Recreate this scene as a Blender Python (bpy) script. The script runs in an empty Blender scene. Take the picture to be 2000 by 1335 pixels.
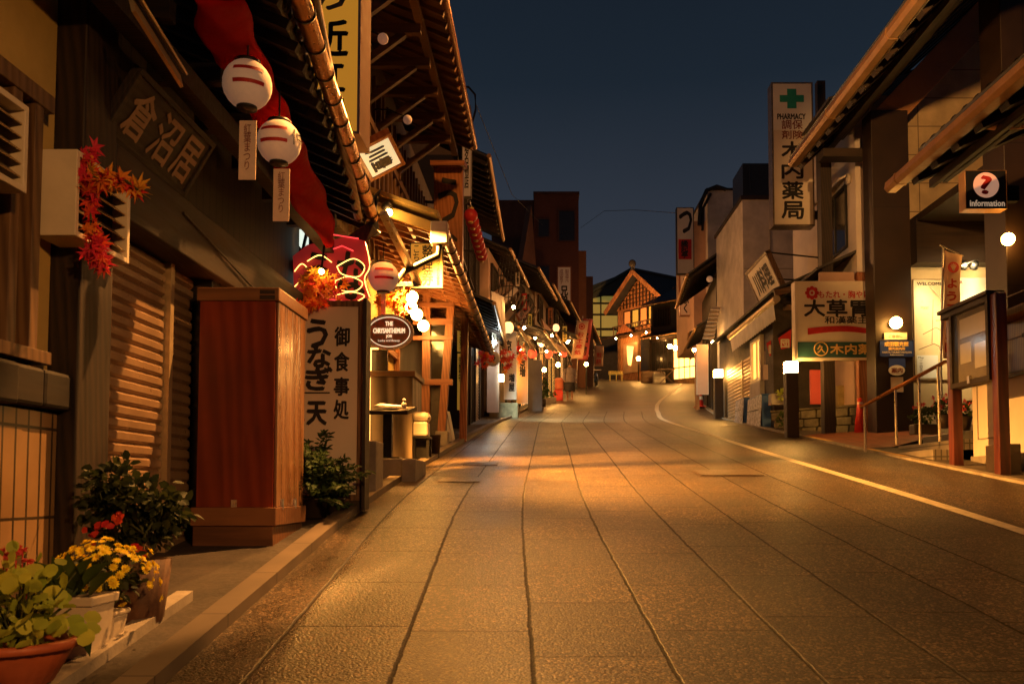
import bpy, bmesh, math, random
from mathutils import Vector, Matrix
rnd = random.Random(7)
sc = bpy.context.scene
COL = sc.collection
V = Vector
# ------------------------------------------------------------------ camera
F, CX, HY, PITCH = 1700.0, 1065.0, 955.0, math.radians(3)
CY = HY - F*math.tan(PITCH)
cam_d = bpy.data.cameras.new('camera')
cam = bpy.data.objects.new('camera', cam_d); COL.objects.link(cam)
cam_d.sensor_width = 36.0; cam_d.lens = 36.0*F/2000
cam_d.shift_x = -(CX-1000)/2000; cam_d.shift_y = (CY-667.5)/2000
cam_d.clip_start = 0.05; cam_d.clip_end = 800
cam.location = (0, 0, 0); cam.rotation_euler = (math.radians(90)+PITCH, 0, 0)
cam_d.dof.use_dof = True; cam_d.dof.focus_distance = 17; cam_d.dof.aperture_fstop = 5.6
sc.camera = cam
def at(px, py, Y):
    u, v = (px-CX)/F, (CY-py)/F
    d = V((u, math.cos(PITCH)-math.sin(PITCH)*v, math.sin(PITCH)+math.cos(PITCH)*v))
    return d*(Y/d.y)
# ------------------------------------------------------------------ render settings
sc.view_settings.view_transform = 'Standard'; sc.view_settings.look = 'None'
sc.view_settings.exposure = 0; sc.view_settings.gamma = 1
sc.render.engine = 'CYCLES'
sc.cycles.use_denoising = True
try: sc.cycles.denoiser = 'OPENIMAGEDENOISE'
except Exception: pass
sc.cycles.sample_clamp_indirect = 6; sc.cycles.use_light_tree = True
sc.cycles.max_bounces = 6; sc.cycles.caustics_reflective = False; sc.cycles.caustics_refractive = False
# ------------------------------------------------------------------ night sky
W = bpy.data.worlds.new('World'); sc.world = W; W.use_nodes = True
nt = W.node_tree; bg = nt.nodes['Background']
tc = nt.nodes.new('ShaderNodeTexCoord'); sp = nt.nodes.new('ShaderNodeSeparateXYZ'); rp = nt.nodes.new('ShaderNodeValToRGB')
nt.links.new(tc.outputs['Generated'], sp.inputs[0]); nt.links.new(sp.outputs['Z'], rp.inputs[0]); nz = nt.nodes.new('ShaderNodeTexNoise'); nz.inputs['Scale'].default_value = 2.2; nz.inputs['Detail'].default_value = 5; nt.links.new(tc.outputs['Generated'], nz.inputs['Vector'])
mr = nt.nodes.new('ShaderNodeMapRange'); mr.inputs[3].default_value = .80; mr.inputs[4].default_value = 1.2; nt.links.new(nz.outputs['Fac'], mr.inputs[0])
mxw = nt.nodes.new('ShaderNodeMix'); mxw.data_type = 'RGBA'; mxw.blend_type = 'MULTIPLY'; mxw.inputs[0].default_value = 1; nt.links.new(rp.outputs[0], mxw.inputs[6]); nt.links.new(mr.outputs[0], mxw.inputs[7]); nt.links.new(mxw.outputs[2], bg.inputs[0])
e = rp.color_ramp.elements
e[0].position = 0.0; e[0].color = (.012, .012, .015, 1)
e[1].position = 0.62; e[1].color = (.0055, .0095, .0165, 1)
for p, c in ((.20, (.052, .053, .070, 1)), (.28, (.030, .037, .052, 1)), (.43, (.0115, .0185, .029, 1))):
    k = e.new(p); k.color = c
bg.inputs[1].default_value = 1.0
# ------------------------------------------------------------------ street and flood lamps, added fill lights
LAMP = (1.0, .44, .09)
def lamp(name, loc, energy, col=LAMP, r=.15):
    l = bpy.data.lights.new(name, 'POINT'); l.energy = energy; l.color = col; l.shadow_soft_size = r
    o = bpy.data.objects.new(name, l); o.location = loc; COL.objects.link(o); return o
def spot(name, loc, aim, energy, angle, col, r=.05, blend=.6):
    l = bpy.data.lights.new(name, 'SPOT'); l.energy = energy; l.color = col; l.shadow_soft_size = r; l.spot_size = math.radians(angle); l.spot_blend = blend
    o = bpy.data.objects.new(name, l); o.location = loc; o.rotation_euler = (V(aim)-V(loc)).to_track_quat('-Z', 'Y').to_euler(); COL.objects.link(o); return o
lamp('street_or_fill_light', (0.1, 12.6, 7.2), 480, (1, .38, .075), .10)
spot('floodlight', (-1.88, 10.70, 3.22), (-.7, 4.9, -.6), 7800, 40, (1, .42, .075), .05, .8)
spot('sign_floodlight', (-1.42, 9.75, 4.35), (-.95, 6.6, -.3), 750, 110, (1, .39, .07), .05, .8)
spot('street_or_fill_light', (.6, 8.0, 6.9), (-2.75, 5.65, -.1), 6500, 27, (1, .42, .10), .05, .3)
spot('street_or_fill_light', (3.6, 7.2, 6.3), (8.4, 18.3, 6.6), 2600, 34, (1, .47, .13), .1, .6)
for _y, _x, _e in ((25.5, 1.6, 330), (37, 3.2, 230), (48, 5.6, 200)): lamp('street_or_fill_light', (_x, _y, .155*(_y-28)+2.31+4.6), _e, (1, .39, .11), .15)  # unseen fill lights added above the road to brighten the mid-street fronts
spot('street_or_fill_light', (3.4, -2.5, 2.9), (-2.25, 5.1, -.2), 1250, 42, (1, .45, .12), .15, .8)
spot('floodlight', (-1.88, 10.72, 3.28), (.5, 11.5, .1), 10500, 94, (1, .40, .065), .05, .7)
# ------------------------------------------------------------------ street geometry
def interp(tab, y):
    if y <= tab[0][0]: a, b = tab[0], tab[1]
    elif y >= tab[-1][0]: a, b = tab[-2], tab[-1]
    else:
        for a, b in zip(tab, tab[1:]):
            if a[0] <= y <= b[0]: break
    t = (y-a[0])/(b[0]-a[0]); return a[1]+(b[1]-a[1])*t
def smooth(tab, y, r=None):
    r = r or (1.6 if y < 20 else 1.6+min(5, (y-20)*.5))
    return sum(interp(tab, y+d*r) for d in (-1, -.5, 0, .5, 1))/5
_XL = [(-6, -1.25), (3.66, -1.6), (8.5, -1.75), (13.5, -1.68), (22, -1.42), (28, -1.15), (41, .36), (71, 4.8), (90, 7.6)]
_XR = [(-6, 6.1), (10, 5.55), (20, 5.38), (30, 5.5), (45, 7.7), (72, 13), (90, 16)]
_XB = [(-6, .33), (3.66, -.04), (8.5, -.24), (28, -.16), (41, 1.6), (71, 5.8), (90, 8.5)]
_ZR = [(-8, -2.44), (8.5, -.15), (28, 2.31), (71, 9.0), (74, 9.3), (120, 9.3)]
XL = lambda y: smooth(_XL, y)
XR = lambda y: smooth(_XR, y)
XB = lambda y: smooth(_XB, y)
ZR = lambda y: smooth(_ZR, y, 1.0)
# ------------------------------------------------------------------ materials
MATS = {}
def nodes(name):
    m = bpy.data.materials.new(name); m.use_nodes = True
    t = m.node_tree; b = t.nodes['Principled BSDF']; MATS[name] = m
    return m, t, b
def noise(t, vec, scale, detail=4, rough=.55):
    n = t.nodes.new('ShaderNodeTexNoise'); n.inputs['Scale'].default_value = scale; n.inputs['Detail'].default_value = detail
    n.inputs['Roughness'].default_value = rough; t.links.new(vec, n.inputs['Vector']); return n.outputs['Fac']
def ramp(t, fac, stops):
    r = t.nodes.new('ShaderNodeValToRGB'); t.links.new(fac, r.inputs[0]); el = r.color_ramp.elements
    while len(el) < len(stops): el.new(.5)
    for k, (p, c) in zip(el, stops):
        k.position = p; k.color = (*c, 1) if len(c) == 3 else c
    return r.outputs[0]
def bump(t, b, h, s, d=.01):
    n = t.nodes.new('ShaderNodeBump'); n.inputs['Strength'].default_value = s; n.inputs['Distance'].default_value = d
    t.links.new(h, n.inputs['Height']); t.links.new(n.outputs[0], b.inputs['Normal'])
def coords(t, scale=(1, 1, 1)):
    c = t.nodes.new('ShaderNodeTexCoord'); m = t.nodes.new('ShaderNodeMapping'); m.inputs['Scale'].default_value = scale
    t.links.new(c.outputs['Object'], m.inputs[0]); return m.outputs[0]
def mul(c, k): return tuple(min(1, x*k) for x in c)
def mat(name, col, rough=.6, var=.25, sc_=3.0, metal=0, bmp=.15, emit=0, ecol=None, coat=0, trans=0):
    m, t, b = nodes(name); v = coords(t)
    f = noise(t, v, sc_, 6, .65)
    t.links.new(ramp(t, f, [(.3, mul(col, 1-var)), (.7, mul(col, 1+var))]), b.inputs['Base Color'])
    f2 = noise(t, v, sc_*9, 4)
    t.links.new(ramp(t, f2, [(.3, (max(.04, rough-.12),)*3), (.7, (min(1, rough+.12),)*3)]), b.inputs['Roughness'])
    b.inputs['Metallic'].default_value = metal
    if bmp: bump(t, b, f2, bmp, .006)
    if coat: b.inputs['Coat Weight'].default_value = coat; b.inputs['Coat Roughness'].default_value = .15
    if trans: b.inputs['Transmission Weight'].default_value = trans
    if emit:
        b.inputs['Emission Color'].default_value = (*(ecol or col), 1); b.inputs['Emission Strength'].default_value = emit
    return m
def wood(name, c1, c2, axis='Z', rough=.5, k=1.0, bmp=.3, planks=0, coat=0):
    m, t, b = nodes(name)
    s = {'X': (1.2, 14, 14), 'Y': (14, 1.2, 14), 'Z': (14, 14, 1.2)}[axis]
    v = coords(t, tuple(x*k for x in s))
    f = noise(t, v, 1.6, 7, .7); w = t.nodes.new('ShaderNodeTexWave'); w.inputs['Scale'].default_value = .8; w.inputs['Distortion'].default_value = 6
    w.bands_direction = {'X': 'Y', 'Y': 'X', 'Z': 'DIAGONAL'}[axis]
    w.inputs['Detail'].default_value = 3; t.links.new(v, w.inputs[0])
    mx = t.nodes.new('ShaderNodeMix'); mx.inputs[0].default_value = .4; t.links.new(f, mx.inputs[2]); t.links.new(w.outputs['Fac'], mx.inputs[3])
    h = mx.outputs[0]
    col = ramp(t, h, [(.25, c1), (.72, c2)])
    big = noise(t, coords(t), 1.1, 4)
    mm = t.nodes.new('ShaderNodeMix'); mm.data_type = 'RGBA'; mm.blend_type = 'MULTIPLY'; mm.inputs[0].default_value = 1
    t.links.new(col, mm.inputs[6]); t.links.new(ramp(t, big, [(.3, (.6, .6, .6)), (.7, (1.15, 1.15, 1.15))]), mm.inputs[7]); 
    t.links.new(mm.outputs[2], b.inputs['Base Color'])
    t.links.new(ramp(t, f, [(.3, (rough-.12,)*3), (.7, (rough+.12,)*3)]), b.inputs['Roughness'])
    if coat: b.inputs['Coat Weight'].default_value = coat; b.inputs['Coat Roughness'].default_value = .12
    bump(t, b, h, bmp, .004); return m
def glow(name, col, strength, base=None):
    m, t, b = nodes(name); v = coords(t); f = noise(t, v, 6, 3)
    b.inputs['Base Color'].default_value = (*(base or col), 1); b.inputs['Roughness'].default_value = .5
    t.links.new(ramp(t, f, [(.2, mul(col, .85)), (.8, col)]), b.inputs['Emission Color']); b.inputs['Emission Strength'].default_value = strength
    return m
def leafmat(name, c1, c2, rough=.6):
    m, t, b = nodes(name); g = t.nodes.new('ShaderNodeNewGeometry')
    t.links.new(ramp(t, g.outputs['Random Per Island'], [(0, c1), (1, c2)]), b.inputs['Base Color']); b.inputs['Roughness'].default_value = rough
    b.inputs['Specular IOR Level'].default_value = .3
    tr = t.nodes.new('ShaderNodeBsdfTranslucent'); t.links.new(ramp(t, g.outputs['Random Per Island'], [(0, c1), (1, c2)]), tr.inputs[0])
    mx = t.nodes.new('ShaderNodeMixShader'); mx.inputs[0].default_value = .3; out = t.nodes['Material Output']
    t.links.new(b.outputs[0], mx.inputs[1]); t.links.new(tr.outputs[0], mx.inputs[2]); t.links.new(mx.outputs[0], out.inputs[0]); return m
def tilemat(name, c, mortar, w, h, axes='YZ', rough=.4, msize=.012):
    m, t, b = nodes(name); c0 = t.nodes.new('ShaderNodeTexCoord'); s = t.nodes.new('ShaderNodeSeparateXYZ'); k = t.nodes.new('ShaderNodeCombineXYZ')
    t.links.new(c0.outputs['Object'], s.inputs[0]); t.links.new(s.outputs[axes[0]], k.inputs[0]); t.links.new(s.outputs[axes[1]], k.inputs[1])
    br = t.nodes.new('ShaderNodeTexBrick'); br.offset = 0; br.inputs['Scale'].default_value = 1; br.inputs['Brick Width'].default_value = w; br.inputs['Row Height'].default_value = h
    br.inputs['Mortar Size'].default_value = msize; br.inputs['Color1'].default_value = (*c, 1); br.inputs['Color2'].default_value = (*mul(c, .8), 1); br.inputs['Mortar'].default_value = (*mortar, 1)
    t.links.new(k.outputs[0], br.inputs[0])
    f = noise(t, coords(t), 2.2, 6); mm = t.nodes.new('ShaderNodeMix'); mm.data_type = 'RGBA'; mm.blend_type = 'MULTIPLY'; mm.inputs[0].default_value = 1
    t.links.new(br.outputs['Color'], mm.inputs[6]); t.links.new(ramp(t, f, [(.3, (.65,)*3), (.7, (1.1,)*3)]), mm.inputs[7]); t.links.new(mm.outputs[2], b.inputs['Base Color'])
    b.inputs['Roughness'].default_value = rough; bump(t, b, br.outputs['Fac'], -.5, .006); return m

M = MATS
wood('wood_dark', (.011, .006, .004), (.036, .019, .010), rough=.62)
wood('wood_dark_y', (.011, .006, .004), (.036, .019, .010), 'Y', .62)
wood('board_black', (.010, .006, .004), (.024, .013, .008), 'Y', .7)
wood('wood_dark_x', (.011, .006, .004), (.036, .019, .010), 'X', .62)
wood('wood_mid', (.10, .05, .022), (.22, .12, .055))
wood('wood_mid_y', (.10, .05, .022), (.22, .12, .055), 'Y')
wood('wood_mid_x', (.10, .05, .022), (.22, .12, .055), 'X')
wood('wood_plank', (.07, .045, .025), (.16, .105, .06))
glow('disc_fill_glow', (.80, .42, .26), .42)  # slight glow added so the information disc shows under the eave
glow('letter_fill_glow', (.8, .6, .4), .35)  # same added glow for the lettering of that sign
wood('timber_amber', (.30, .12, .045), (.50, .24, .10), 'Z', .5)
wood('wood_red', (.22, .075, .03), (.38, .15, .06), 'Z', .4)
wood('wood_red_x', (.22, .075, .03), (.38, .15, .06), 'X', .4)
wood('cedar_red', (.15, .016, .006), (.24, .034, .011), 'Z', .40, .5, .10)
wood('cedar_gloss', (.20, .085, .035), (.36, .18, .085), 'Z', .26, .35, .08, coat=.5)
wood('cedar_rail', (.13, .055, .022), (.25, .11, .045), 'X', .42)
wood('cedar_knot', (.10, .04, .018), (.24, .10, .04), 'X', .5, .7)
wood('counter_grain', (.07, .045, .025), (.34, .26, .17), 'Z', .5, .22)
wood('post_redbrown', (.075, .016, .010), (.13, .030, .017), 'Z', .35, .5, .08)
wood('weathered', (.10, .07, .045), (.26, .19, .125), 'Y', .6)
wood('orange_board', (.30, .105, .03), (.45, .18, .06), 'Z', .4, .8, .1)
mat('plaster_cream', (.60, .46, .26), .8, .12, 1.2)
mat('plaster_yellow', (.55, .38, .12), .8, .18, 1.5)
mat('plaster_white', (.66, .58, .52), .8, .12, .9)
mat('plaster_pink', (.55, .36, .27), .8, .15, .9)
mat('plaster_dirty', (.52, .47, .42), .8, .28, 1.4)
mat('concrete', (.26, .23, .20), .75, .3, 2.5)
mat('concrete_dark', (.075, .06, .05), .7, .45, 2.5)
mat('kerbstone', (.30, .26, .21), .65, .35, 4, bmp=.5)
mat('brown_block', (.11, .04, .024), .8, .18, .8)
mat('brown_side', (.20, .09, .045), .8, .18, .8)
mat('roof_tile', (.045, .043, .045), .45, .35, 3)
mat('roof_brown', (.075, .045, .03), .5, .35, 3)
mat('slate', (.05, .045, .04), .6, .3, 3)
mat('copper', (.36, .17, .065), .34, .3, 4, .85, .1)
mat('metal_strip', (.55, .42, .25), .4, .2, 4, .6)
mat('steel', (.6, .55, .48), .34, .08, 3, .9, bmp=0)
mat('iron', (.025, .022, .02), .5, .3, 5, .4)
mat('black_paint', (.012, .011, .011), .4, .3, 5)
mat('black_metal', (.02, .02, .02), .4, .3, 5, .6)
mat('gutter_tan', (.40, .22, .09), .42, .2, 3, .3)
tilemat('plank_black', (.035, .020, .011), (.008, .005, .004), .14, 30, 'YZ', .7, .010)
mat('pillar_brown', (.035, .018, .010), .5, .2, 1.4, bmp=.05)
mat('beam_tan', (.42, .19, .07), .55, .14, 2.2)
mat('ink', (.012, .010, .010), .7, .2, 8, bmp=0)
mat('ink_red', (.50, .02, .015), .6, .2, 8, bmp=0)
mat('ink_brown', (.20, .035, .02), .6, .2, 8, bmp=0)
mat('ink_gold', (.75, .50, .16), .5, .2, 8, bmp=0)
mat('ink_white', (.80, .74, .64), .6, .1, 8, bmp=0)
mat('pale_letter', (.28, .17, .095), .6, .15, 6)
mat('sign_cream', (.74, .65, .53), .5, .1, 1.2, bmp=.03)
mat('sign_white', (.82, .80, .75), .4, .08, 1.2, bmp=.03)
mat('sign_yellow', (.62, .29, .04), .5, .14, 1.3, emit=.62, ecol=(.62, .25, .02), bmp=.03)  # emission stands in for lamplight on this face
mat('sign_yellow2', (.68, .45, .10), .45, .1, 1.3, bmp=.03, emit=.2, ecol=(.7, .4, .05))
mat('sign_blue', (.03, .06, .28), .4, .1, 2, bmp=.02)
mat('sign_teal', (.03, .10, .10), .4, .1, 2, bmp=.02)
mat('cross_green', (.03, .33, .22), .4, .1, 2, bmp=.02)
mat('paper_white', (.78, .66, .52), .7, .1, 9, bmp=.2, emit=.10, ecol=(1, .52, .30))  # slight emission put into lantern paper that is unlit
mat('paper_tag', (.62, .44, .30), .7, .15, 5, emit=.04, ecol=(1, .45, .2))
mat('red_cloth', (.42, .006, .004), .8, .25, 3); M['red_cloth'].node_tree.nodes['Principled BSDF'].inputs['Specular IOR Level'].default_value = .05
mat('red_lantern', (.50, .02, .015), .5, .2, 6, emit=.03, ecol=(.9, .05, .02))
mat('terracotta', (.50, .12, .045), .5, .2, 5)
mat('pot_white', (.66, .56, .42), .4, .12, 3)
mat('pot_dark', (.045, .03, .02), .45, .3, 5)
mat('bark', (.10, .045, .022), .7, .4, 12)
mat('soil', (.03, .02, .014), .9, .4, 20)
mat('stem', (.06, .07, .02), .7, .3, 12)
mat('glass_dark', (.02, .018, .016), .08, .3, 1, bmp=0)
mat('glass_board', (.16, .15, .14), .10, .5, 2.4, bmp=0)
mat('tarp_print', (.55, .55, .60), .5, .6, 14)
mat('tarp_blue', (.08, .20, .55), .4, .35, 6, bmp=.5)
mat('cone_red', (.62, .035, .02), .45, .15, 4)
mat('shutter_metal', (.34, .22, .13), .38, .22, 2.2, .35)
mat('shutter_light', (.50, .32, .17), .36, .2, 2.2, .3)
mat('bin_white', (.62, .56, .46), .45, .1, 2)
mat('brick_apron', (.30, .085, .035), .55, .25, 3, bmp=.4)
mat('line_paint', (.56, .50, .40), .6, .3, 9, bmp=.3)
mat('yellow_paint', (.62, .38, .08), .6, .3, 9, bmp=.3)
mat('stone_wall', (.16, .13, .08), .8, .5, 5, bmp=.8)
mat('grey_cloth', (.17, .14, .14), .85, .2, 9)
mat('dark_cloth', (.03, .026, .03), .85, .2, 9)
mat('skin', (.46, .24, .15), .6, .1, 5, bmp=0)
mat('hair', (.02, .012, .008), .5, .2, 9, bmp=0)
mat('noren_white', (.72, .68, .58), .75, .15, 3)
mat('nobori', (.70, .46, .33), .7, .12, 3)
mat('pink_panel', (.60, .10, .09), .5, .12, 3)
mat('map_panel', (.70, .56, .32), .35, .14, 1.1, bmp=.02)
mat('map_white', (.80, .78, .66), .4, .04, 1.1, bmp=.02)
tilemat('wall_tiles', (.34, .20, .09), (.045, .03, .018), .105, .46, 'YZ', .35, .008)
tilemat('step_tiles', (.34, .30, .25), (.11, .10, .08), .085, .20, 'XZ', .5, .010)
tilemat('siding', (.60, .44, .24), (.22, .15, .08), 3.0, .62, 'XZ', .7, .012)
tilemat('siding_y', (.60, .44, .24), (.22, .15, .08), 3.0, .62, 'YZ', .7, .012)
tilemat('plank_wall', (.17, .115, .07), (.02, .013, .008), .14, 30, 'YZ', .6, .010)
tilemat('plank_wall_x', (.20, .12, .06), (.02, .013, .008), .12, 30, 'XZ', .6, .010)
tilemat('brick_tiles', (.20, .065, .035), (.09, .045, .03), .24, .075, 'XZ', .7, .008)
tilemat('pillar_panel', (.030, .015, .008), (.010, .006, .004), 3.0, 2.4, 'XZ', .45, .008)
GL = (1, .55, .17)
glow('globe_glow', (1, .46, .09), 110)
glow('lamp_glow', (1, .48, .10), 130)
glow('flood_glow', (1, .5, .12), 110)
glow('pillar_globe', (1, .47, .09), 80)
glow('small_glow', (1, .46, .10), 260)
glow('room_glow', (1, .48, .10), 5)
glow('door_glow', (1, .50, .12), 4.5)
glow('green_glow', (.72, .56, .12), .22)
glow('amber_pane', (1, .46, .12), 2.4)
glow('neon_yellow', (1, .55, .12), 4.5)
glow('neon_red', (1, .06, .06), 1.3)
glow('panel_white', (.82, .92, .78), 1.1)
glow('panel_spot', (1, .72, .32), 420)
glow('magenta_lit', (.90, .055, .05), .14, (.45, .03, .03))
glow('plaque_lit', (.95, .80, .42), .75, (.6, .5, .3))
glow('window_amber', (1, .50, .10), 2.2)
leafmat('leaf_dark', (.012, .022, .008), (.05, .06, .018))
leafmat('leaf_fern', (.020, .050, .012), (.07, .12, .03))
leafmat('leaf_lime', (.32, .42, .05), (.62, .62, .09))
leafmat('leaf_broad', (.03, .06, .015), (.06, .09, .02))
leafmat('leaf_deep', (.03, .06, .012), (.09, .12, .025))
leafmat('petal_yellow', (.85, .58, .02), (.92, .80, .04))
leafmat('petal_pink', (.70, .06, .07), (.85, .16, .14))
leafmat('maple_red', (.62, .025, .03), (.75, .10, .03))
leafmat('maple_orange', (.75, .16, .02), (.80, .34, .04))
leafmat('maple_yellow', (.80, .36, .03), (.85, .55, .08))
# road surface
m, t, b = nodes('road_paving')
uvn = t.nodes.new('ShaderNodeUVMap'); uvn.uv_map = 'uv'
def math_(op, a, bb=None, c=None, clamp=False):
    n = t.nodes.new('ShaderNodeMath'); n.operation = op; n.use_clamp = clamp
    for i, x in enumerate((a, bb, c)):
        if x is None: continue
        if isinstance(x, (int, float)): n.inputs[i].default_value = x
        else: t.links.new(x, n.inputs[i])
    return n.outputs[0]
sx = t.nodes.new('ShaderNodeSeparateXYZ'); t.links.new(uvn.outputs[0], sx.inputs[0])
U_, V_ = sx.outputs[0], sx.outputs[1]
wob = noise(t, uvn.outputs[0], 1.7, 5); wob2 = noise(t, uvn.outputs[0], 14, 3)
uw = math_('ADD', U_, math_('ADD', math_('MULTIPLY', math_('SUBTRACT', wob, .5), .03), math_('MULTIPLY', math_('SUBTRACT', wob2, .5), .02)))
fr = math_('ABSOLUTE', math_('SUBTRACT', math_('FRACT', math_('DIVIDE', uw, .615)), .5))
seam = math_('MULTIPLY', math_('SUBTRACT', fr, .4795), 90, clamp=True)
inpave = math_('MULTIPLY', math_('GREATER_THAN', U_, -1.35), math_('LESS_THAN', U_, 3.45)); inpave = math_('MULTIPLY', inpave, math_('LESS_THAN', V_, 31.0))
seam = math_('MULTIPLY', seam, inpave)
lane = math_('FLOOR', math_('DIVIDE', uw, .615))
wn = t.nodes.new('ShaderNodeTexWhiteNoise'); wn.noise_dimensions = '1D'; t.links.new(lane, wn.inputs['W'])
vj = math_('ADD', math_('DIVIDE', V_, .92), wn.outputs[0])
fj = math_('ABSOLUTE', math_('SUBTRACT', math_('FRACT', math_('ADD', vj, math_('MULTIPLY', wob2, .03))), .5))
joint = math_('MULTIPLY', math_('MULTIPLY', math_('SUBTRACT', fj, .489), 80, clamp=True), math_('MULTIPLY', inpave, .9))
crack = math_('MAXIMUM', seam, joint)
cell = math_('ADD', math_('MULTIPLY', math_('FLOOR', vj), 7.13), lane)
wn2 = t.nodes.new('ShaderNodeTexWhiteNoise'); wn2.noise_dimensions = '1D'; t.links.new(cell, wn2.inputs['W'])
vo = t.nodes.new('ShaderNodeTexVoronoi'); vo.inputs['Scale'].default_value = 75; t.links.new(uvn.outputs[0], vo.inputs['Vector'])
grain = noise(t, uvn.outputs[0], 95, 3, .7); patch = noise(t, uvn.outputs[0], .55, 6, .6)
big = noise(t, uvn.outputs[0], 2.6, 5, .65)
cc = ramp(t, vo.outputs['Color'], [(.15, (.017, .011, .006)), (.6, (.056, .037, .022)), (.95, (.34, .23, .135))])
def mulc(a, bcol):
    n = t.nodes.new('ShaderNodeMix'); n.data_type = 'RGBA'; n.blend_type = 'MULTIPLY'; n.inputs[0].default_value = 1
    t.links.new(a, n.inputs[6]); t.links.new(bcol, n.inputs[7]); return n.outputs[2]
cc = mulc(cc, ramp(t, patch, [(.3, (.5,)*3), (.7, (1.3,)*3)])); cc = mulc(cc, ramp(t, big, [(.3, (.75,)*3), (.7, (1.15,)*3)]))
cc = mulc(cc, ramp(t, wn2.outputs[0], [(0, (.68,)*3), (1, (1.2,)*3)]))
cc = mulc(cc, ramp(t, crack, [(0, (1,)*3), (1, (.16,)*3)]))
t.links.new(cc, b.inputs['Base Color'])
# wet trails left by water running down the seam by the kerb
trail_n = noise(t, uvn.outputs[0], 3.2, 5, .6)
tw = math_('ADD', U_, math_('MULTIPLY', math_('SUBTRACT', trail_n, .5), .5))
wet = 0
for u0, y0, y1, w0 in ((-1.205, 1.5, 8.6, .045), (-1.40, 4.0, 6.2, .06)):
    d = math_('ABSOLUTE', math_('SUBTRACT', tw if w0 != .045 else uw, u0))
    k = math_('SUBTRACT', 1.0, math_('DIVIDE', d, w0*2.2), clamp=True)
    k = math_('MULTIPLY', k, math_('MULTIPLY', math_('GREATER_THAN', V_, y0), math_('LESS_THAN', V_, y1)))
    wet = k if wet == 0 else math_('MAXIMUM', wet, k)
rr = math_('ADD', .47, math_('MULTIPLY', math_('SUBTRACT', patch, .5), .26))
rr = math_('ADD', rr, math_('MULTIPLY', math_('SUBTRACT', grain, .5), .45))
rr = math_('SUBTRACT', rr, math_('MULTIPLY', math_('SUBTRACT', .1, U_, clamp=True), .09)); rr = math_('SUBTRACT', rr, math_('MULTIPLY', wet, .10)); rr = math_('MAXIMUM', rr, .12)
rr = math_('ADD', rr, math_('MULTIPLY', crack, .3), clamp=True)
t.links.new(rr, b.inputs['Roughness'])
b.inputs['Specular IOR Level'].default_value = .45
hh = math_('SUBTRACT', math_('ADD', math_('MULTIPLY', vo.outputs['Distance'], -.9), math_('MULTIPLY', grain, .8)), math_('MULTIPLY', crack, 1.6))
bump(t, b, hh, .5, .006)
mat('steel_worn', (.22, .17, .11), .35, .4, 6, .6, .3)
mat('cover_steel', (.085, .06, .04), .42, .5, 9, .4, .5)
mat('pavement_left', (.042, .032, .025), .75, .5, 3.5, bmp=.5)
leafmat('maple_pink', (.60, .02, .06), (.75, .05, .09))
glow('lit_letter', (1, .80, .50), 1.0)
mat('oval_face', (.34, .20, .09), .5, .15, 4, bmp=.03)
tilemat('kerb_blocks', (.155, .115, .08), (.045, .03, .02), 9.0, .9, 'XY', .6, .008)
glow('amber_pane_dim', (1, .45, .14), .16)
m, t, b = nodes('glass_board_clear')
b.inputs['Base Color'].default_value = (.1, .1, .1, 1); b.inputs['Roughness'].default_value = .12; _tr = t.nodes.new('ShaderNodeBsdfTransparent'); _mx = t.nodes.new('ShaderNodeMixShader'); _mx.inputs[0].default_value = .16
t.links.new(_tr.outputs[0], _mx.inputs[1]); t.links.new(b.outputs[0], _mx.inputs[2]); t.links.new(_mx.outputs[0], t.nodes['Material Output'].inputs[0])
tilemat('brick_apron_tiles', (.34, .10, .04), (.12, .05, .03), .22, .11, 'XY', .5, .010)
mat('dark_grey', (.09, .075, .08), .6, .2, 2)
glow('cool_glow', (.8, .9, .85), 420)
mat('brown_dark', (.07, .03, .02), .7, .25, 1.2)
mat('stone_yellow', (.34, .24, .10), .8, .35, 4)
mat('roof_green', (.07, .09, .075), .6, .2, 2)
glow('lit_paper', (1, .55, .22), 2.2)
glow('lit_red_paper', (1, .10, .03), 1.2)
glow('eave_fill_bulb', (1, .46, .11), 420)
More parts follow.
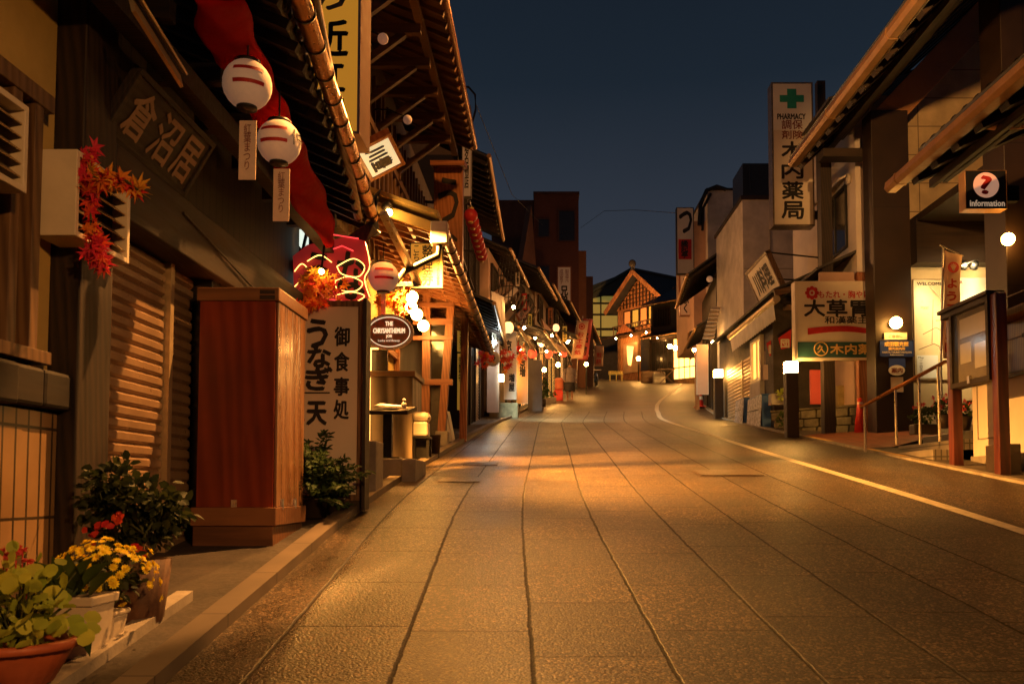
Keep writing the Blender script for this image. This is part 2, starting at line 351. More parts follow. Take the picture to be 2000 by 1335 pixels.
# ------------------------------------------------------------------ mesh tools
class MB:
    def __init__(s, T=None): s.v = []; s.f = []; s.sm = []; s.T = T; s.ch = []
    def add(s, vs, fs, smooth=False):
        k = len(s.v); s.ch.append((k, len(s.f)))
        s.v += [(s.T @ V(p) if s.T else V(p)) for p in vs]
        s.f += [tuple(i+k for i in f) for f in fs]; s.sm += [smooth]*len(fs); return s
    def box(s, x0, x1, y0, y1, z0, z1):
        vs = [(x, y, z) for z in (z0, z1) for y in (y0, y1) for x in (x0, x1)]
        return s.add(vs, [(0, 2, 3, 1), (4, 5, 7, 6), (0, 1, 5, 4), (2, 6, 7, 3), (0, 4, 6, 2), (1, 3, 7, 5)])
    def frame(s, O, U, Vv, N, x0, x1, y0, y1, z0, z1):
        vs = [O+U*x+Vv*y+N*z for z in (z0, z1) for y in (y0, y1) for x in (x0, x1)]
        return s.add(vs, [(0, 2, 3, 1), (4, 5, 7, 6), (0, 1, 5, 4), (2, 6, 7, 3), (0, 4, 6, 2), (1, 3, 7, 5)])
    def bar(s, p, q, w, h=None, up=(0, 0, 1)):
        p, q = V(p), V(q); h = h or w; d = (q-p); L = d.length; d.normalize(); up = V(up)
        if abs(d.dot(up)) > .98: up = V((0, 1, 0))
        x = d.cross(up).normalized(); z = x.cross(d)
        return s.frame(p, x, d, z, -w/2, w/2, 0, L, -h/2, h/2)
    def slab(s, pts, t):
        pts = [V(p) for p in pts]; n = (pts[1]-pts[0]).cross(pts[-1]-pts[0]).normalized()*t; k = len(pts)
        return s.prism(pts, -n)
    def prism(s, pts, vec):
        pts = [V(p) for p in pts]; vec = V(vec); k = len(pts)
        return s.add(pts+[p+vec for p in pts], [tuple(range(k)), tuple(range(2*k-1, k-1, -1))]+[(i, i+k, (i+1) % k+k, (i+1) % k) for i in range(k)])
    def tube(s, pts, r, n=8, closed_ends=True):
        pts = [V(p) for p in pts]; vs = []; K = len(pts); rs = r if isinstance(r, (list, tuple)) else [r]*K
        for i, p in enumerate(pts):
            d = (pts[min(i+1, K-1)]-pts[max(i-1, 0)]).normalized()
            a = d.cross(V((0, 0, 1)));
            if a.length < .05: a = d.cross(V((0, 1, 0)))
            a.normalize(); bb = d.cross(a)
            vs += [p+(a*math.cos(2*math.pi*j/n)+bb*math.sin(2*math.pi*j/n))*rs[i] for j in range(n)]
        fs = [(i*n+j, i*n+(j+1) % n, (i+1)*n+(j+1) % n, (i+1)*n+j) for i in range(K-1) for j in range(n)]
        s.add(vs, fs, True)
        if closed_ends: s.add(vs[:n], [tuple(range(n))]); s.add(vs[-n:], [tuple(range(n))])
        return s
    def lathe(s, c, prof, n=20, axis=None, smooth=True):
        c = V(c); R = V((0, 0, 1)).rotation_difference(V(axis)).to_matrix() if axis else Matrix.Identity(3); vs = []
        for r, z in prof: vs += [c+R @ V((r*math.cos(2*math.pi*j/n), r*math.sin(2*math.pi*j/n), z)) for j in range(n)]
        K = len(prof)
        fs = [(i*n+j, i*n+(j+1) % n, (i+1)*n+(j+1) % n, (i+1)*n+j) for i in range(K-1) for j in range(n)]
        s.add(vs, fs, smooth); return s
    def disc(s, c, r, axis, t=.004, n=24):
        return s.lathe(c, [(0.0005, 0), (r, 0), (r, t), (0.0005, t)], n, axis, False)
    def ball(s, c, r, n=14, k=(1, 1, 1)):
        c = V(c); m = n//2+1; vs = []
        for i in range(m+1):
            a = math.pi*i/m; rr = max(math.sin(a), .002)
            vs += [c+V((r*k[0]*rr*math.cos(2*math.pi*j/n), r*k[1]*rr*math.sin(2*math.pi*j/n), -r*k[2]*math.cos(a))) for j in range(n)]
        fs = [(i*n+j, i*n+(j+1) % n, (i+1)*n+(j+1) % n, (i+1)*n+j) for i in range(m) for j in range(n)]
        return s.add(vs, fs, True)
    def each(s, name, mt, parent, bevel=0):
        for a, b in zip(s.ch, s.ch[1:]+[(len(s.v), len(s.f))]):
            m2 = MB(); m2.v = s.v[a[0]:b[0]]; m2.f = [tuple(i-a[0] for i in f) for f in s.f[a[1]:b[1]]]; m2.sm = s.sm[a[1]:b[1]]; m2.build(name, mt, parent, bevel)
    def build(s, name, mt, parent=None, bevel=0, solid=0):
        me = bpy.data.meshes.new(name); off = V(parent['_o']) if parent else V((0, 0, 0))
        me.from_pydata([tuple(v-off) for v in s.v], [], s.f); me.validate()
        me.polygons.foreach_set('use_smooth', s.sm[:len(me.polygons)]) if len(s.sm) == len(me.polygons) else None
        me.materials.append(M[mt] if isinstance(mt, str) else mt); me.update()
        o = bpy.data.objects.new(name, me); COL.objects.link(o)
        if parent: o.parent = parent; o['_o'] = list(off)
        if bevel:
            bv = o.modifiers.new('bevel', 'BEVEL'); bv.width = bevel; bv.segments = 2; bv.limit_method = 'ANGLE'
        if solid:
            sd = o.modifiers.new('solid', 'SOLIDIFY'); sd.thickness = solid
        return o
def thing(name, label, cat, loc, group=None):
    o = bpy.data.objects.new(name, None); COL.objects.link(o); o.location = loc; o['_o'] = list(loc)
    o['label'] = label; o['category'] = cat; o.empty_display_size = .1
    if group: o['group'] = group
    return o
def struct(o): o['kind'] = 'structure'; return o
def solo(name, mb, mt, label, cat, group=None, **k):
    lo = [min(v[i] for v in mb.v) for i in range(3)]; hi = [max(v[i] for v in mb.v) for i in range(3)]
    base = [(lo[0]+hi[0])/2, (lo[1]+hi[1])/2, lo[2]]
    mb.v = [v-V(base) for v in mb.v]; o = mb.build(name, mt, None, **k); o.location = base; o['_o'] = base
    o['label'] = label; o['category'] = cat
    if group: o['group'] = group
    return o
TC = {}
def glyphs(body):
    if body in TC: return TC[body]
    c = bpy.data.curves.new('text', 'FONT'); c.body = body; c.align_x = 'CENTER'; c.resolution_u = 2; c.space_line = .86 if '\n' in body else 1
    o = bpy.data.objects.new('text', c); COL.objects.link(o)
    dg = bpy.context.evaluated_depsgraph_get(); dg.update()
    me = bpy.data.meshes.new_from_object(o.evaluated_get(dg)); bpy.data.objects.remove(o)
    r = ([v.co.copy() for v in me.vertices], [tuple(p.vertices) for p in me.polygons]); bpy.data.meshes.remove(me); TC[body] = r; return r
def text(body, O, U, Vv, w, h, mt, parent, fat=.0, name='lettering', keep=False, shear=0):
    """lettering stretched to a w x h box whose lower left corner is O"""
    vs, fs = glyphs(body); x0 = min(v.x for v in vs); x1 = max(v.x for v in vs); y0 = min(v.y for v in vs); y1 = max(v.y for v in vs)
    sx_, sy_ = w/(x1-x0), h/(y1-y0); N = U.cross(Vv); mb = MB()
    offs = [(0, 0)] if not fat else [(0, 0), (1, .4), (-1, -.4), (.4, -1), (-.4, 1)]
    for i, (dx, dy) in enumerate(offs):
        mb.add([O+U*((v.x-x0)*sx_+dx*fat+shear*(v.y-y0)*sy_)+Vv*((v.y-y0)*sy_+dy*fat)+N*(.004+.0006*i) for v in vs], fs)
    return mb.build(name, mt, parent)
X_, Y_, Z_ = V((1, 0, 0)), V((0, 1, 0)), V((0, 0, 1))
def vert(s): return '\n'.join(s)
def sign(name, label, O, U, Vv, w, h, t, face, case, texts=(), border=.03, cat='sign', group=None, parent=None, casename='frame'):
    """board w x h whose lower left corner is O; texts = (body, x0, y0, x1, y1, ink, fat) in fractions"""
    N = U.cross(Vv)
    r = parent or thing(name, label, cat, O+U*w/2, group)
    mb = MB().frame(O, U, Vv, N, 0, w, 0, h, -t, -.012)
    if border:
        for a in ((0, w, 0, border), (0, w, h-border, h)): mb.frame(O, U, Vv, N, *a, -.0115, .012)
        for a in ((0, border, border, h-border), (w-border, w, border, h-border)): mb.frame(O, U, Vv, N, *a, -.0115, .012)
    mb.build(casename, case, r, bevel=.003)
    bb = border+.001
    MB().frame(O, U, Vv, N, bb, w-bb, bb, h-bb, -.011, 0).build('panel', face, r)
    for tx in texts:
        body, x0, y0, x1, y1, ink = tx[:6]; fat = tx[6] if len(tx) > 6 else 0
        text(body, O+U*(bb+(w-2*bb)*x0)+Vv*(bb+(h-2*bb)*y0), U, Vv, (w-2*bb)*(x1-x0), (h-2*bb)*(y1-y0), ink, r, fat)
    return r
def sign_cam(name, label, px0, py0, px1, py1, Y, t, face, case, texts=(), **k):
    a, c = at(px0, py1, Y), at(px1, py0, Y)
    return sign(name, label, a, X_, Z_, c.x-a.x, c.z-a.z, t, face, case, texts, **k)
def corrugated(mb, a, b, c, d, n, r=.03, m=4):
    """tile rows running from the eave line a-b up to the ridge line d-c"""
    a, b, c, d = map(V, (a, b, c, d)); nn = (b-a).cross(d-a).normalized()
    if nn.z < 0: nn = -nn
    vs = []; cols = n*4
    for j in range(m+1):
        for i in range(cols+1):
            s_ = i/cols; tt = j/m; p = (a*(1-s_)+b*s_)*(1-tt)+(d*(1-s_)+c*s_)*tt
            vs.append(p+nn*(r*abs(math.sin(math.pi*s_*n))+(.02 if j == 0 else 0)))
    fs = [(j*(cols+1)+i, j*(cols+1)+i+1, (j+1)*(cols+1)+i+1, (j+1)*(cols+1)+i) for j in range(m) for i in range(cols)]
    mb.add(vs, fs, True); mb.slab([a, b, c, d], .05); return mb
def slats(mb, O, U, Vv, N, w, h, pitch, d):
    n = max(2, int(h/pitch)); 
    for i in range(n):
        z0 = i*h/n; p = h/n
        prof = [(0, 0), (d, p*.25), (d, p*.75), (0, p*.97)]
        vs = [O+U*x+Vv*(z0+z)+N*q for x in (0, w) for q, z in prof]
        mb.add(vs, [(0, 1, 5, 4), (1, 2, 6, 5), (2, 3, 7, 6)])
    mb.frame(O, U, Vv, N, 0, w, 0, h, -.03, -.002); return mb
def leaf(mb, p, d, n, L, w, kind='oval'):
    d = d.normalized(); s_ = d.cross(n)
    if s_.length < .01: s_ = d.cross(V((.3, .5, .8)))
    s_.normalize(); n = s_.cross(d)
    if kind == 'oval':
        vs = [p, p+d*L*.35+s_*w*.5+n*L*.06, p+d*L*.75+s_*w*.36+n*L*.02, p+d*L-n*L*.08, p+d*L*.75-s_*w*.36+n*L*.02, p+d*L*.35-s_*w*.5+n*L*.06, p+d*L*.5-n*L*.03]
        mb.add(vs, [(0, 1, 6), (1, 2, 6), (2, 3, 6), (3, 4, 6), (4, 5, 6), (5, 0, 6)], True)
    elif kind == 'round':
        k = 9; vs = [p+d*L*.45-n*L*.08]+[p+d*L*.5+(d*math.cos(a)+s_*math.sin(a)*.92)*L*.5+n*L*.05*math.sin(3*a) for a in [2*math.pi*i/k for i in range(k)]]
        mb.add(vs, [(0, i+1, (i+1) % k+1) for i in range(k)], True)
    else:
        vs = [p]; k = 7
        for i in range(k):
            a = -2.3+4.6*i/(k-1); R = L*(1-.32*abs(i-3)/3)
            vs.append(p+(d*math.cos(a)+s_*math.sin(a))*R-n*R*.15)
            if i < k-1:
                a2 = a+4.6/(k-1)/2; vs.append(p+(d*math.cos(a2)+s_*math.sin(a2))*L*.36)
        mb.add(vs, [(0, i, i+1) for i in range(1, len(vs)-1)])
def rdir(up=0):
    while True:
        v = V((rnd.uniform(-1, 1), rnd.uniform(-1, 1), rnd.uniform(-1, 1)))
        if .1 < v.length < 1: v.normalize(); v.z += up; return v.normalized()
def bush(mb, c, r, n, L, w, kind='oval', droop=0, shell=.45):
    c = V(c)
    for _ in range(n):
        d = rdir(); q = rnd.uniform(shell, 1)*(.78+.22*math.sin(7*d.x+3*d.z)*math.cos(5*d.y))
        p = c+V((d.x*r[0], d.y*r[1], d.z*r[2]))*q
        dd = (d+rdir()*.7+V((0, 0, -droop))).normalized(); k = rnd.uniform(.65, 1.2)
        leaf(mb, p, dd, (rdir(.6)), L*k, w*k, kind)
    return mb
# ------------------------------------------------------------------ ground, road, pavements
def strip(name, mt, fx0, fx1, fz0, y0, y1, step=.5, n=1, thick=.3, uv=False):
    ys = [y0+(y1-y0)*i/int((y1-y0)/step) for i in range(int((y1-y0)/step)+1)]; vs = []; uvs = []
    for y in ys:
        for i in range(n+1):
            x = fx0(y)+(fx1(y)-fx0(y))*i/n; vs.append((x, y, fz0(y))); uvs.append((x-XB(y), y))
    fs = [(j*(n+1)+i, j*(n+1)+i+1, (j+1)*(n+1)+i+1, (j+1)*(n+1)+i) for j in range(len(ys)-1) for i in range(n)]
    mb = MB().add(vs, fs)
    if thick:
        k = len(ys)
        for side in (0, n):
            top = [V(vs[j*(n+1)+side]) for j in range(k)]; bot = [p-V((0, 0, thick)) for p in top]
            mb.add(top+bot, [(j, j+1, k+j+1, k+j) for j in range(k-1)])
    o = mb.build(name, mt)
    if uv:
        l = o.data.uv_layers.new(name='uv')
        for lp in o.data.loops: l.data[lp.index].uv = uvs[lp.vertex_index] if lp.vertex_index < len(uvs) else (0, 0)
    return struct(o)
strip('road', 'road_paving', XL, XR, ZR, -5, 90, .4, 10, 0, True)
strip('ground', 'concrete_dark', lambda y: -150, lambda y: 170, lambda y: ZR(y)-.12, -60, 300, 3, 4, 0)
strip('kerb', 'kerb_blocks', lambda y: XL(y)-.14, lambda y: XL(y)+.0, lambda y: ZR(y)+.07, -5, 88, .5, 1, .3)
strip('pavement', 'pavement_left', lambda y: XL(y)-2.2, lambda y: XL(y)-.142, lambda y: ZR(y)+.03, -5, 88, .5, 2, .3)
strip('drain_edge', 'kerbstone', lambda y: XL(y)-.42, lambda y: XL(y)-.33, lambda y: ZR(y)+.085, -5, 4.9, .4, 1, .12)
strip('kerb', 'kerbstone', XR, lambda y: XR(y)+.14, lambda y: ZR(y)+.035, -5, 88, .5, 1, .3)
strip('pavement', 'concrete_dark', lambda y: XR(y)+.142, lambda y: XR(y)+4, lambda y: ZR(y)+.03, -5, 88, .5, 2, .3)
_XW = [(-3, 4.25), (6.9, 3.88), (15, 3.68), (28, 3.52), (32, 3.80), (57, 8.9), (70, 11.2)]
strip('lane_line', 'line_paint', lambda y: smooth(_XW, y)-.075, lambda y: smooth(_XW, y)+.075, lambda y: ZR(y)+.004, -3, 68, .5, 1, 0)
strip('kerb_line', 'yellow_paint', lambda y: XR(y)+.005, lambda y: XR(y)+.13, lambda y: ZR(y)+.039, 13.4, 14.9, .3, 1, 0)
strip('kerb_line', 'yellow_paint', lambda y: XR(y)+.005, lambda y: XR(y)+.13, lambda y: ZR(y)+.039, 16.7, 18.2, .3, 1, 0)
def cover(px, py, L, Wd, label):
    Y = py; x = px
    mb = MB(); z = ZR(Y)
    mb.add([(x, Y, z+.005), (x+Wd, Y, z+.005), (x+Wd, Y+L, ZR(Y+L)+.005), (x, Y+L, ZR(Y+L)+.005)], [(0, 1, 2, 3)])
    mb.slab([(x+.03, Y+.03, ZR(Y+.03)+.012), (x+Wd-.03, Y+.03, ZR(Y+.03)+.012), (x+Wd-.03, Y+L-.03, ZR(Y+L-.03)+.012), (x+.03, Y+L-.03, ZR(Y+L-.03)+.012)], .006)
    solo('drain_cover', mb, 'cover_steel', label, 'drain cover')
cover(1.95, 11.0, .75, .85, 'flat steel cover set in the road, catching a streak of yellow light')
cover(-1.3, 10.3, .55, .55, 'square steel cover on the left road edge nearest the tall cream sign')
cover(-1.2, 12.3, .55, .55, 'square steel cover on the left road edge below the hanging globe lights')
cover(4.6, 22.6, .5, .5, 'dark steel cover on the road by the tarp covered boxes')
# ================================================================== LEFT SIDE, NEAREST: timber shop with shutter
gA = lambda y: ZR(y)+.03
A = thing('timber_shop', 'dark timber shop with metal shutter, tiled wall and deep tiled eave', 'shop', (-2.7, 5, gA(5)))
MB().box(-6, -2.6, 1, 4.62, -1.9, .40).build('tiled_wall', 'wall_tiles', A)
mb = MB()
for i in range(14):
    y = 1+i*.26; mb.box(-2.66, -2.50-rnd.uniform(0, .05), y, y+.27, .402+rnd.uniform(0, .03), .63+rnd.uniform(-.03, .0))
mb.build('ledge', 'board_black', A, bevel=.02)
MB().box(-6, -2.66, 1, 4.62, .635, 2.9).build('upper_wall', 'plaster_yellow', A)
wf = MB()
for y in (2.9, 3.62, 4.12, 4.3): wf.box(-2.66, -2.57, y, y+.07, .64, 1.95)
wf.box(-2.66, -2.56, 2.7, 4.45, 1.95, 2.04).box(-2.66, -2.54, 2.7, 4.45, .635, .70)
wfo = wf.build('window_frame', 'wood_mid', A, bevel=.004)
MB().box(-2.659, -2.64, 2.75, 4.4, .70, 1.95).build('pane', 'glass_dark', wfo)
for y0, z0, z1, lab in ((3.40, 1.37, 1.78, 0), (4.40, 1.30, 1.75, 1)):
    lb = MB().box(-2.62, -2.41, y0, y0+.03, z0, z1).box(-2.62, -2.41, y0+.55, y0+.58, z0, z1).box(-2.62, -2.41, y0+.03, y0+.55, z0, z0+.03).box(-2.62, -2.41, y0+.03, y0+.55, z1-.03, z1)
    o = lb.build('louvre_box', 'pot_white', A, bevel=.004); s_ = MB()
    for i in range(5):
        z = z0+.07+i*(z1-z0-.1)/5; s_.slab([(-2.42, y0+.031, z), (-2.42, y0+.549, z), (-2.50, y0+.549, z+.06), (-2.50, y0+.031, z+.06)], .006)
    s_.build('slat', 'metal_strip', o)
MB().box(-2.72, -2.50, 4.63, 4.98, -1.2, 3.0).build('corner_post', 'wood_dark', A, bevel=.01)
# shutter bay
T_ = 1.62
sh = slats(MB(), V((-2.74, 5.0, -1.1)), Y_, Z_, X_, 1.16, T_+1.1, .082, .022).build('shutter', 'shutter_metal', A)
MB().box(-2.74, -2.68, 6.165, 6.225, -1.1, T_).build('shutter_guide', 'metal_strip', A)
slats(MB(), V((-2.74, 6.23, -1.1)), Y_, Z_, X_, .42, T_+1.1, .082, .022).build('shutter', 'shutter_metal', A)
MB().box(-2.76, -2.58, 6.68, 6.84, -1.1, 2.0).build('post', 'black_paint', A, bevel=.006)
slats(MB(), V((-2.74, 6.85, -1.1)), Y_, Z_, X_, .75, T_+1.1, .082, .022).build('shutter', 'shutter_metal', A)
MB().box(-2.76, -2.50, 4.985, 9.7, T_+.001, 2.02).build('lintel', 'wood_dark_y', A, bevel=.01)
MB().box(-6, -2.78, 4.63, 9.7, -1.2, 3.0).build('wall', 'plank_black', A)
MB().box(-2.775, -2.62, 7.62, 9.7, -.6, T_-.001).build('plank_wall', 'wood_mid', A)
MB().box(-2.62, -2.52, 7.9, 8.06, -.6, T_-.002).build('post', 'wood_dark', A, bevel=.008)
MB().box(-2.62, -2.46, 9.5, 9.7, -.6, 3.1).build('post', 'wood_dark', A, bevel=.01)
# eave
g0, g1 = at(575, 0, 5.45), at(725, 435, 10.0); gd = (g1-g0)/(10.0-5.45)
gp = lambda y: g0+gd*(y-5.45)
inn = V((-3.3, 0, 1.45))
ea, eb = gp(1.5)-V((.08, 0, 0)), gp(9.95)-V((.08, 0, 0))
mb = MB(); corrugated(mb, ea, eb, eb+inn, ea+inn, 34, .035, 5); mb.build('roof', 'roof_tile', A)
mb = MB()
for i in range(30):
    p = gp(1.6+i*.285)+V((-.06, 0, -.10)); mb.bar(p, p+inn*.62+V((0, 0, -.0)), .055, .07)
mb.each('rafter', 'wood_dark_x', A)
mb = MB()
for i in range(46):
    p = gp(1.6+i*.18)+V((-.08, 0, .03)); mb.disc(p, .05, (1, .1, -.2), .02, 10)
mb.each('tile_end', 'roof_tile', A)
q0, q1 = at(632, 100, 6.3), at(700, 425, 9.6)
MB().tube([q0-(q1-q0)*.5, q0, q1], .05, 10).build('batten', 'wood_mid_y', A)
gut = MB().tube([gp(1.5)+V((.02, 0, .05)), gp(9.95)+V((.02, 0, .05))], .068, 16).build('gutter', 'copper', A)
mb = MB()
for i in range(20):
    p = gp(2+i*.41)+V((.02, 0, .05)); mb.lathe(p-gd.normalized()*.008, [(.069, 0), (.077, 0), (.077, .016), (.069, .016)], 16, gd)
    mb.tube([p+V((-.06, 0, .06)), p+V((-.16, 0, .03)), p+V((-.2, 0, -.12))], .006, 5)
mb.each('gutter_strap', 'iron', gut)
b0, b1, b2 = at(505, 543, 9.4), at(655, 495, 9.65), at(728, 445, 9.9)
MB().bar(b0, b1, .10, .13).bar(b1, b2, .10, .16).build('bracket_arm', 'wood_dark_x', A, bevel=.01)
MB().tube([at(700, 430, 9.9), at(735, 380, 10.05), at(728, 455, 10.0)], .09, 10).build('gutter_end', 'black_paint', A)
# inner metal trim and dark beams under the eave
p0, p1 = at(250, -5, 4.35), at(346, 148, 5.15)
MB().slab([p0, p1, p1+V((.02, 0, -.075)), p0+V((.02, 0, -.075))], .02).slab([p0+V((.03, 0, .02)), p1+V((.03, 0, .02)), p1+V((.06, 0, .0)), p0+V((.06, 0, 0))], .012).build('eave_trim', 'metal_strip', A)
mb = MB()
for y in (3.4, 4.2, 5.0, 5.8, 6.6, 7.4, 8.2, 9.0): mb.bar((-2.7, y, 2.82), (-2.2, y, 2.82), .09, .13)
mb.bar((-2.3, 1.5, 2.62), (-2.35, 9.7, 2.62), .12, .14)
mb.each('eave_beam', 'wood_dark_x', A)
MB().tube([(-2.49, 5.9, 1.9), (-2.48, 7.2, 1.72), (-2.48, 8.4, 1.62), (-2.46, 9.5, 1.66)], .008, 5).build('cable', 'iron', A)
# carved board
O = at(190, 258, 4.9); O.x = -2.55
Vv = V((.5, 0, .86)).normalized(); Uv = V((0, 1, 0))
cb = sign('carved_board', 'dark carved shop board with three pale brushed characters leaning out above the shutter', O, Uv, Vv, 1.12, .44, .05, 'board_black', 'board_black',
          [('倉', .06, .12, .32, .9, 'pale_letter', .006), ('沼', .38, .1, .64, .9, 'pale_letter', .006), ('居', .70, .1, .95, .9, 'pale_letter', .006)], border=.035)
# red cloth swag under the eave
top = [at(470, -12, 4.9), at(520, 120, 5.7), at(560, 210, 6.3), at(600, 300, 7.0), (at(640, 390, 8.2)), at(656, 452, 9.2)]
bot = [at(376, -5, 4.6), at(392, 85, 5.3), at(470, 170, 5.9), at(520, 290, 6.6), at(572, 400, 7.7), at(642, 486, 9.0)]
mb = MB(); vs = []; N_ = 40; K_ = 8
for i in range(N_+1):
    s_ = i/N_*5; j = min(4, int(s_)); f_ = s_-j
    a = top[j].lerp(top[j+1], f_); c = bot[j].lerp(bot[j+1], f_)
    for k in range(K_+1):
        p = a.lerp(c, k/K_); p = p+V((.018*math.sin(i*.9+k*.8), .02*math.sin(i*.7+k), -.04*math.sin(math.pi*k/K_))); vs.append(p)
mb.add(vs, [(i*(K_+1)+k, i*(K_+1)+k+1, (i+1)*(K_+1)+k+1, (i+1)*(K_+1)+k) for i in range(N_) for k in range(K_)], True)
solo('red_drape', mb, 'red_cloth', 'long red cloth swag hung under the tiled eave behind the lanterns', 'drape', solid=.006)
# paper lanterns
def lantern(px, py, d, Y, label, letter=None, tagpx=None, grp='round paper lanterns with red bars', tagtxt='紅葉まつり'):
    c = at(px, py, Y); r = d/2*Y/F
    L = thing('paper_lantern', label, 'lantern', c-V((0, 0, r)), grp)
    prof = [(max(.002, r*math.sin(math.pi*i/24))*(1 if i % 2 else .985), -r*1.03*math.cos(math.pi*i/24)) for i in range(3, 22)]
    MB().lathe(c, prof, 28).build('paper_body', 'paper_white', L)
    MB().lathe(c, [(.001, r*.9), (r*.52, r*.9), (r*.52, r*1.02), (.001, r*1.02)], 20).build('top_ring', 'black_paint', L)
    MB().lathe(c, [(.001, -r*1.04), (r*.42, -r*1.04), (r*.42, -r*.92), (.001, -r*.92)], 20).build('bottom_ring', 'black_paint', L)
    MB().tube([c+V((0, 0, r)), c+V((0, 0, r+.22))], .006, 5).build('cord', 'iron', L)
    mb = MB(); toc = (-c).normalized(); az0 = math.atan2(toc.y, toc.x)
    def patch_(za, zb, a0, a1, off=1.012):
        vs = []; n = 12
        for i in range(n+1):
            a = az0+a0+(a1-a0)*i/n
            for z in (za, zb):
                rr = math.sqrt(max(0, 1-z*z))*r*off; vs.append(c+V((rr*math.cos(a), rr*math.sin(a), z*r*1.03)))
        mb.add(vs, [(2*i, 2*i+1, 2*i+3, 2*i+2) for i in range(n)], True)
    sh_ = .0 if letter is None else -.35
    for z in (.33, -.22): patch_(z-.075, z+.075, -.62+sh_, .72+sh_)
    mb.build('bar', 'ink_red', L)
    if letter:
        vs, fs = glyphs(letter); x0 = min(v.x for v in vs); x1 = max(v.x for v in vs); y0 = min(v.y for v in vs); y1 = max(v.y for v in vs); mb2 = MB(); out = []
        for v in vs:
            a = az0+.55+(v.x-x0)/(x1-x0)*.95; z = -.3+(v.y-y0)/(y1-y0)*.75; rr = math.sqrt(max(0, 1-z*z))*r*1.03
            out.append(c+V((rr*math.cos(a), rr*math.sin(a), z*r*1.03)))
        mb2.add(out, fs); mb2.build('lettering', 'ink', L)
    if tagpx:
        x0, y0, x1, y1 = tagpx; a, b_ = at(x0, y1, Y), at(x1, y0, Y)
        tg = MB().box(a.x, b_.x, Y-.004, Y+.004, a.z, b_.z).build('tag', 'paper_tag', L)
        w_, h_ = b_.x-a.x, b_.z-a.z
        text(vert(tagtxt), V((a.x+w_*.28, Y-.004, a.z+h_*.16)), X_, Z_, w_*.44, h_*.78, 'ink_brown', tg)
    return L
lantern(483, 166, 96, 5.4, 'white paper lantern with two red bars, nearest of the pair before the red cloth', None, (466, 236, 501, 351))
lantern(545, 278, 86, 6.1, 'smaller white paper lantern with a black character beside its red bars', '仲', (533, 330, 566, 432))
# maple garland on the louvre box
def maple(name, label, pts, n, L, spread, Y=None, group=None, loc=None, mats=('maple_red', 'maple_orange', 'maple_yellow'), share=(.6, .3, .1)):
    P = [at(*p) for p in pts]; r = thing(name, label, 'maple garland', P[-1] if loc is None else loc, group)
    MB().tube(P, .006, 5).build('twig', 'stem', r)
    mbs = [MB() for _ in mats]
    for _ in range(n):
        s_ = rnd.random()*(len(P)-1); j = min(len(P)-2, int(s_)); p = P[j].lerp(P[j+1], s_-j)+rdir()*rnd.uniform(0, spread)
        k = rnd.choices(range(len(mats)), share)[0]; leaf(mbs[k], p, rdir(-.2), (V((rnd.uniform(-.6, .6), -1, rnd.uniform(-.2, .8)))).normalized(), L*rnd.uniform(.7, 1.15), 0, 'maple')
    for mb, mt in zip(mbs, mats):
        if mb.v: mb.build('leaves', mt, r)
    return r
maple('maple_garland', 'magenta and orange artificial maple garland hanging beside the cream louvre box', [(172, 292, 4.5), (176, 350, 4.45), (178, 440, 4.45), (185, 490, 4.45), (205, 528, 4.45)], 90, .075, .045, mats=('maple_pink', 'maple_red', 'maple_orange'), share=(.55, .3, .15))
maple('maple_garland', 'short orange maple sprig sticking out towards the carved board', [(182, 345, 4.4), (215, 350, 4.4), (245, 352, 4.4), (272, 372, 4.4)], 34, .085, .04, share=(.4, .4, .2))
# ================================================================== tall cedar cabinet
zc = gA(6.5)
cab = thing('wooden_cabinet', 'tall reddish cedar cabinet with pale glossy side standing on the pavement before the shutter', 'cabinet', (-2.28, 6.75, zc))
x0, x1, y0, y1 = at(387, 800, 6.4).x, at(535, 800, 6.4).x, 6.4, 7.15
zt, zb = at(400, 562, 6.4).z, at(400, 990, 6.4).z; zm = at(400, 1026, 6.4).z
MB().box(x0, x1, y0, y1, zb, zt-.1).build('front_panel', 'cedar_red', cab)
mb = MB()
for i in range(4):
    ya = y0+.02+i*(y1-y0-.04)/4; mb.box(x1+.001, x1+.022, ya+.002, ya+(y1-y0-.04)/4-.002, zb+.001, zt-.101)
mb.build('side_panel', 'cedar_gloss', cab, bevel=.004)
MB().box(x0-.02, x1+.03, y0-.02, y1+.02, zt-.099, zt).build('top_rail', 'cedar_rail', cab, bevel=.006)
MB().box(x0-.03, x1+.035, y0-.03, y1+.02, zm, zb-.001).build('base_rail', 'cedar_knot', cab, bevel=.006)
MB().box(x0-.02, x1+.01, y0-.01, y1, zc-.02, zm-.001).build('plinth', 'cedar_knot', cab, bevel=.006)
mb = MB()
for y in (y0+.12, y0+.45): mb.box(x1+.022, x1+.030, y, y+.05, zb-.02, zb+.06).tube([(x1+.034, y+.025, zb-.02), (x1+.034, y+.025, zb+.06)], .008, 8)
mb.box((x0+x1)/2-.02, (x0+x1)/2+.02, y0-.012, y0-.001, zb-.0, zb+.055)
mb.each('hinge', 'steel', cab)
mb = MB()
for z in (zt-.035, zt-.075): mb.box(x1-.11, x1+.0, y0-.028, y0-.0201, z-.014, z+.014)
mb.build('dovetail', 'wood_dark_x', cab)
# ================================================================== plants at the lower left
gp_ = lambda y: ZR(y)+.035
def potted(name, label, pos, group=None): return thing(name, label, 'potted plant', pos, group)
def floor_at(px, Y): p = at(px, 1200, Y); return V((p.x, Y, gp_(Y)))
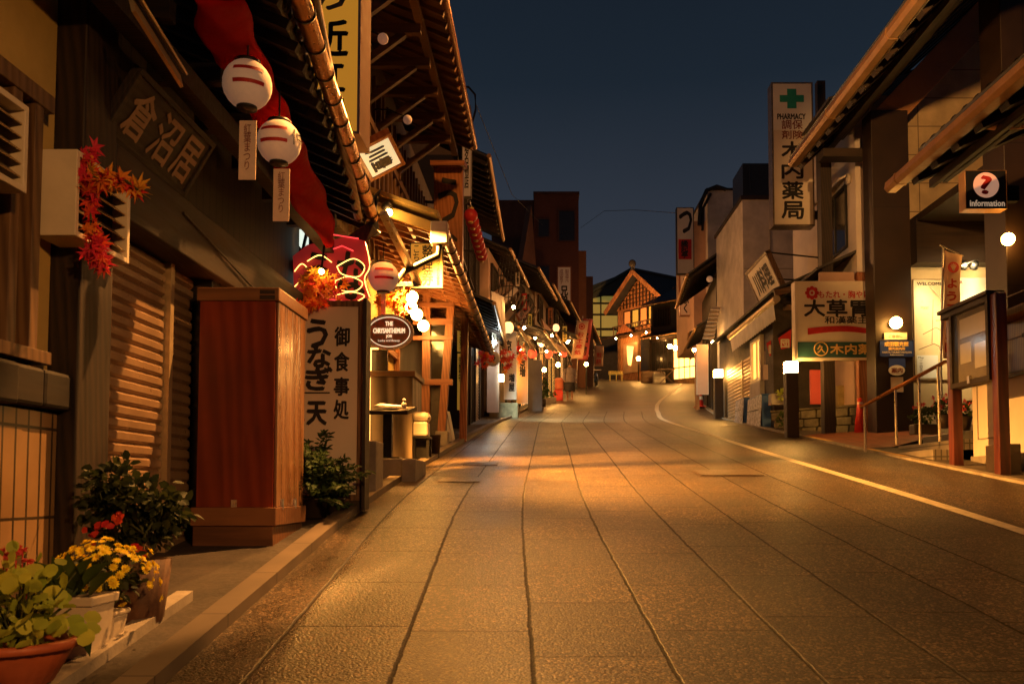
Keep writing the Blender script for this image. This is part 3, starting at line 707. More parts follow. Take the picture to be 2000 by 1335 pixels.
# terracotta bowl with lime leaves
c = at(30, 1300, 3.45); c.z = gp_(3.45)-.0
pl = potted('flower_bowl', 'ribbed terracotta bowl overflowing with lime green rounded leaves beside the square cream planter', c)
rim = at(30, 1252, 3.45).z-c.z; R0 = .215
mb = MB(); n = 48; prof = [(.10, .05), (.13, .06), (.19, rim-.05), (R0-.012, rim-.02)]
vs = []
for r_, z_ in prof:
    for j in range(n): a = 2*math.pi*j/n; k = r_*(1+.02*(1 if j % 2 else -1)); vs.append(c+V((k*math.cos(a), k*math.sin(a), z_)))
mb.add(vs, [(i*n+j, i*n+(j+1) % n, (i+1)*n+(j+1) % n, (i+1)*n+j) for i in range(3) for j in range(n)], True)
mb.lathe(c, [(R0-.012, rim-.025), (R0+.02, rim-.02), (R0+.02, rim+.01), (R0-.02, rim+.01), (R0-.03, rim-.03), (.001, rim-.03)], 40)
for a in (-2.2, -.9, .5, 2): mb.box(c.x+.1*math.cos(a)-.025, c.x+.1*math.cos(a)+.025, c.y+.1*math.sin(a)-.02, c.y+.1*math.sin(a)+.02, c.z, c.z+.055)
mb.lathe(c, [(.001, .05), (.12, .05)], 20)
bowl = mb.build('pot', 'terracotta', pl)
mb = MB(); bush(mb, c+V((0, 0, rim+.14)), (.24, .22, .25), 230, .066, .06, 'round', .1, .3); 
for _ in range(40):
    a = rnd.uniform(0, 6.28); p = c+V((math.cos(a)*R0*rnd.uniform(.8, 1.25), math.sin(a)*R0*rnd.uniform(.6, 1.1), rim+rnd.uniform(0, .10))); leaf(mb, p, V((math.cos(a), math.sin(a), -.2)), V((rnd.uniform(-.4, .4), -.8, .7)), .07, .06, 'round')
mb.build('leaves', 'leaf_lime', pl)
mb = MB()
for _ in range(40): a = rnd.uniform(0, 6.28); k = rnd.uniform(.05, .2); mb.tube([c+V((0, 0, rim-.02)), c+V((math.cos(a)*k, math.sin(a)*k, rim+rnd.uniform(.1, .3)))], .004, 4)
mb.build('stems', 'stem', pl)
for px, py in ((14, 1083), (32, 1072), (44, 1076), (54, 1096), (8, 1078)):
    mb = MB(); q = at(px, py, 3.5)
    for _ in range(7): leaf(mb, q, rdir(.3), rdir(), .026, .026, 'oval')
    mb.tube([q, q-V((0, 0, .15))], .003, 4)
    mb.build('flower', 'petal_pink', pl)
# square white planter with broad leaf plant
def square_pot(mb, c, w, h, taper=.82):
    for za, zb_, ka, kb in ((0.02, h*.86, taper, .96), (h*.86, h, 1.06, 1.1)):
        vs = [c+V((sx_*w/2*k, sy_*w/2*k, z)) for z, k in ((za, ka), (zb_, kb)) for sx_, sy_ in ((-1, -1), (1, -1), (1, 1), (-1, 1))]
        mb.add(vs, [(3, 2, 1, 0), (4, 5, 6, 7), (0, 1, 5, 4), (1, 2, 6, 5), (2, 3, 7, 6), (3, 0, 4, 7)])
    for a in (-1, 1):
        for b_ in (-1, 1): mb.box(c.x+a*w*.3-.02, c.x+a*w*.3+.02, c.y+b_*w*.3-.02, c.y+b_*w*.3+.02, c.z, c.z+.03)
c = floor_at(155, 3.9)
pl = potted('broad_leaf_plant', 'broad dark strap leaves in the larger square cream planter behind the terracotta bowl', c)
h = at(155, 1160, 3.9).z-c.z; mb = MB(); square_pot(mb, c, .22, h); mb.build('pot', 'pot_white', pl, bevel=.006)
MB().box(c.x-.1, c.x+.1, c.y-.1, c.y+.1, c.z+h*.95, c.z+h+.002).build('soil', 'soil', pl)
mb = MB()
for px, py in ((85, 1110), (110, 1105), (135, 1100), (165, 1102), (192, 1108), (205, 1125), (170, 1255), (60, 1140)):
    q = at(px, py, 3.75); o_ = c+V((rnd.uniform(-.05, .05), 0, h)); leaf(mb, o_, (q-o_), V((.2, -.9, .4)), (q-o_).length*1.1+.03, .075, 'oval')
mb.build('leaves', 'leaf_broad', pl)
# chrysanthemums
c = floor_at(208, 4.1)
pl = potted('chrysanthemum_pot', 'yellow chrysanthemums in the smaller white plastic pot before the bark planter', c)
h = at(208, 1190, 4.1).z-c.z; mb = MB(); square_pot(mb, c, .145, h, .74); mb.build('pot', 'pot_white', pl, bevel=.008)
cc_ = at(207, 1122, 4.15); mb = MB(); bush(mb, cc_, (.20, .18, .15), 260, .05, .03, 'oval', .2, .3); mb.build('leaves', 'leaf_dark', pl)
mb = MB()
for _ in range(30): mb.tube([c+V((0, 0, h-.01)), cc_+rdir()*.12], .003, 4)
mb.build('stems', 'stem', pl)
mb = MB()
for _ in range(115):
    d = rdir(.35); d.y -= .25; d.normalize(); q = cc_+V((d.x*.225, d.y*.2, d.z*.165))*rnd.uniform(.9, 1.08)
    if rnd.random() < .25: q = q+V((.03, -.03, -.06))
    u1 = d.cross(V((.2, .3, 1))).normalized(); u2 = d.cross(u1); R_ = rnd.uniform(.017, .027)
    for k in range(11):
        a = 2*math.pi*k/11; leaf(mb, q, (u1*math.cos(a)+u2*math.sin(a)+d*.25), d, R_, R_*.45)
    for k in range(6):
        a = 2*math.pi*k/6; leaf(mb, q+d*.004, (u1*math.cos(a)+u2*math.sin(a)+d*.9), d, R_*.6, R_*.4)
mb.build('flowers', 'petal_yellow', pl)
# big dark shrub in bark planter
c = V((at(272, 1150, 4.45).x, 4.45, gp_(4.45)))
pl = potted('dark_shrub', 'tall dark leafy shrub in a ribbed bark planter standing before the shutter', c)
mb = MB(); n = 40; vs = []; H_ = at(272, 1092, 4.4).z-c.z
for r_, z_ in ((.105, 0), (.115, .02), (.15, H_), (.135, H_), (.001, H_-.03)):
    for j in range(n):
        a = 2*math.pi*j/n; k = r_*(1+.035*math.sin(j*2.2)+.02*math.sin(j*5)); vs.append(c+V((k*math.cos(a), k*math.sin(a), z_)))
mb.add(vs, [(i*n+j, i*n+(j+1) % n, (i+1)*n+(j+1) % n, (i+1)*n+j) for i in range(4) for j in range(n)], True)
mb.build('pot', 'bark', pl)
mb = MB()
for px, py, rx, rz, k in ((215, 935, .14, .14, 150), (255, 985, .24, .2, 330), (320, 985, .13, .16, 150), (200, 985, .13, .15, 120), (300, 1035, .15, .12, 130), (235, 1040, .16, .10, 110), (345, 1000, .06, .12, 50)):
    bush(mb, at(px, py, 4.6), (rx, .2, rz), k, .062, .04, 'oval', .25, .2)
mb.build('leaves', 'leaf_dark', pl)
mb = MB()
for px, py in ((215, 925), (255, 960), (320, 985), (200, 985), (290, 1030), (235, 1030), (340, 1010)): mb.tube([c+V((0, 0, H_-.03)), c+V((0, .05, H_+.12)), at(px, py, 4.6)], .007, 5)
mb.build('branches', 'stem', pl)
mb = MB()
for px, py in ((232, 1015), (228, 1022), (190, 1030), (280, 1065), (175, 1045)):
    for _ in range(4): leaf(mb, at(px+rnd.uniform(-8, 8), py+rnd.uniform(-8, 8), 4.42), rdir(), V((0, -1, .2)), .05, .035)
mb.build('red_leaves', 'maple_red', pl)
# ================================================================== tall eating-house sign board
zs = gA(8.05)
s0 = at(515, 960, 8.0); s1 = at(712, 583, 8.0); w, h = s1.x-s0.x, s1.z-zs-.1
es = thing('standing_sign', 'tall cream sign board with black brushed columns behind the cedar cabinet', 'sign', (s0.x+w/2, 8.05, zs))
sign('', '', V((s0.x, 8.0, zs+.08)), X_, Z_, w, h, .10, 'sign_cream', 'wood_mid', [
    ('御', .73, .79, .90, .89, 'ink', .005), ('食', .73, .655, .90, .755, 'ink', .005), ('事', .73, .525, .90, .62, 'ink', .005), ('処', .73, .40, .90, .50, 'ink', .005),
    ('う', .41, .78, .64, .93, 'ink', .010), ('な', .42, .675, .68, .785, 'ink', .010), ('ぎ', .40, .555, .70, .675, 'ink', .010), ('天', .42, .37, .64, .49, 'ink', .009),
    ('一', .34, .535, .68, .543, 'ink', .0), ('き', .27, .83, .375, .92, 'ink', .006), ('の', .27, .70, .375, .78, 'ink', .006), ('や', .27, .57, .375, .66, 'ink', .006), ('生', .27, .39, .385, .47, 'ink_red', .006)], border=.055, parent=es, casename='frame')
MB().box(s1.x+.001, s1.x+.035, 7.93, 8.13, zs, zs+h+.09).build('edge_post', 'wood_dark', es, bevel=.004)
MB().box(s0.x, s1.x, 7.98, 8.12, zs-.02, zs+.079).build('foot', 'wood_dark_x', es)
# fern like shrub in two pots
for i, (px, Y, r, lab) in enumerate(((612, 7.55, .13, 'feathery green shrub in the dark round pot before the cream sign board'), (655, 7.75, .09, 'small trailing green plant in the narrower pot beside the feathery shrub'))):
    c = V((at(px, 1000, Y).x, Y, gp_(Y))); pl = potted('green_shrub', lab, c); h = at(px, 972, Y).z-c.z
    MB().lathe(c, [(.001, 0), (r*.75, 0), (r*.95, h*.9), (r*1.05, h*.9), (r*1.05, h), (r*.9, h), (.001, h-.02)], 20).build('pot', 'pot_dark', pl)
    mb = MB(); st = MB()
    for _ in range(60 if i == 0 else 14):
        d = rdir(.9); d.y -= .2; L = rnd.uniform(.6, 1.0) if i == 0 else rnd.uniform(.2, .34); o_ = c+V((0, 0, h)); P = [o_+V((d.x*L*.62*t_, d.y*L*.5*t_, (d.z*L*(1.15*t_-.55*t_*t_)))) for t_ in (0, .25, .5, .75, 1)]
        st.tube(P, .003, 4)
        for k in range(16):
            t_ = .25+.75*k/16; j = min(3, int(t_*4)); p = P[j].lerp(P[j+1], t_*4-j)
            for sg in (-1, 1): leaf(mb, p, (P[j+1]-P[j]).normalized()*.5+rdir()*.5+V((sg*.6, 0, -.1)), V((0, -.6, .8)), .055, .028)
    mb.build('leaves', 'leaf_fern', pl); st.build('stems', 'stem', pl)
maple('maple_garland', 'orange maple sprig spilling over the top left corner of the cream sign board', [(570, 600, 7.9), (600, 600, 7.9), (628, 588, 7.9)], 46, .085, .07, mats=('maple_red', 'maple_orange', 'maple_yellow'), share=(.4, .4, .2))
# ================================================================== lit sign cluster between the two shops
a, b_ = at(566, 700, 9.9), at(640, 445, 9.9)
r = thing('light_box', 'pale blue white light box half hidden behind the wooden bracket arm', 'light box', (a.x, 9.9, a.z))
MB().box(a.x, b_.x, 9.9, 10.0, a.z, b_.z).build('casing', 'metal_strip', r)
MB().box(a.x+.02, b_.x-.02, 9.89, 9.899, a.z+.02, b_.z-.02).build('panel', 'panel_white', r)
mb = MB(); mb.bar(at(572, 470, 9.8), at(612, 520, 9.8), .05, .04).bar(at(600, 450, 9.8), at(575, 560, 9.8), .03, .03); mb.build('bar', 'wood_dark', r)
r = thing('neon_sign', 'magenta neon sign with glowing yellow outlines above the cream sign board', 'neon sign', at(650, 590, 9.3))
poly = [(572, 500), (600, 478), (640, 470), (680, 462), (712, 470), (722, 510), (712, 545), (722, 575), (705, 592), (640, 588), (575, 595)]
MB().prism([at(x, y, 9.3) for x, y in poly], (0, .08, 0)).build('panel', 'magenta_lit', r)
mb = MB()
for P in ([(658, 520), (690, 505), (712, 520), (700, 540), (668, 535), (658, 520)], [(655, 548), (682, 540), (708, 552), (694, 568), (660, 565), (655, 548)], [(650, 578), (685, 570), (712, 578), (690, 592)], [(575, 560), (600, 540), (625, 552), (612, 575), (585, 585)], [(600, 510), (625, 498), (648, 512)], [(575, 530), (590, 515), (606, 530)], [(716, 478), (722, 520), (712, 545), (722, 580)]):
    Q = [at(x, y, 9.27) for x, y in P]; C_ = []
    for i in range(len(Q)-1):
        a0, a1, a2, a3 = Q[max(i-1, 0)], Q[i], Q[i+1], Q[min(i+2, len(Q)-1)]
        for k in range(6): u = k/6; C_.append(.5*((2*a1)+(a2-a0)*u+(2*a0-5*a1+4*a2-a3)*u*u+(3*a1-a0-3*a2+a3)*u*u*u))
    mb.tube(C_+[Q[-1]], .005, 6)
mb.build('neon_tube', 'neon_yellow', r)
mb = MB()
for P in ([(610, 470), (650, 458), (700, 466)], [(590, 590), (640, 584), (700, 592)], [(640, 490), (668, 480), (690, 490)]): mb.tube([at(x, y, 9.27) for x, y in P], .008, 6)
mb.build('neon_tube', 'neon_red', r)
text('うな', at(600, 585, 9.285), X_, Z_, .62, .52, 'ink', r, .012)
maple('maple_garland', 'bright yellow maple sprig glowing in front of the magenta neon sign', [(600, 545, 9.0), (620, 540, 9.0), (645, 550, 9.0)], 44, .10, .10, mats=('maple_yellow', 'maple_orange', 'maple_red'), share=(.7, .2, .1))
maple('maple_garland', 'thick red and orange maple bunch hiding the left half of the neon sign', [(575, 590, 8.95), (600, 570, 8.95), (630, 585, 8.95), (655, 560, 8.95)], 110, .085, .15, mats=('maple_red', 'maple_orange', 'maple_pink'), share=(.45, .3, .25))
r = thing('spot_bulb', 'small bare bulb glowing among the maple leaves beside the neon sign', 'bulb', at(628, 530, 8.85))
MB().ball(at(628, 530, 8.85), .028).build('bulb', 'flood_glow', r); MB().tube([at(628, 530, 8.85)+V((0, 0, .03)), at(628, 530, 8.85)+V((0, .1, .3))], .012, 6).build('holder', 'iron', r)
# ================================================================== restaurant B
gB = lambda y: ZR(y)+.03
Bd = thing('restaurant', 'two storey timber eel restaurant with low tiled porch roof and glowing globes', 'restaurant', (-2.3, 15, gB(15)))
wx = -2.35
MB().box(-8, wx-.4, 10.05, 21, -.4, 3.3).build('wall', 'wood_mid', Bd)
MB().box(-8, -2.62, 10.0, 20.6, 3.35, 6.7).build('upper_wall', 'plank_wall', Bd)
MB().box(-8, -2.64, 9.93, 9.995, 3.3, 6.7).build('end_wall', 'plaster_pink', Bd)
MB().box(-2.72, -2.50, 9.85, 10.02, 3.3, 6.9).build('corner_post', 'wood_mid', Bd, bevel=.008)
mb = MB()
for i in range(28): y = 10.25+i*.36; mb.box(-2.6, -2.55, y, y+.07, 3.4, 6.2)
mb.box(-2.6, -2.53, 10.1, 20.5, 5.3, 5.42)
mb.build('lattice', 'wood_mid', Bd)
# upper eave
e0, e1 = at(862, 0, 11.0), at(911, 285, 15.75); ez = (e0.z+e1.z)/2; ex = -1.36
mb = MB(); corrugated(mb, (ex, 8.6, ez), (ex, 15.8, ez), (-5, 15.8, ez+1.6), (-5, 8.6, ez+1.6), 26, .04, 4); mb.build('upper_roof', 'roof_tile', Bd)
mb = MB()
for i in range(24): y = 8.75+i*.3; mb.bar((ex+.03, y, ez-.09), (-3, y, ez+.64), .07, .09)
mb.each('rafter', 'wood_mid_x', Bd)
MB().slab([(ex+.02, 8.7, ez-.052), (ex+.02, 15.75, ez-.052), (-3, 15.75, ez+.61), (-3, 8.7, ez+.61)], .012).build('soffit', 'wood_mid_x', Bd)
MB().tube([(ex+.05, 8.5, ez+.0), (ex+.05, 15.85, ez+.0)], .06, 12).build('gutter', 'copper', Bd)
mb = MB()
for y in (10.3, 11.2, 12.1, 13.0, 13.9, 14.8):
    mb.bar((-2.6, y, ez-.28), (ex-.28, y, ez-.28), .10, .12).bar((-2.55, y, ez-.85), (ex-.5, y, ez-.33), .08, .09)
    mb.box(-2.6, -2.5, y-.05, y+.05, ez-1.0, ez-.2)
mb.bar((ex-.3, 8.7, ez-.17), (ex-.3, 15.7, ez-.17), .1, .1)
mb.each('eave_bracket', 'wood_mid_x', Bd)
# lower porch roof
lz = 3.30; lx = -1.32
f0, f1 = at(748, 372, 11.0), at(850, 412, 11.0)
mb = MB(); corrugated(mb, (lx-.05, 11.0, lz+.10), (lx-.05, 20.9, lz+.10), (-2.7, 20.9, lz+.55), (-2.7, 11.0, lz+.55), 34, .035, 3); mb.build('lower_roof', 'roof_brown', Bd)
mb = MB().slab([(lx-.08, 10.95, lz+.10), (-2.7, 10.95, lz+.56), (-2.7, 10.95, lz+.42), (lx-.08, 10.95, lz-.04)], .05)
mb.slab([(lx-.06, 10.93, lz+.19), (-2.7, 10.93, lz+.66), (-2.7, 11.3, lz+.66), (lx-.06, 11.3, lz+.19)], .06); mb.build('barge_board', 'plaster_yellow', Bd, bevel=.006)
mb = MB()
for i in range(30): y = 11.2+i*.33; mb.bar((lx-.05, y, lz+.02), (-2.7, y, lz+.44), .05, .07)
mb.each('rafter', 'wood_red_x', Bd)
mb = MB()
for i in range(5): x = lx-.2-i*.27; z = lz+.0+(.2+i*.27)*.34; mb.bar((x, 11.1, z), (x, 20.8, z), .05, .05)
mb.each('purlin', 'wood_red', Bd)
g = MB().tube([(lx+.02, 10.95, lz+.0), (lx+.02, 20.9, lz+.0)], .07, 12).build('gutter', 'copper', Bd)
mb = MB()
for i in range(16): y = 11.2+i*.6; mb.lathe((lx+.02, y, lz), [(.072, 0), (.082, 0), (.082, .03), (.072, .03)], 12, Y_)
mb.each('gutter_strap', 'iron', g)
MB().box(lx-.14, lx+.08, 10.88, 11.08, lz-.18, lz+.10).build('rain_head', 'plaster_white', Bd, bevel=.015)
pts = [(lx-.03, 10.98, lz-.18), (lx-.05, 10.98, lz-.32), at(790, 530, 10.9), at(775, 548, 10.6)]
MB().tube(pts, .04, 10).build('downpipe', 'iron', Bd)
# long lit steel channel hanging in front of the porch
mb = MB().bar(at(748, 415, 10.2), at(818, 555, 11.2), .09, .07).bar(at(818, 555, 11.2), at(760, 556, 10.9), .07, .06)
solo('light_rail', mb, 'steel', 'slanting metal lighting rail under the porch roof beside the flood bulb', 'rail', bevel=.006)
r = thing('flood_lamp', 'bright bare flood bulb clamped under the front edge of the porch roof', 'flood lamp', at(760, 425, 10.75))
MB().ball(at(760, 415, 10.75), .045).build('bulb', 'flood_glow', r)
MB().lathe(at(757, 408, 10.8), [(.001, 0), (.05, 0), (.07, .07), (.06, .07)], 14, (-.2, .6, .5)).build('shade', 'iron', r)
# big yellow sign
a, c = at(600, 262, 9.4), at(706, -60, 9.4)
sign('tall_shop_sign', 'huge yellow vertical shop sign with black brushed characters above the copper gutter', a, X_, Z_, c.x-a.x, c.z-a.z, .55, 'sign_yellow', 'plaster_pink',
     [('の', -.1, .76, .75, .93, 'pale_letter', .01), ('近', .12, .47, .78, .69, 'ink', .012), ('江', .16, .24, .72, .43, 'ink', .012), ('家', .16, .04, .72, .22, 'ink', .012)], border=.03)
# tilted plaque
O = at(690, 296, 10.2); A_ = at(735, 205, 9.75); B_ = at(724, 355, 10.75)
Uv = (B_-O); wv = Uv.length; Uv.normalize(); Vv = (A_-O); Vv = (Vv-Uv*Vv.dot(Uv)); hv = Vv.length; Vv.normalize()
sign('tilted_plaque', 'gold framed plaque glowing pale cream and leaning out beside the huge yellow sign', O, Uv, Vv, wv, hv, .09, 'plaque_lit', 'orange_board', [('川豊', .12, .15, .88, .8, 'ink', .012)], border=.05)
# round eave lamps
for (px, py, Y, lab) in ((748, 76, 10.4, 'unlit round white lamp high under the upper eave, nearest to the yellow sign'), (796, 234, 12.6, 'unlit round white lamp lower down the same eave above the tilted plaque')):
    c = at(px, py, Y); r = thing('eave_lamp', lab, 'lamp', c-V((0, 0, .07)), 'round lamps under the upper eave')
    MB().ball(c, .068).build('globe', 'paper_white', r); MB().tube([c+V((-.02, .02, .05)), c+V((-.3, .1, .2)), (-2.55, Y+.1, c.z+.2)], .012, 6).build('arm', 'iron', r)
# yellow notice
a, c = at(800, 563, 11.45), at(866, 474, 11.45)
sign('yellow_notice', 'yellow hanging notice with large black characters and a downward arrow under the porch gutter', a, X_, Z_, c.x-a.x, c.z-a.z, .04, 'sign_yellow2', 'wood_dark',
     [(vert('整理券'), .36, .05, .70, .97, 'ink', .003), (vert('こちら'), .08, .40, .26, .96, 'ink', .001), ('↓', .06, .04, .30, .36, 'ink', .001), (vert('川豊店内でのお食事'), .82, .04, .93, .97, 'ink', 0)], border=.014)
a, c = at(893, 686, 19), at(911, 614, 19)
sign('narrow_notice', 'narrow yellow vertical notice on the red porch post', a, X_, Z_, c.x-a.x, c.z-a.z, .05, 'sign_yellow2', 'sign_yellow2', [(vert('うなぎ弁当'), .2, .05, .8, .95, 'ink', .003)], border=.012)
a, c = at(893, 800, 18.6), at(902, 690, 18.6)
sign('yellow_banner', 'long thin yellow strip sign standing below the narrow notice', a, X_, Z_, c.x-a.x, c.z-a.z, .04, 'sign_yellow2', 'sign_yellow2', [(vert('営業中'), .2, .5, .8, .95, 'ink', .002)], border=.008)
# globe lights
gl = [(804, 580, 13.4), (803, 600, 14.0), (814, 614, 14.6), (827, 636, 15.3)]
words = ['highest and nearest', 'second', 'third', 'lowest and farthest']
for (px, py, Y), w_ in zip(gl, words):
    c = at(px, py, Y); r = thing('globe_light', f'glowing warm globe light, {w_} in the string of four under the porch', 'globe light', c-V((0, 0, .08)), 'glowing globe lights under the porch')
    MB().ball(c, .10, 12).build('globe', 'globe_glow', r); MB().lathe(c+V((0, 0, .098)), [(.04, 0), (.04, .06), (.001, .06)], 10).build('cap', 'iron', r)
mb = MB().tube([at(*p)+V((0, 0, .18)) for p in gl], .008, 5).tube([at(804, 580, 13.4)+V((0, 0, .18)), at(735, 575, 11.5)], .008, 5)
solo('light_cable', mb, 'iron', 'thin cable carrying the four globe lights', 'cable')
lantern(749, 541, 60, 10.0, 'squat white lantern with two red bars hanging by the lighting rail above the oval sign', None, None, None)
maple('maple_garland', 'orange maple branch hanging behind the globe lights and oval sign', [(740, 590, 10.9), (765, 580, 11), (780, 600, 11), (790, 560, 11)], 80, .10, .14, mats=('maple_orange', 'maple_red', 'maple_yellow'), share=(.5, .2, .3))
# oval hanging sign
c = at(760, 648, 10.4); r = thing('oval_sign', 'oval hanging sign with white lettering and ornate rim below the globe lights', 'sign', c-V((0, 0, .24)))
def ell(mb, c, rx, rz, y0, y1, n=40):
    return mb.prism([c+V((rx*math.cos(2*math.pi*i/n), y0, rz*math.sin(2*math.pi*i/n))) for i in range(n)], (0, y1-y0, 0))
def ering(mb, c, rx, rz, wd, y0, y1, n=48):
    vs = []
    for i in range(n):
        a = 2*math.pi*i/n
        for k, y in ((0, y0), (wd, y0), (wd, y1), (0, y1)): vs.append(c+V(((rx-k)*math.cos(a), y, (rz-k)*math.sin(a))))
    mb.add(vs, [(4*i+j, 4*i+(j+1) % 4, 4*((i+1) % n)+(j+1) % 4, 4*((i+1) % n)+j) for i in range(n) for j in range(4)])
ell(MB(), c, .275, .20, 0, .04).build('panel', 'oval_face', r)
mb = MB(); ering(mb, c, .292, .215, .022, -.02, .05)
for i in range(46): a = 2*math.pi*i/46; mb.ball(c+V((.285*math.cos(a), -.02, .208*math.sin(a))), .012, 6)
mb.build('rim', 'sign_cream', r)
mb = MB(); ering(mb, c, .255, .183, .008, -.006, .0); mb.build('white_line', 'lit_letter', r)
text('THE', c+V((-.045, 0, .075)), X_, Z_, .09, .05, 'lit_letter', r, .002); text('CHRYSANTHEMUM', c+V((-.19, 0, -.015)), X_, Z_, .38, .06, 'lit_letter', r, .002)
text('JOE', c+V((-.035, 0, -.075)), X_, Z_, .07, .04, 'lit_letter', r, .001); text('Lucky and Beauty', c+V((-.13, 0, -.125)), X_, Z_, .26, .035, 'lit_letter', r)
MB().box(c.x-.10, c.x-.05, 10.39, 10.44, c.z+.205, c.z+.55).build('hanger', 'steel', r, bevel=.006)
# porch frame with screens
Yp = 15.8
def px_(x): return at(x, 700, Yp).x
def pz_(y): return at(860, y, Yp).z
pr = thing('porch_frame', 'red timber entrance porch frame with dark screens on stone feet', 'porch', (px_(850), Yp, gB(Yp)))
mb = MB()
mb.box(px_(824), px_(840), Yp, Yp+.12, gB(Yp)+.25, pz_(560)); mb.build('post', 'wood_red', pr, bevel=.006)
MB().bar((px_(863), Yp+.03, pz_(842)), (px_(881), Yp+.06, pz_(575)), .14, .14).build('post', 'wood_red', pr, bevel=.006)
MB().bar((px_(893), Yp+1.2, gB(Yp+1)), (px_(896), Yp+1.2, pz_(575)), .14, .14).build('post', 'wood_red', pr, bevel=.006)
for y, hgt in ((746, .11), (660, .08), (628, .11), (596, .08)): MB().box(px_(806), px_(884), Yp-.03, Yp+.07, pz_(y)-hgt/2, pz_(y)+hgt/2).build('rail', 'wood_red_x', pr, bevel=.004)
MB().box(px_(842), px_(872), Yp+.05, Yp+.07, pz_(738), pz_(620)).build('screen', 'glass_dark', pr)
MB().box(px_(840), px_(872), Yp+.08, Yp+.1, pz_(860), pz_(752)).build('dark_panel', 'concrete_dark', pr)
MB().box(px_(852), px_(877), Yp-.12, Yp+.16, gB(Yp)-.05, pz_(842)).build('stone_foot', 'kerbstone', pr, bevel=.02)
# warm room glimpsed behind the counter
MB().box(-2.74, -2.70, 10.4, 15.5, .3, 3.2).build('lit_wall', 'plaster_yellow', Bd)
mb = MB().box(-2.69, -2.60, 13.9, 14.0, .4, 3.2).box(-2.69, -2.60, 12.2, 12.3, .4, 3.2).box(-2.69, -2.60, 15.4, 15.5, .4, 3.2).box(-2.69, -2.62, 10.4, 15.4, 2.3, 2.4)
mb.build('door_frame', 'wood_red', Bd)
MB().box(-2.695, -2.68, 12.31, 13.89, .5, 2.29).build('lit_door', 'room_glow', Bd)
# counter
r = thing('ticket_counter', 'boxy wood grain ticket counter glowing under the globe lights', 'counter', (-2.2, 13, gB(13)))
a, c = at(722, 893, 12.6), at(806, 735, 12.6); ztop = at(722, 727, 12.6).z
MB().box(a.x, c.x, 12.6, 13.5, gB(13)-.1, c.z).build('body', 'counter_grain', r, bevel=.006)
MB().box(a.x-.03, c.x+.04, 12.56, 13.55, c.z+.001, ztop+.02).build('top', 'wood_mid_x', r, bevel=.006)
a, c = at(722, 690, 13), at(765, 655, 13)
r = thing('counter_awning', 'small brown tile awning over a dark hatch behind the counter', 'awning', (a.x, 13.1, a.z))
MB().slab([(a.x, 12.8, a.z+.1), (c.x+.1, 12.8, a.z+.1), (c.x-.05, 13.2, c.z+.1), (a.x, 13.2, c.z+.1)], .05).build('cover', 'roof_brown', r)
MB().box(a.x+.03, c.x-.06, 13.0, 13.06, ztop+.05, a.z+.06).build('hatch', 'glass_dark', r)
# step block and lectern
zs_ = at(760, 895, 10.6).z
mb = MB().box(-2.05, -1.62, 10.45, 11.1, gB(10.6)-.15, zs_).box(-1.72, -1.55, 10.40, 11.3, gB(10.6)-.15, zs_-.01)
solo('step_block', mb, 'concrete', 'grey concrete step block under the black menu stand', 'step', bevel=.012)
r = thing('menu_stand', 'black pedestal menu stand holding an open pale menu', 'menu stand', (-1.88, 10.75, zs_))
p_ = at(757, 895, 10.7); MB().box(p_.x-.055, p_.x+.055, 10.66, 10.76, zs_+.02, at(757, 805, 10.7).z).build('pedestal', 'black_metal', r, bevel=.006)
MB().box(p_.x-.16, p_.x+.16, 10.58, 10.88, zs_, zs_+.02).build('foot', 'black_metal', r, bevel=.006)
t0, t1 = at(722, 802, 10.55), at(797, 802, 10.55)
MB().slab([(t0.x, 10.5, t0.z), (t1.x, 10.5, t0.z), (t1.x+.05, 10.95, t0.z+.09), (t0.x+.05, 10.95, t0.z+.09)], .05).build('top', 'wood_dark_x', r, bevel=.006)
MB().slab([(t0.x+.05, 10.55, t0.z+.065), (t1.x-.14, 10.55, t0.z+.06), (t1.x-.10, 10.82, t0.z+.09), (t0.x+.08, 10.82, t0.z+.12)], .015).build('menu', 'sign_white', r)
mb = MB().ball((t1.x-.08, 10.75, t0.z+.09), .03, 8, (1, 1, 1.6)).ball((t1.x-.08, 10.75, t0.z+.15), .022, 8)
solo('figurine', mb, 'sign_white', 'tiny pale figurine standing on the black menu stand', 'figurine')
# white bin on black stool
p_ = at(825, 890, 12.9); z0 = gB(12.9)
r = thing('white_bin', 'rounded white lidded tub on a black stool beside the counter', 'tub', (p_.x, 12.9, at(825, 853, 12.9).z))
zz = at(825, 853, 12.9).z; zt_ = at(825, 806, 12.9).z
MB().box(p_.x-.13, p_.x+.10, 12.7, 13.0, zz, zz+(zt_-zz)*.6).build('body', 'bin_white', r, bevel=.03)
MB().box(p_.x-.14, p_.x+.12, 12.69, 13.01, zz+(zt_-zz)*.6+.001, zt_).build('lid', 'bin_white', r, bevel=.06)
mb = MB()
for dx in (-.12, .08):
    for y in (12.72, 12.96): mb.box(p_.x+dx, p_.x+dx+.04, y, y+.04, z0-.05, zz-.03)
mb.box(p_.x-.14, p_.x+.13, 12.7, 13.01, zz-.029, zz-.001)
mb.box(p_.x-.10, p_.x+.08, 12.80, 12.92, z0+.0, zz-.04)
solo('black_stool', mb, 'black_paint', 'black stool carrying the white tub', 'stool')
p_ = at(848, 880, 13.6); mb = MB().lathe((p_.x, 13.6, gB(13.6)-.03), [(.001, 0), (.08, 0), (.1, .33), (.105, .33), (.105, .36), (.001, .36)], 16)
solo('dark_bucket', mb, 'pot_dark', 'dark bucket on the kerb beside the black stool', 'bucket')
p_ = at(745, 940, 9.2); mb = MB().box(p_.x-.14, p_.x-.02, 9.0, 9.4, gB(9.2)-.1, at(745, 862, 9.2).z)
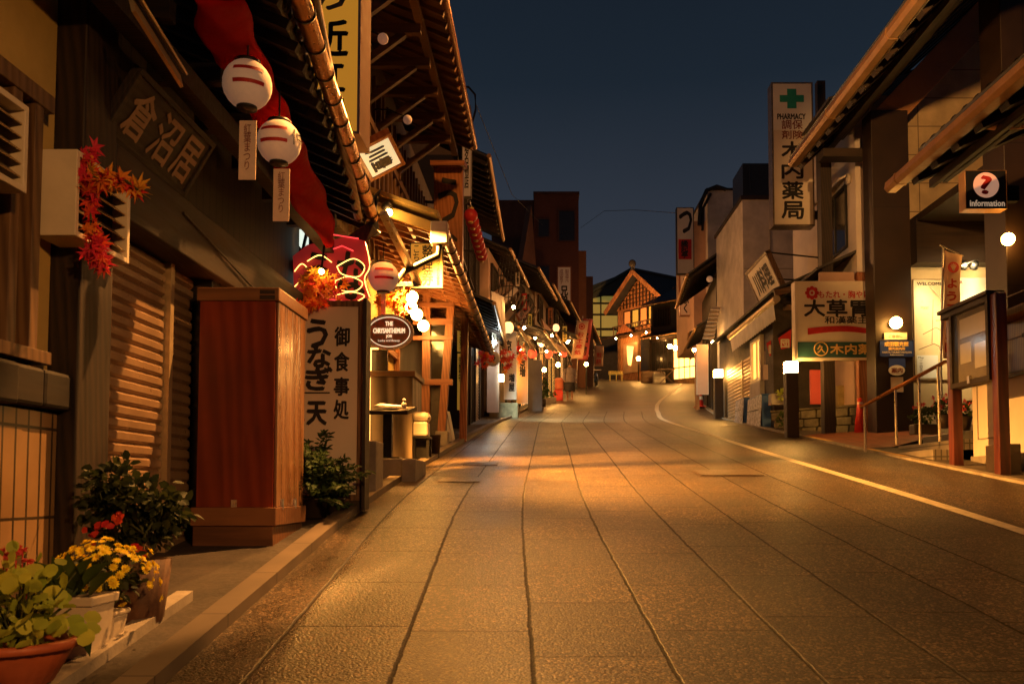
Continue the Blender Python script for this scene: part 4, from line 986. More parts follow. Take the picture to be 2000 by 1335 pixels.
solo('edge_block', mb, 'concrete', 'narrow grey block standing against the dark edge of the cream sign board', 'block', bevel=.01)
for i, (px, lab) in enumerate(((880, 'pale sandwich board leaning by the stone foot of the porch'), (888, 'second pale board leaning behind the sandwich board by the porch'))):
    p_ = at(px, 850, 16.6+i*.5); mb = MB().slab([(p_.x, 16.3+i*.5, gB(16.5)), (p_.x, 16.8+i*.5, gB(16.8)), (p_.x-.12, 16.8+i*.5, gB(16.8)+.62), (p_.x-.12, 16.3+i*.5, gB(16.5)+.62)], .025)
    solo('leaning_board', mb, 'sign_cream', lab, 'board')
# tall orange board with a little roof
a, c = at(846, 600, 17), at(904, 326, 17)
r = sign('roofed_board', 'tall orange wooden sign board under its own little roof with a black brushed character', a, X_, Z_, c.x-a.x, c.z-a.z, .22, 'orange_board', 'orange_board',
     [('う', .12, .60, .88, .93, 'ink', .015), ('な', .2, .34, .85, .55, 'ink', .012), ('ぎ', .2, .06, .85, .28, 'ink', .012)], border=.03)
MB().slab([(a.x-.04, 16.7, c.z+.02), (c.x+.06, 16.7, c.z+.02), (c.x+.06, 17.3, c.z+.16), (a.x-.04, 17.3, c.z+.16)], .09).box(a.x-.02, c.x+.02, 16.85, 17.2, c.z+.001, c.z+.06).build('roof', 'wood_red_x', r)
a, c = at(902, 384, 20), at(921, 232, 20)
sign('pale_strip_sign', 'pale narrow vertical sign rising behind the roofed orange board', a, X_, Z_, c.x-a.x, c.z-a.z, .2, 'sign_white', 'concrete', [(vert('旅館名物店'), .25, .1, .75, .9, 'ink', .004)], border=.012)
# ================================================================== generic shop house
def frame_T(O, side, th):
    R = Matrix.Rotation(th, 4, 'Z'); S = Matrix.Diagonal((side, 1, 1, 1))
    return Matrix.Translation(V(O)) @ R @ S
def shop(name, label, O, side, th, L, h1, h2, depth=7, wall='plank_wall', up='plaster_dirty', roof='roof_tile', o1=.9, o2=.8, front='shutter', win='lattice', pitch=.45, lit=None, wood_='wood_dark', cat='shop', lower=True, fill_bulbs=0):
    T = frame_T(O, side, th); r = thing(name, label, cat, O)
    B = lambda: MB(T)
    B().box(-depth, 0, 0, L, -2, h1).build('wall', wall, r)
    B().box(-depth, -.12, .0, L, h1+.001, h2).build('upper_wall', up, r)
    mid = -depth/2; hr = h2+(o2-mid)*pitch-.1
    mb = B(); a, b, c, d = (T @ V(p) for p in ((o2, -.25, h2-.1), (o2, L+.25, h2-.1), (mid, L+.25, hr), (mid, -.25, hr)))
    mb.T = None; corrugated(mb, a, b, c, d, int(L/.3), .04, 3)
    a2, b2 = (T @ V(p) for p in ((-depth-o2, -.25, h2-.1), (-depth-o2, L+.25, h2-.1))); mb.slab([a2, b2, c, d], .08)
    mb.tube([d+V((0, 0, .08)), c+V((0, 0, .08))], .12, 8); mb.build('roof', roof, r)
    B().prism([(-.12, .02, h2+.001), (-depth, .02, h2+.001), (mid, .02, hr-.13)], (0, L-.04, 0)).build('gable', up, r)
    mb = B()
    for i in range(int(L/.45)): y = .1+i*.45; mb.bar((o2-.03, y, h2-.2), (-.3, y, h2-.2+(o2+.27)*pitch), .07, .09)
    if lower:
        for i in range(int(L/.45)): y = .1+i*.45; mb.bar((o1-.03, y, h1-.05), (0, y, h1+.26), .06, .07)
    mb.each('rafter', wood_, r)
    if lower:
        mb = MB(); corrugated(mb, *(T @ V(p) for p in ((o1, -.1, h1), (o1, L+.1, h1), (-.1, L+.1, h1+.4), (-.1, -.1, h1+.4))), int(L/.28), .035, 2); mb.build('lower_roof', roof, r)
    B().tube([(o2+.05, -.3, h2-.14), (o2+.05, L+.3, h2-.14)], .06, 8).build('gutter', 'gutter_tan', r)
    if lower: B().tube([(o1+.05, -.12, h1-.04), (o1+.05, L+.12, h1-.04)], .05, 8).build('gutter', 'gutter_tan', r)
    if fill_bulbs:
        for i in range(fill_bulbs): c_ = T @ V((o1*.55, L*(i+.5)/fill_bulbs, h1-.12)); MB().ball(c_, .05, 6).build('eave_fill_bulb', 'eave_fill_bulb', r)  # added under-eave lights that wash the shop front
    # front
    mb = B(); n = max(2, round(L/1.6))
    for i in range(n+1): y = i*(L-.14)/n; mb.box(.001, .09, y, y+.14, -1.5, h1-.08)
    mb.box(.001, .085, 0, L, h1-.25, h1-.09)
    mb.build('front_frame', wood_, r)
    w = (L-.14)/n-.14
    for i in range(n):
        y = i*(L-.14)/n+.14
        kind = front[i % len(front)] if isinstance(front, (list, tuple)) else front
        if kind == 'shutter': slats(B(), V((.03, y, -1)), Y_, Z_, X_, w, h1+.74, .09, .02).build('shutter', 'shutter_metal', r)
        elif kind == 'lit':
            B().box(.005, .02, y, y+w, -.2, h1-.26).build('lit_door', lit or 'room_glow', r)
            m2 = B()
            for k in range(4): yy = y+k*w/4; m2.box(.021, .05, yy, yy+.05, -.2, h1-.26)
            m2.box(.021, .045, y, y+w, .55, .62); m2.build('door_lattice', wood_, r)
        else:
            B().box(.005, .03, y, y+w, -1, h1-.26).build('door', 'wood_mid' if kind == 'door' else 'glass_dark', r)
            m2 = B()
            for k in range(5): yy = y+k*w/5; m2.box(.031, .05, yy, yy+.04, -1, h1-.26)
            m2.build('door_lattice', wood_, r)
    if win:
        m = max(1, round(L/2.6))
        for i in range(m):
            y = L*(i+.5)/m-.65; z = h1+(h2-h1)*.35; hh = (h2-h1)*.48
            f = B().box(-.119, -.03, y-.06, y+1.36, z-.07, z).box(-.119, -.03, y-.06, y+1.36, z+hh, z+hh+.07).box(-.119, -.04, y-.06, y, z, z+hh).box(-.119, -.04, y+1.3, y+1.36, z, z+hh)
            if win == 'lattice':
                for k in range(1, 9): f.box(-.1, -.06, y+1.3*k/9, y+1.3*k/9+.03, z, z+hh)
            fo = f.build('window', wood_, r); B().box(-.118, -.105, y, y+1.3, z, z+hh).build('pane', 'glass_dark', fo)
    return r, T
def gnd(y): return ZR(y)+.03
# ---- left side, further up
C1, TC1 = shop('plank_shop', 'dark plank shop house with a row of red lanterns below its tall eave', (-2.05, 21.2, gnd(22)), 1, 0, 6.6, 3.0, 6.7, wall='plank_wall', up='plank_wall', o1=.75, o2=.62, front=('door', 'glass', 'shutter'))
TH = -math.atan(.135)
E1, _ = shop('pale_upper_shop', 'narrow shop house with pinkish upper wall just beyond the lantern row', (-1.75, 28.2, gnd(29)), 1, TH*.7, 4.6, 2.8, 5.4, up='plaster_pink', o1=.85, o2=.6, front=('shutter', 'glass'), fill_bulbs=3)
E2, _ = shop('leaning_eave_shop', 'low timber shop house under overlapping lit eaves in the middle distance on the left', (-1.05, 33.2, gnd(34.5)), 1, TH, 5, 2.7, 5.2, up='plank_wall', o1=1.0, o2=.8, front=('lit', 'door'), lit='amber_pane', fill_bulbs=3)
E3, _ = shop('balcony_shop', 'timber shop house with lit doorway behind the walking figure', (-.35, 38.6, gnd(40)), 1, TH, 6, 2.7, 5.0, up='wood_mid', o1=.8, o2=.7, front=('lit', 'glass', 'lit'), lit='window_amber', fill_bulbs=3)
E4, _ = shop('banner_shop', 'low dark shop below the brown tiled block with red banners outside', (.5, 45.0, gnd(46.5)), 1, TH, 7, 2.8, 4.6, up='wood_mid', o1=1.1, o2=.8, front=('door', 'lit', 'glass'), lit='amber_pane', fill_bulbs=3)
E5, _ = shop('low_shop', 'farthest low shop on the left just below the crest of the street', (2.35, 59.5, gnd(61)), 1, TH, 9, 2.8, 4.2, up='wood_mid', o1=.9, o2=.8, front=('glass', 'door'), win=None, fill_bulbs=3)
# brown tiled block
a, c = at(1043, 640, 52), at(1130, 380, 52)
r = thing('brown_block', 'tall brown tiled flat roofed building block rising above the shop roofs', 'building', (a.x, 52, gnd(52)))
MB().box(a.x-.0, c.x, 52, 60, 3, c.z).build('wall', 'brown_block', r)
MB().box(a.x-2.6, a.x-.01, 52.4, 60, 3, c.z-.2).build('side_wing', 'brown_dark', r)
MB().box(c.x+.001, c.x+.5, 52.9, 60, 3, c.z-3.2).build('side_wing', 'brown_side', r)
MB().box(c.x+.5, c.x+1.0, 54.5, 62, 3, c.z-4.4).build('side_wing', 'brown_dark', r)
MB().box(a.x-.05, c.x+.05, 51.95, 60, c.z+.001, c.z+.18).build('parapet', 'brown_dark', r)
def pxz(x, y, Y): return at(x, y, Y)
for x0_, y0_, x1_, y1_ in ((1052, 462, 1072, 428), (1092, 470, 1122, 412), (1052, 560, 1072, 520)):
    p, q = at(x0_, y0_, 52), at(x1_, y1_, 52)
    f = MB().box(p.x-.08, q.x+.08, 51.93, 51.999, p.z-.08, p.z).box(p.x-.08, q.x+.08, 51.93, 51.999, q.z, q.z+.08).box(p.x-.08, p.x, 51.93, 51.999, p.z, q.z).box(q.x, q.x+.08, 51.93, 51.999, p.z, q.z).build('window', 'brown_dark', r)
    MB().box(p.x, q.x, 51.97, 51.998, p.z, q.z).build('pane', 'glass_dark', f)
p0, p1, p2, p3 = at(1008, 560, 44), at(1052, 555, 50), at(1038, 405, 50), at(1034, 400, 49)
mb = MB().prism([at(1012, 560, 46), at(1050, 560, 50), at(1038, 400, 50)], (-.3, .3, 0))
solo('lit_tone_gable', mb, 'brown_side', 'triangular side wall of the brown block, lamplight put into its paler brown', 'wall')  # light on the block's side is put into this paler brown
a, c = at(1088, 620, 50.5), at(1116, 520, 50.5)
sign('vertical_shop_sign', 'white vertical sign with three black characters on the brown block', a, X_, Z_, c.x-a.x, c.z-a.z, .35, 'sign_white', 'wood_red', [(vert('兄弟堂'), .22, .05, .78, .62, 'ink', .02), (vert('成田菓子'), .12, .66, .42, .96, 'ink_brown', .0), (vert('製造元'), .58, .7, .88, .96, 'ink_brown', .0)], border=.06)
a, c = at(1046, 602, 44), at(1066, 556, 44)
sign('red_wall_sign', 'small dark red lit wall sign left of the white vertical sign', a, X_, Z_, c.x-a.x, c.z-a.z, .25, 'red_cloth', 'wood_mid', [(vert('甘味'), .25, .1, .75, .9, 'ink_gold', .01)], border=.04)
# row of red lanterns
for i in range(8):
    y = 18.4+i*.46; c = V((-1.6, y, 5.86)); rr = .15
    w_ = ['nearest', 'second', 'third', 'fourth', 'fifth', 'sixth', 'seventh', 'farthest'][i]
    L = thing('red_lantern', f'red lantern, {w_} in the row of eight under the dark eave', 'lantern', c-V((0, 0, rr)), 'row of red lanterns under the dark eave')
    MB().lathe(c, [(max(.002, rr*math.sin(math.pi*k/12)), -rr*math.cos(math.pi*k/12)) for k in range(13)], 14).build('paper_body', 'red_lantern', L)
    MB().lathe(c+V((0, 0, .13)), [(.001, 0), (.07, 0), (.07, .04), (.001, .04)], 10).lathe(c-V((0, 0, .16)), [(.001, 0), (.06, 0), (.06, .03), (.001, .03)], 10).each('ring', 'ink_gold', L)
mb = MB().tube([(-1.6, 18.0, 6.05), (-1.6, 22.2, 6.05)], .025, 6).bar((-1.6, 18.2, 6.05), (-2.7, 18.2, 6.1), .05).bar((-1.6, 22.0, 6.05), (-2.1, 22.0, 6.1), .05)
solo('lantern_rail', mb, 'iron', 'dark rail from which the eight red lanterns hang', 'rail')
# roof items
mb = MB().tube([at(895, 172, 22), at(915, 170, 22), at(928, 185, 22), at(929, 215, 22), at(922, 240, 22)], .03, 6).tube([at(897, 186, 22), at(912, 184, 22), at(908, 210, 22)], .03, 6).box(at(898, 0, 22).x, at(920, 0, 22).x, 22, 22.4, at(900, 235, 22).z, at(900, 205, 22).z).tube([at(912, 300, 22), at(912, 205, 22)], .05, 6)
solo('roof_hoop', mb, 'iron', 'black hooped pipe work sticking up above the left eaves against the sky', 'pipe')
mb = MB()
for i, x in enumerate((915, 928, 940, 950)): mb.box(at(x, 0, 25).x, at(x+9, 0, 25).x, 25, 25.4, 8.5, at(x, 296+i*8, 25).z)
solo('ridge_ornament', mb, 'roof_tile', 'dark stepped ridge tiles on top of the plank shop', 'ridge tile')
# lattice gate like frame and sloping signs in the middle distance
def tilt_sign(label, pts, Y0, Y1, face='weathered', case='wood_mid', tx=None, t=.06):
    O, B_, D_ = at(*pts[0], Y0), at(*pts[1], Y1), at(*pts[2], Y0)
    Uv = B_-O; w_ = Uv.length; Uv.normalize(); Vv = D_-O; Vv = Vv-Uv*Vv.dot(Uv); h_ = Vv.length; Vv.normalize()
    return sign('sloping_sign', label, O, Uv, Vv, w_, h_, t, face, case, [(tx, .12, .15, .88, .85, 'ink', .01)] if tx else [], border=.04, cat='sign')
tilt_sign('weathered grey sign board sloping out over the pavement above the white shop curtain', [(968, 585), (1003, 560), (962, 572)], 27, 28.5, t=.05)
tilt_sign('second weathered sign board sloping out below the grey one, lit orange', [(978, 605), (1014, 568), (972, 590)], 29, 31, 'sign_cream', t=.05)
tilt_sign('tilted cream sign plaque under the pale upper shop eave', [(1008, 655), (1024, 628), (1018, 640)], 31, 33, 'sign_cream', 'wood_mid', '茶')
tilt_sign('thin tilted board below the dark red lit wall sign', [(1062, 640), (1080, 660), (1058, 622)], 38, 41, 'orange_board', 'wood_mid')
tilt_sign('long tilted lit eave board above the far left doorway lamp', [(1062, 668), (1105, 688), (1060, 658)], 37, 41, 'orange_board', 'wood_red_x')
tilt_sign('dark weathered board standing aslant on the low roof above the round white sign', [(984, 640), (1006, 612), (976, 622)], 28.5, 30, 'weathered', 'wood_dark')
tilt_sign('reddish board tipped forward on the low roof beside the red hanging sign', [(1016, 628), (1036, 604), (1010, 612)], 32.5, 34.5, 'orange_board', 'wood_red_x', '名物')
tilt_sign('cream board tipped forward on the lower roof under the yellow hanging sign', [(1034, 668), (1050, 652), (1028, 652)], 35, 36.5, 'sign_cream', 'wood_mid_x')
tilt_sign('brown board with pale writing leaning over the doorway of the balcony shop', [(1076, 672), (1092, 664), (1072, 656)], 41.5, 43, 'wood_mid_y', 'orange_board')
mb = MB()
for i in range(7): mb.bar(at(1004+i*6, 600+i*4, 31+i), at(1016+i*6, 574+i*5, 31.2+i), .06, .05)
solo('roof_rack', mb, 'weathered', 'row of slanting timber struts along the low left roofs', 'struts')
mb = MB()
for i in range(6): mb.bar(at(964+i*7, 590, 27.4), at(978+i*6, 500, 27.4), .03)
for k in range(4): mb.bar(at(966+k*4, 582-k*22, 27.4), at(1000+k*3, 580-k*22, 27.4), .03)
solo('wire_rack', mb, 'iron', 'dark wire lattice against the pinkish upper wall on the left', 'lattice')
# white shop curtain (noren)
mb = MB(); n = 24; vs = []
p_ = at(960, 568, 25.4); q_ = at(985, 580, 27.2); p2 = at(962, 680, 25.4); q2 = at(985, 665, 27.2)
for i in range(n+1):
    for k in range(7):
        v = p_.lerp(q_, i/n).lerp(p2.lerp(q2, i/n), k/6); v = v+V((.06*math.sin(i*1.4)*k/6, .05*math.sin(i*.9), 0)); vs.append(v)
mb.add(vs, [(i*7+k, i*7+k+1, (i+1)*7+k+1, (i+1)*7+k) for i in range(n) for k in range(6)], True)
solo('shop_curtain', mb, 'noren_white', 'white shop curtain catching cool light under the plank shop eave', 'curtain', solid=.01)
r = thing('cool_lamp', 'small cool white lamp glowing behind the white shop curtain', 'lamp', at(966, 668, 25))
MB().ball(at(966, 668, 25), .06, 8).build('bulb', 'cool_glow', r); MB().tube([at(966, 668, 25)+V((0, 0, .05)), at(962, 650, 25)], .015, 5).build('arm', 'iron', r)
spot('cool_lamp_light', at(968, 668, 25.0)+V((.1, .1, -.02)), (1.2, 27.4, 2.1), 1500, 95, (.82, 1, .78), .06, .9)
mb = MB().box(at(937, 0, 23.5).x, at(954, 0, 23.5).x, 23.5, 23.8, at(940, 672, 23.5).z, at(940, 645, 23.5).z)
solo('dark_box_lamp', mb, 'black_paint', 'black rectangular lamp housing on the corner of the plank shop', 'lamp housing')
r = thing('round_sign', 'round white hanging sign with one black character beside the red maple leaves', 'sign', at(961, 715, 24.5)); c = at(961, 700, 24.5)
MB().lathe(c, [(.001, 0), (.21, 0), (.23, .05), (.21, .1), (.001, .1)], 24, (.1, -1, 0)).build('panel', 'sign_white', r); text('う', c+V((-.08, -.105, -.1)), X_, Z_, .18, .2, 'ink', r, .006)
r = thing('flower_sign', 'small white flower shaped sign on the restaurant corner by the yellow notice', 'sign', at(918, 656, 20.5)); c = at(918, 642, 20.5); mb = MB()
for k in range(5): a = 2*math.pi*k/5+.3; mb.disc(c+V((.085*math.cos(a), 0, .085*math.sin(a))), .075, (0, -1, 0), .03, 14)
mb.build('petals', 'sign_white', r); mb = MB()
for k in range(5): a = 2*math.pi*k/5+.3; mb.disc(c+V((.05*math.cos(a), -.031, .05*math.sin(a))), .022, (0, -1, 0), .004, 10)
mb.build('lettering', 'ink_red', r)
for (px, py, Y, n, lab) in ((946, 692, 23.6, 26, 'red maple spray on the plank shop corner, left of the round white sign'), (990, 700, 28.0, 30, 'large red maple spray between the two white fabric panels and the round sign'), (1014, 690, 29.6, 22, 'small red maple spray at the top of the farther white panel')):
    maple('maple_spray', lab, [(px, py-12, Y), (px+3, py, Y), (px+2, py+18, Y)], n, .17, .26, mats=('maple_red', 'maple_orange'), share=(.65, .35))
a, c = at(984, 780, 28.8), at(1009, 648, 28.8)
sign('fabric_sign', 'tall white fabric panel with black characters behind the grey lantern post', a, X_, Z_, c.x-a.x, c.z-a.z, .03, 'sign_white', 'sign_white', [(vert('京'), .12, .72, .6, .88, 'ink', .012), (vert('増'), .4, .26, .85, .38, 'ink', .01), (vert('屋'), .4, .12, .85, .24, 'ink', .01)], border=.012, cat='panel', group=None)
a, c = at(1009, 788, 30.2), at(1031, 692, 30.2)
sign('fabric_sign', 'second white fabric panel reading two black characters, beside the dark doorway', a, X_, Z_, c.x-a.x, c.z-a.z, .03, 'plaster_pink', 'sign_white', [(vert('京増'), .25, .55, .78, .90, 'ink', .012)], border=.012, cat='panel')
a, c = at(951, 805, 26), at(975, 665, 26)
sign('fabric_sign', 'plain pinkish panel wall left of the grey lantern post', a, X_, Z_, c.x-a.x, c.z-a.z, .05, 'plaster_pink', 'plaster_pink', border=.01, cat='panel')
a, c = at(1031, 790, 31.2), at(1059, 702, 31.2)
mb = MB().box(a.x, c.x, 31.2, 31.9, gnd(31.5)-.1, c.z)
solo('dark_cabinet', mb, 'dark_grey', 'dark grey cabinet standing beyond the white fabric panels', 'cabinet', bevel=.02)
mb = MB().box(at(955, 0, 27).x, at(1012, 0, 27).x, 27.6, 28.2, gnd(27.6)-.2, at(960, 782, 27).z)
solo('stone_trough', mb, 'stone_wall', 'low rough stone trough at the foot of the white fabric panels', 'trough', bevel=.03)
p_ = V((at(903, 825, 19.4).x, 19.4, gnd(19.4)))
r = thing('small_notice_stand', 'small pale red notice on a thin stand at the dark shop corner', 'notice stand', p_)
MB().box(p_.x-.07, p_.x+.09, 19.4, 19.42, p_.z+.45, p_.z+1.0).build('panel', 'pink_panel', r); MB().box(p_.x-.06, p_.x-.04, 19.4, 19.42, p_.z, p_.z+.45).box(p_.x+.06, p_.x+.08, 19.4, 19.42, p_.z, p_.z+.45).build('leg', 'iron', r)
mb = MB()
bm_ = [(905, 945, 30)]
# ---- hanging shop signs and lanterns along the left eaves
hs = [(1006, 560, 1016, 520, 30.6, 'sign_cream', 'narrow cream hanging sign with dark characters beside the wire lattice', '漬物'),
      (1018, 606, 1030, 572, 33.5, 'red_lantern', 'small red hanging sign board with cream characters under the low eave', '酒'),
      (1030, 650, 1040, 612, 34.5, 'sign_yellow2', 'yellow hanging sign with dark characters near the dark grey cabinet', '団子'),
      (1052, 690, 1062, 655, 37.0, 'sign_cream', 'cream hanging sign over the doorway behind the small flower boxes', 'そば'),
      (1070, 640, 1080, 600, 41.0, 'orange_board', 'orange wooden hanging sign under the white vertical sign', '羊羹'),
      (1080, 690, 1089, 664, 42.0, 'red_lantern', 'second small red hanging sign close to the lit doorway lamp', '祭'),
      (1098, 668, 1108, 636, 45.0, 'sign_yellow2', 'amber hanging sign just left of the leaning red banners', '菓子'),
      (1042, 560, 1052, 528, 39.0, 'sign_cream', 'high cream sign fixed above the dark red lit wall sign', '宿')]
for x0, y0, x1, y1, Y, face, lab, tx in hs:
    a, c = at(x0, y0, Y), at(x1, y1, Y)
    sign('hanging_sign', lab, a, X_, Z_, c.x-a.x, c.z-a.z, .1, face, 'wood_dark', [(vert(tx), .2, .1, .8, .9, 'ink' if face != 'red_lantern' else 'sign_cream', .006)], border=.02, group='small hanging shop signs')
ll = [(993, 640, 28.0, 'white'), (1040, 690, 33.0, 'red'), (1057, 668, 36.5, 'white'), (1072, 692, 39.5, 'red'), (1086, 640, 43.0, 'white'), (1101, 690, 43.5, 'red')]
wh = ['above the first white fabric panel', 'beside the yellow hanging sign', 'beside the cream doorway sign', 'between the lit doorway and the small flower boxes', 'below the white vertical sign', 'left of the leaning red banners']
for (px, py, Y, kind), w_ in zip(ll, wh):
    c = at(px, py, Y); rr = .17; L = thing('eave_lantern', f'small {kind} paper lantern {w_}', 'lantern', c-V((0, 0, rr)), 'small eave lanterns')
    MB().lathe(c, [(max(.002, rr*math.sin(math.pi*k/12)), -rr*1.2*math.cos(math.pi*k/12)) for k in range(13)], 14).build('paper_body', 'lit_paper' if kind == 'white' else 'lit_red_paper', L)
    MB().lathe(c+V((0, 0, .17)), [(.001, 0), (.08, 0), (.08, .04), (.001, .04)], 10).lathe(c-V((0, 0, .21)), [(.001, 0), (.07, 0), (.07, .03), (.001, .03)], 10).each('ring', 'black_paint', L)
# ---- lantern posts
def lantern_post(px, Y, h, w, label, stone='concrete', grp='street lantern posts'):
    p = V((at(px, 800, Y).x, Y, gnd(Y)-.04)); r = thing('lantern_post', label, 'lantern post', p, grp)
    MB().box(p.x-w/2, p.x+w/2, Y, Y+w, p.z-.05, p.z+h).build('post', stone, r, bevel=.015)
    MB().box(p.x-w*.46, p.x+w*.46, Y+w*.04, Y+w*.96, p.z+h+.012, p.z+h+w*.95).build('lamp_box', 'lamp_glow', r)
    MB().box(p.x-w*.5, p.x+w*.5, Y, Y+w, p.z+h+w*.96, p.z+h+w*1.02).box(p.x-w*.5, p.x+w*.5, Y, Y+w, p.z+h+.001, p.z+h+.011).build('cap', 'iron', r)
    return r
lantern_post(977, 29.5, 1.12, .27, 'grey square lantern post glowing before the white panels')
lantern_post(1549, 18.3, 1.38, .26, 'brown square lantern post glowing before the mossy stone wall', 'pillar_brown')
lantern_post(1405, 27.2, 1.30, .27, 'square lantern post glowing beside the metal shutter past the tarpaulin stacks', 'pillar_brown')
# ---- small wall and pole lamps
def pole_lamp(px, py, Y, label, pole=True, r_=.10, em='small_glow'):
    c = at(px, py, Y); g_ = gnd(Y); r = thing('small_lamp', label, 'lamp', (c.x, Y, g_) if pole else c)
    MB().ball(c, r_, 10).build('globe', em, r)
    m = MB()
    if pole: m.tube([(c.x, Y+.05, g_-.1), (c.x, Y+.05, c.z-r_*.9)], .04, 8)
    else: m.tube([c+V((0, .02, r_)), c+V((-.1, .2, r_*2.4))], .03, 6)
    m.build('pole' if pole else 'arm', 'iron', r); return r
pole_lamp(1090, 712, 40.0, 'small lamp glowing by the shop doorway left of the walking figure', False)
pole_lamp(1145, 711, 44.5, 'lamp glowing on a thin pole right of the walking figure')
pole_lamp(1063, 722, 36.0, 'lamp glowing low beside the dark cabinet on the left', False, .09)
pole_lamp(1247, 700, 66, 'lamp glowing under the porch of the gabled house at the crest', True, .16)
pole_lamp(1308, 676, 60, 'left of the two lamps glowing over the bright far doorway', False, .16)
pole_lamp(1319, 679, 59, 'right of the two lamps glowing over the bright far doorway', False, .16)
pole_lamp(1330, 684, 56, 'small lamp under the slanting eave right of the bright far doorway', False, .10)
for px, py, Y, lab in ((1003, 600, 27.6, 'bare bulb tucked under the lower eave above the white fabric panels'), (1024, 640, 32.4, 'added bare bulb under the low eave just beyond the white fabric panels'), (1078, 655, 37.5, 'added bare bulb under the lit doorway eave behind the red sale stand'), (1108, 668, 44.0, 'added bare bulb under the eave by the leaning red banners'), (1392, 668, 30.5, 'added bare bulb under the eave beside the pale standing panel'), (1362, 655, 38.5, 'added bare bulb under the striped eave far beyond the traffic cone'), (1340, 690, 47.0, 'added bare bulb under the eave of the shop at the bend')):
    pole_lamp(px, py, Y, lab, False, .055, 'eave_fill_bulb')  # mostly unseen lights added to fill the street fronts
# ---- banners, stand, person
def nobori(name, label, px, pyt, pyb, Y, w, lean, face, tx, ink, mon=None, grp=None):
    b0 = at(px, pyb, Y); tp = at(px+lean, pyt, Y); g_ = V((b0.x-lean*.3*Y/F, Y, gnd(Y))); r = thing(name, label, 'banner', g_, grp)
    ax = (tp-b0).normalized(); Uv = X_; MB().tube([g_, b0, tp+ax*.15], .018, 6).build('pole', 'steel', r)
    L = (tp-b0).length; mb = MB(); n = 14; vs = []
    for i in range(n+1):
        for k in range(5): p = b0+ax*(L*i/n)+Uv*(w*k/4+.01); vs.append(p+V((0, .05*math.sin(i*.8+k*.9), 0)))
    mb.add(vs, [(i*5+k, i*5+k+1, (i+1)*5+k+1, (i+1)*5+k) for i in range(n) for k in range(4)], True)
    mb.build('cloth', face, r, solid=.006); MB().tube([tp-Uv*.08, tp+Uv*(w+.03)-V((0, 0, .04))], .012, 6).build('crossbar', 'steel', r)
    sgn = Uv.cross(ax)
    if sgn.y > 0: pass
    for i, ch in enumerate(tx):
        text(ch, b0+ax*(L*(.72-.62*(i+1)/len(tx)))+Uv*w*.22+V((0, -.06, 0)), Uv, ax, w*.56, L*.5/len(tx), ink, r, w*.012)
    if mon:
        cc0 = b0+ax*L*.84+Uv*w*.5+V((0, -.062, 0)); mb = MB(); mb.disc(cc0, w*.27, (0, -1, 0), .004, 20); mb.build('crest', mon, r)
        mb = MB()
        for k in range(6): a = 2*math.pi*k/6; mb.disc(cc0+V((w*.15*math.cos(a), -.006, w*.15*math.sin(a))), w*.055, (0, -1, 0), .002, 8)
        mb.build('crest_mark', face, r)
    return r
nobori('red_banner', 'pale banner with red writing leaning out near the walking figure', 1115, 626, 700, 46, .62, 12, 'nobori', 'お土産処', 'ink_red', 'ink_red', 'leaning shop banners')
nobori('red_banner', 'redder banner leaning just behind the pale one near the walking figure', 1128, 622, 702, 47.5, .55, 10, 'pink_panel', '名物', 'ink', None, 'leaning shop banners')
nobori('shop_banner', 'dark pinkish banner hanging at the far left corner by the crest', 1160, 675, 715, 58, .6, 2, 'plaster_pink', '煎餅', 'ink_red', None)
p_ = V((at(1091, 780, 38.2).x, 38.2, gnd(38.2)))
r = thing('red_stand', 'squat red and orange sale stand on the pavement beside the walking figure', 'stand', p_)
MB().box(p_.x-.22, p_.x+.2, 38.2, 38.6, p_.z-.05, p_.z+.45).build('base', 'cone_red', r, bevel=.06); MB().box(p_.x-.16, p_.x+.22, 38.25, 38.55, p_.z+.451, p_.z+1.0).build('board', 'terracotta', r, bevel=.08)
p_ = V((at(1043, 790, 33).x+.3, 33, gnd(33)))
r = thing('pavement_plant', 'scruffy dark potted plant on the pavement before the dark grey cabinet', 'potted plant', p_)
MB().lathe(p_, [(.001, 0), (.14, 0), (.18, .3), (.001, .3)], 14).build('pot', 'pot_dark', r); mb = MB(); bush(mb, p_+V((0, 0, .75)), (.25, .25, .45), 90, .16, .08); mb.build('leaves', 'leaf_fern', r)
for i, (px, Y, lab) in enumerate(((1064, 35.2, 'small clump of green plants in a box left of the red sale stand'), (1075, 36.4, 'low pale flower box with sparse green leaves at the kerb'))):
    p_ = V((at(px, 770, Y).x, Y, gnd(Y))); r = thing('flower_box', lab, 'flower box', p_)
    MB().box(p_.x-.25, p_.x+.25, Y, Y+.25, p_.z-.03, p_.z+.22).build('pot', 'concrete', r, bevel=.02); mb = MB(); bush(mb, p_+V((0, .12, .32)), (.27, .15, .16), 60, .10, .06); mb.build('leaves', 'leaf_fern', r)
# ---- person
Yq = 38.4; f_ = at(1113, 785, Yq); g_ = V((f_.x, Yq, ZR(Yq)))
P_ = thing('person', 'person walking up the street in a grey coat and dark skirt', 'person', g_)
def skin(name, verts, edges, mt, parent, root=0):
    me = bpy.data.meshes.new(name); me.from_pydata([v[0] for v in verts], edges, []); o = bpy.data.objects.new(name, me); COL.objects.link(o); o.parent = parent
    o.modifiers.new('skin', 'SKIN'); s = o.modifiers.new('sub', 'SUBSURF'); s.levels = 1; s.render_levels = 2
    lay = me.skin_vertices[0] if me.skin_vertices else None
    if lay is None:
        bm = bmesh.new(); bm.from_mesh(me); bm.verts.layers.skin.verify(); bm.to_mesh(me); bm.free(); lay = me.skin_vertices[0]
    for i, v in enumerate(verts):
        rr = v[1]; lay.data[i].radius = (rr, rr) if not isinstance(rr, tuple) else rr
    lay.data[root].use_root = True; me.materials.append(M[mt]); return o
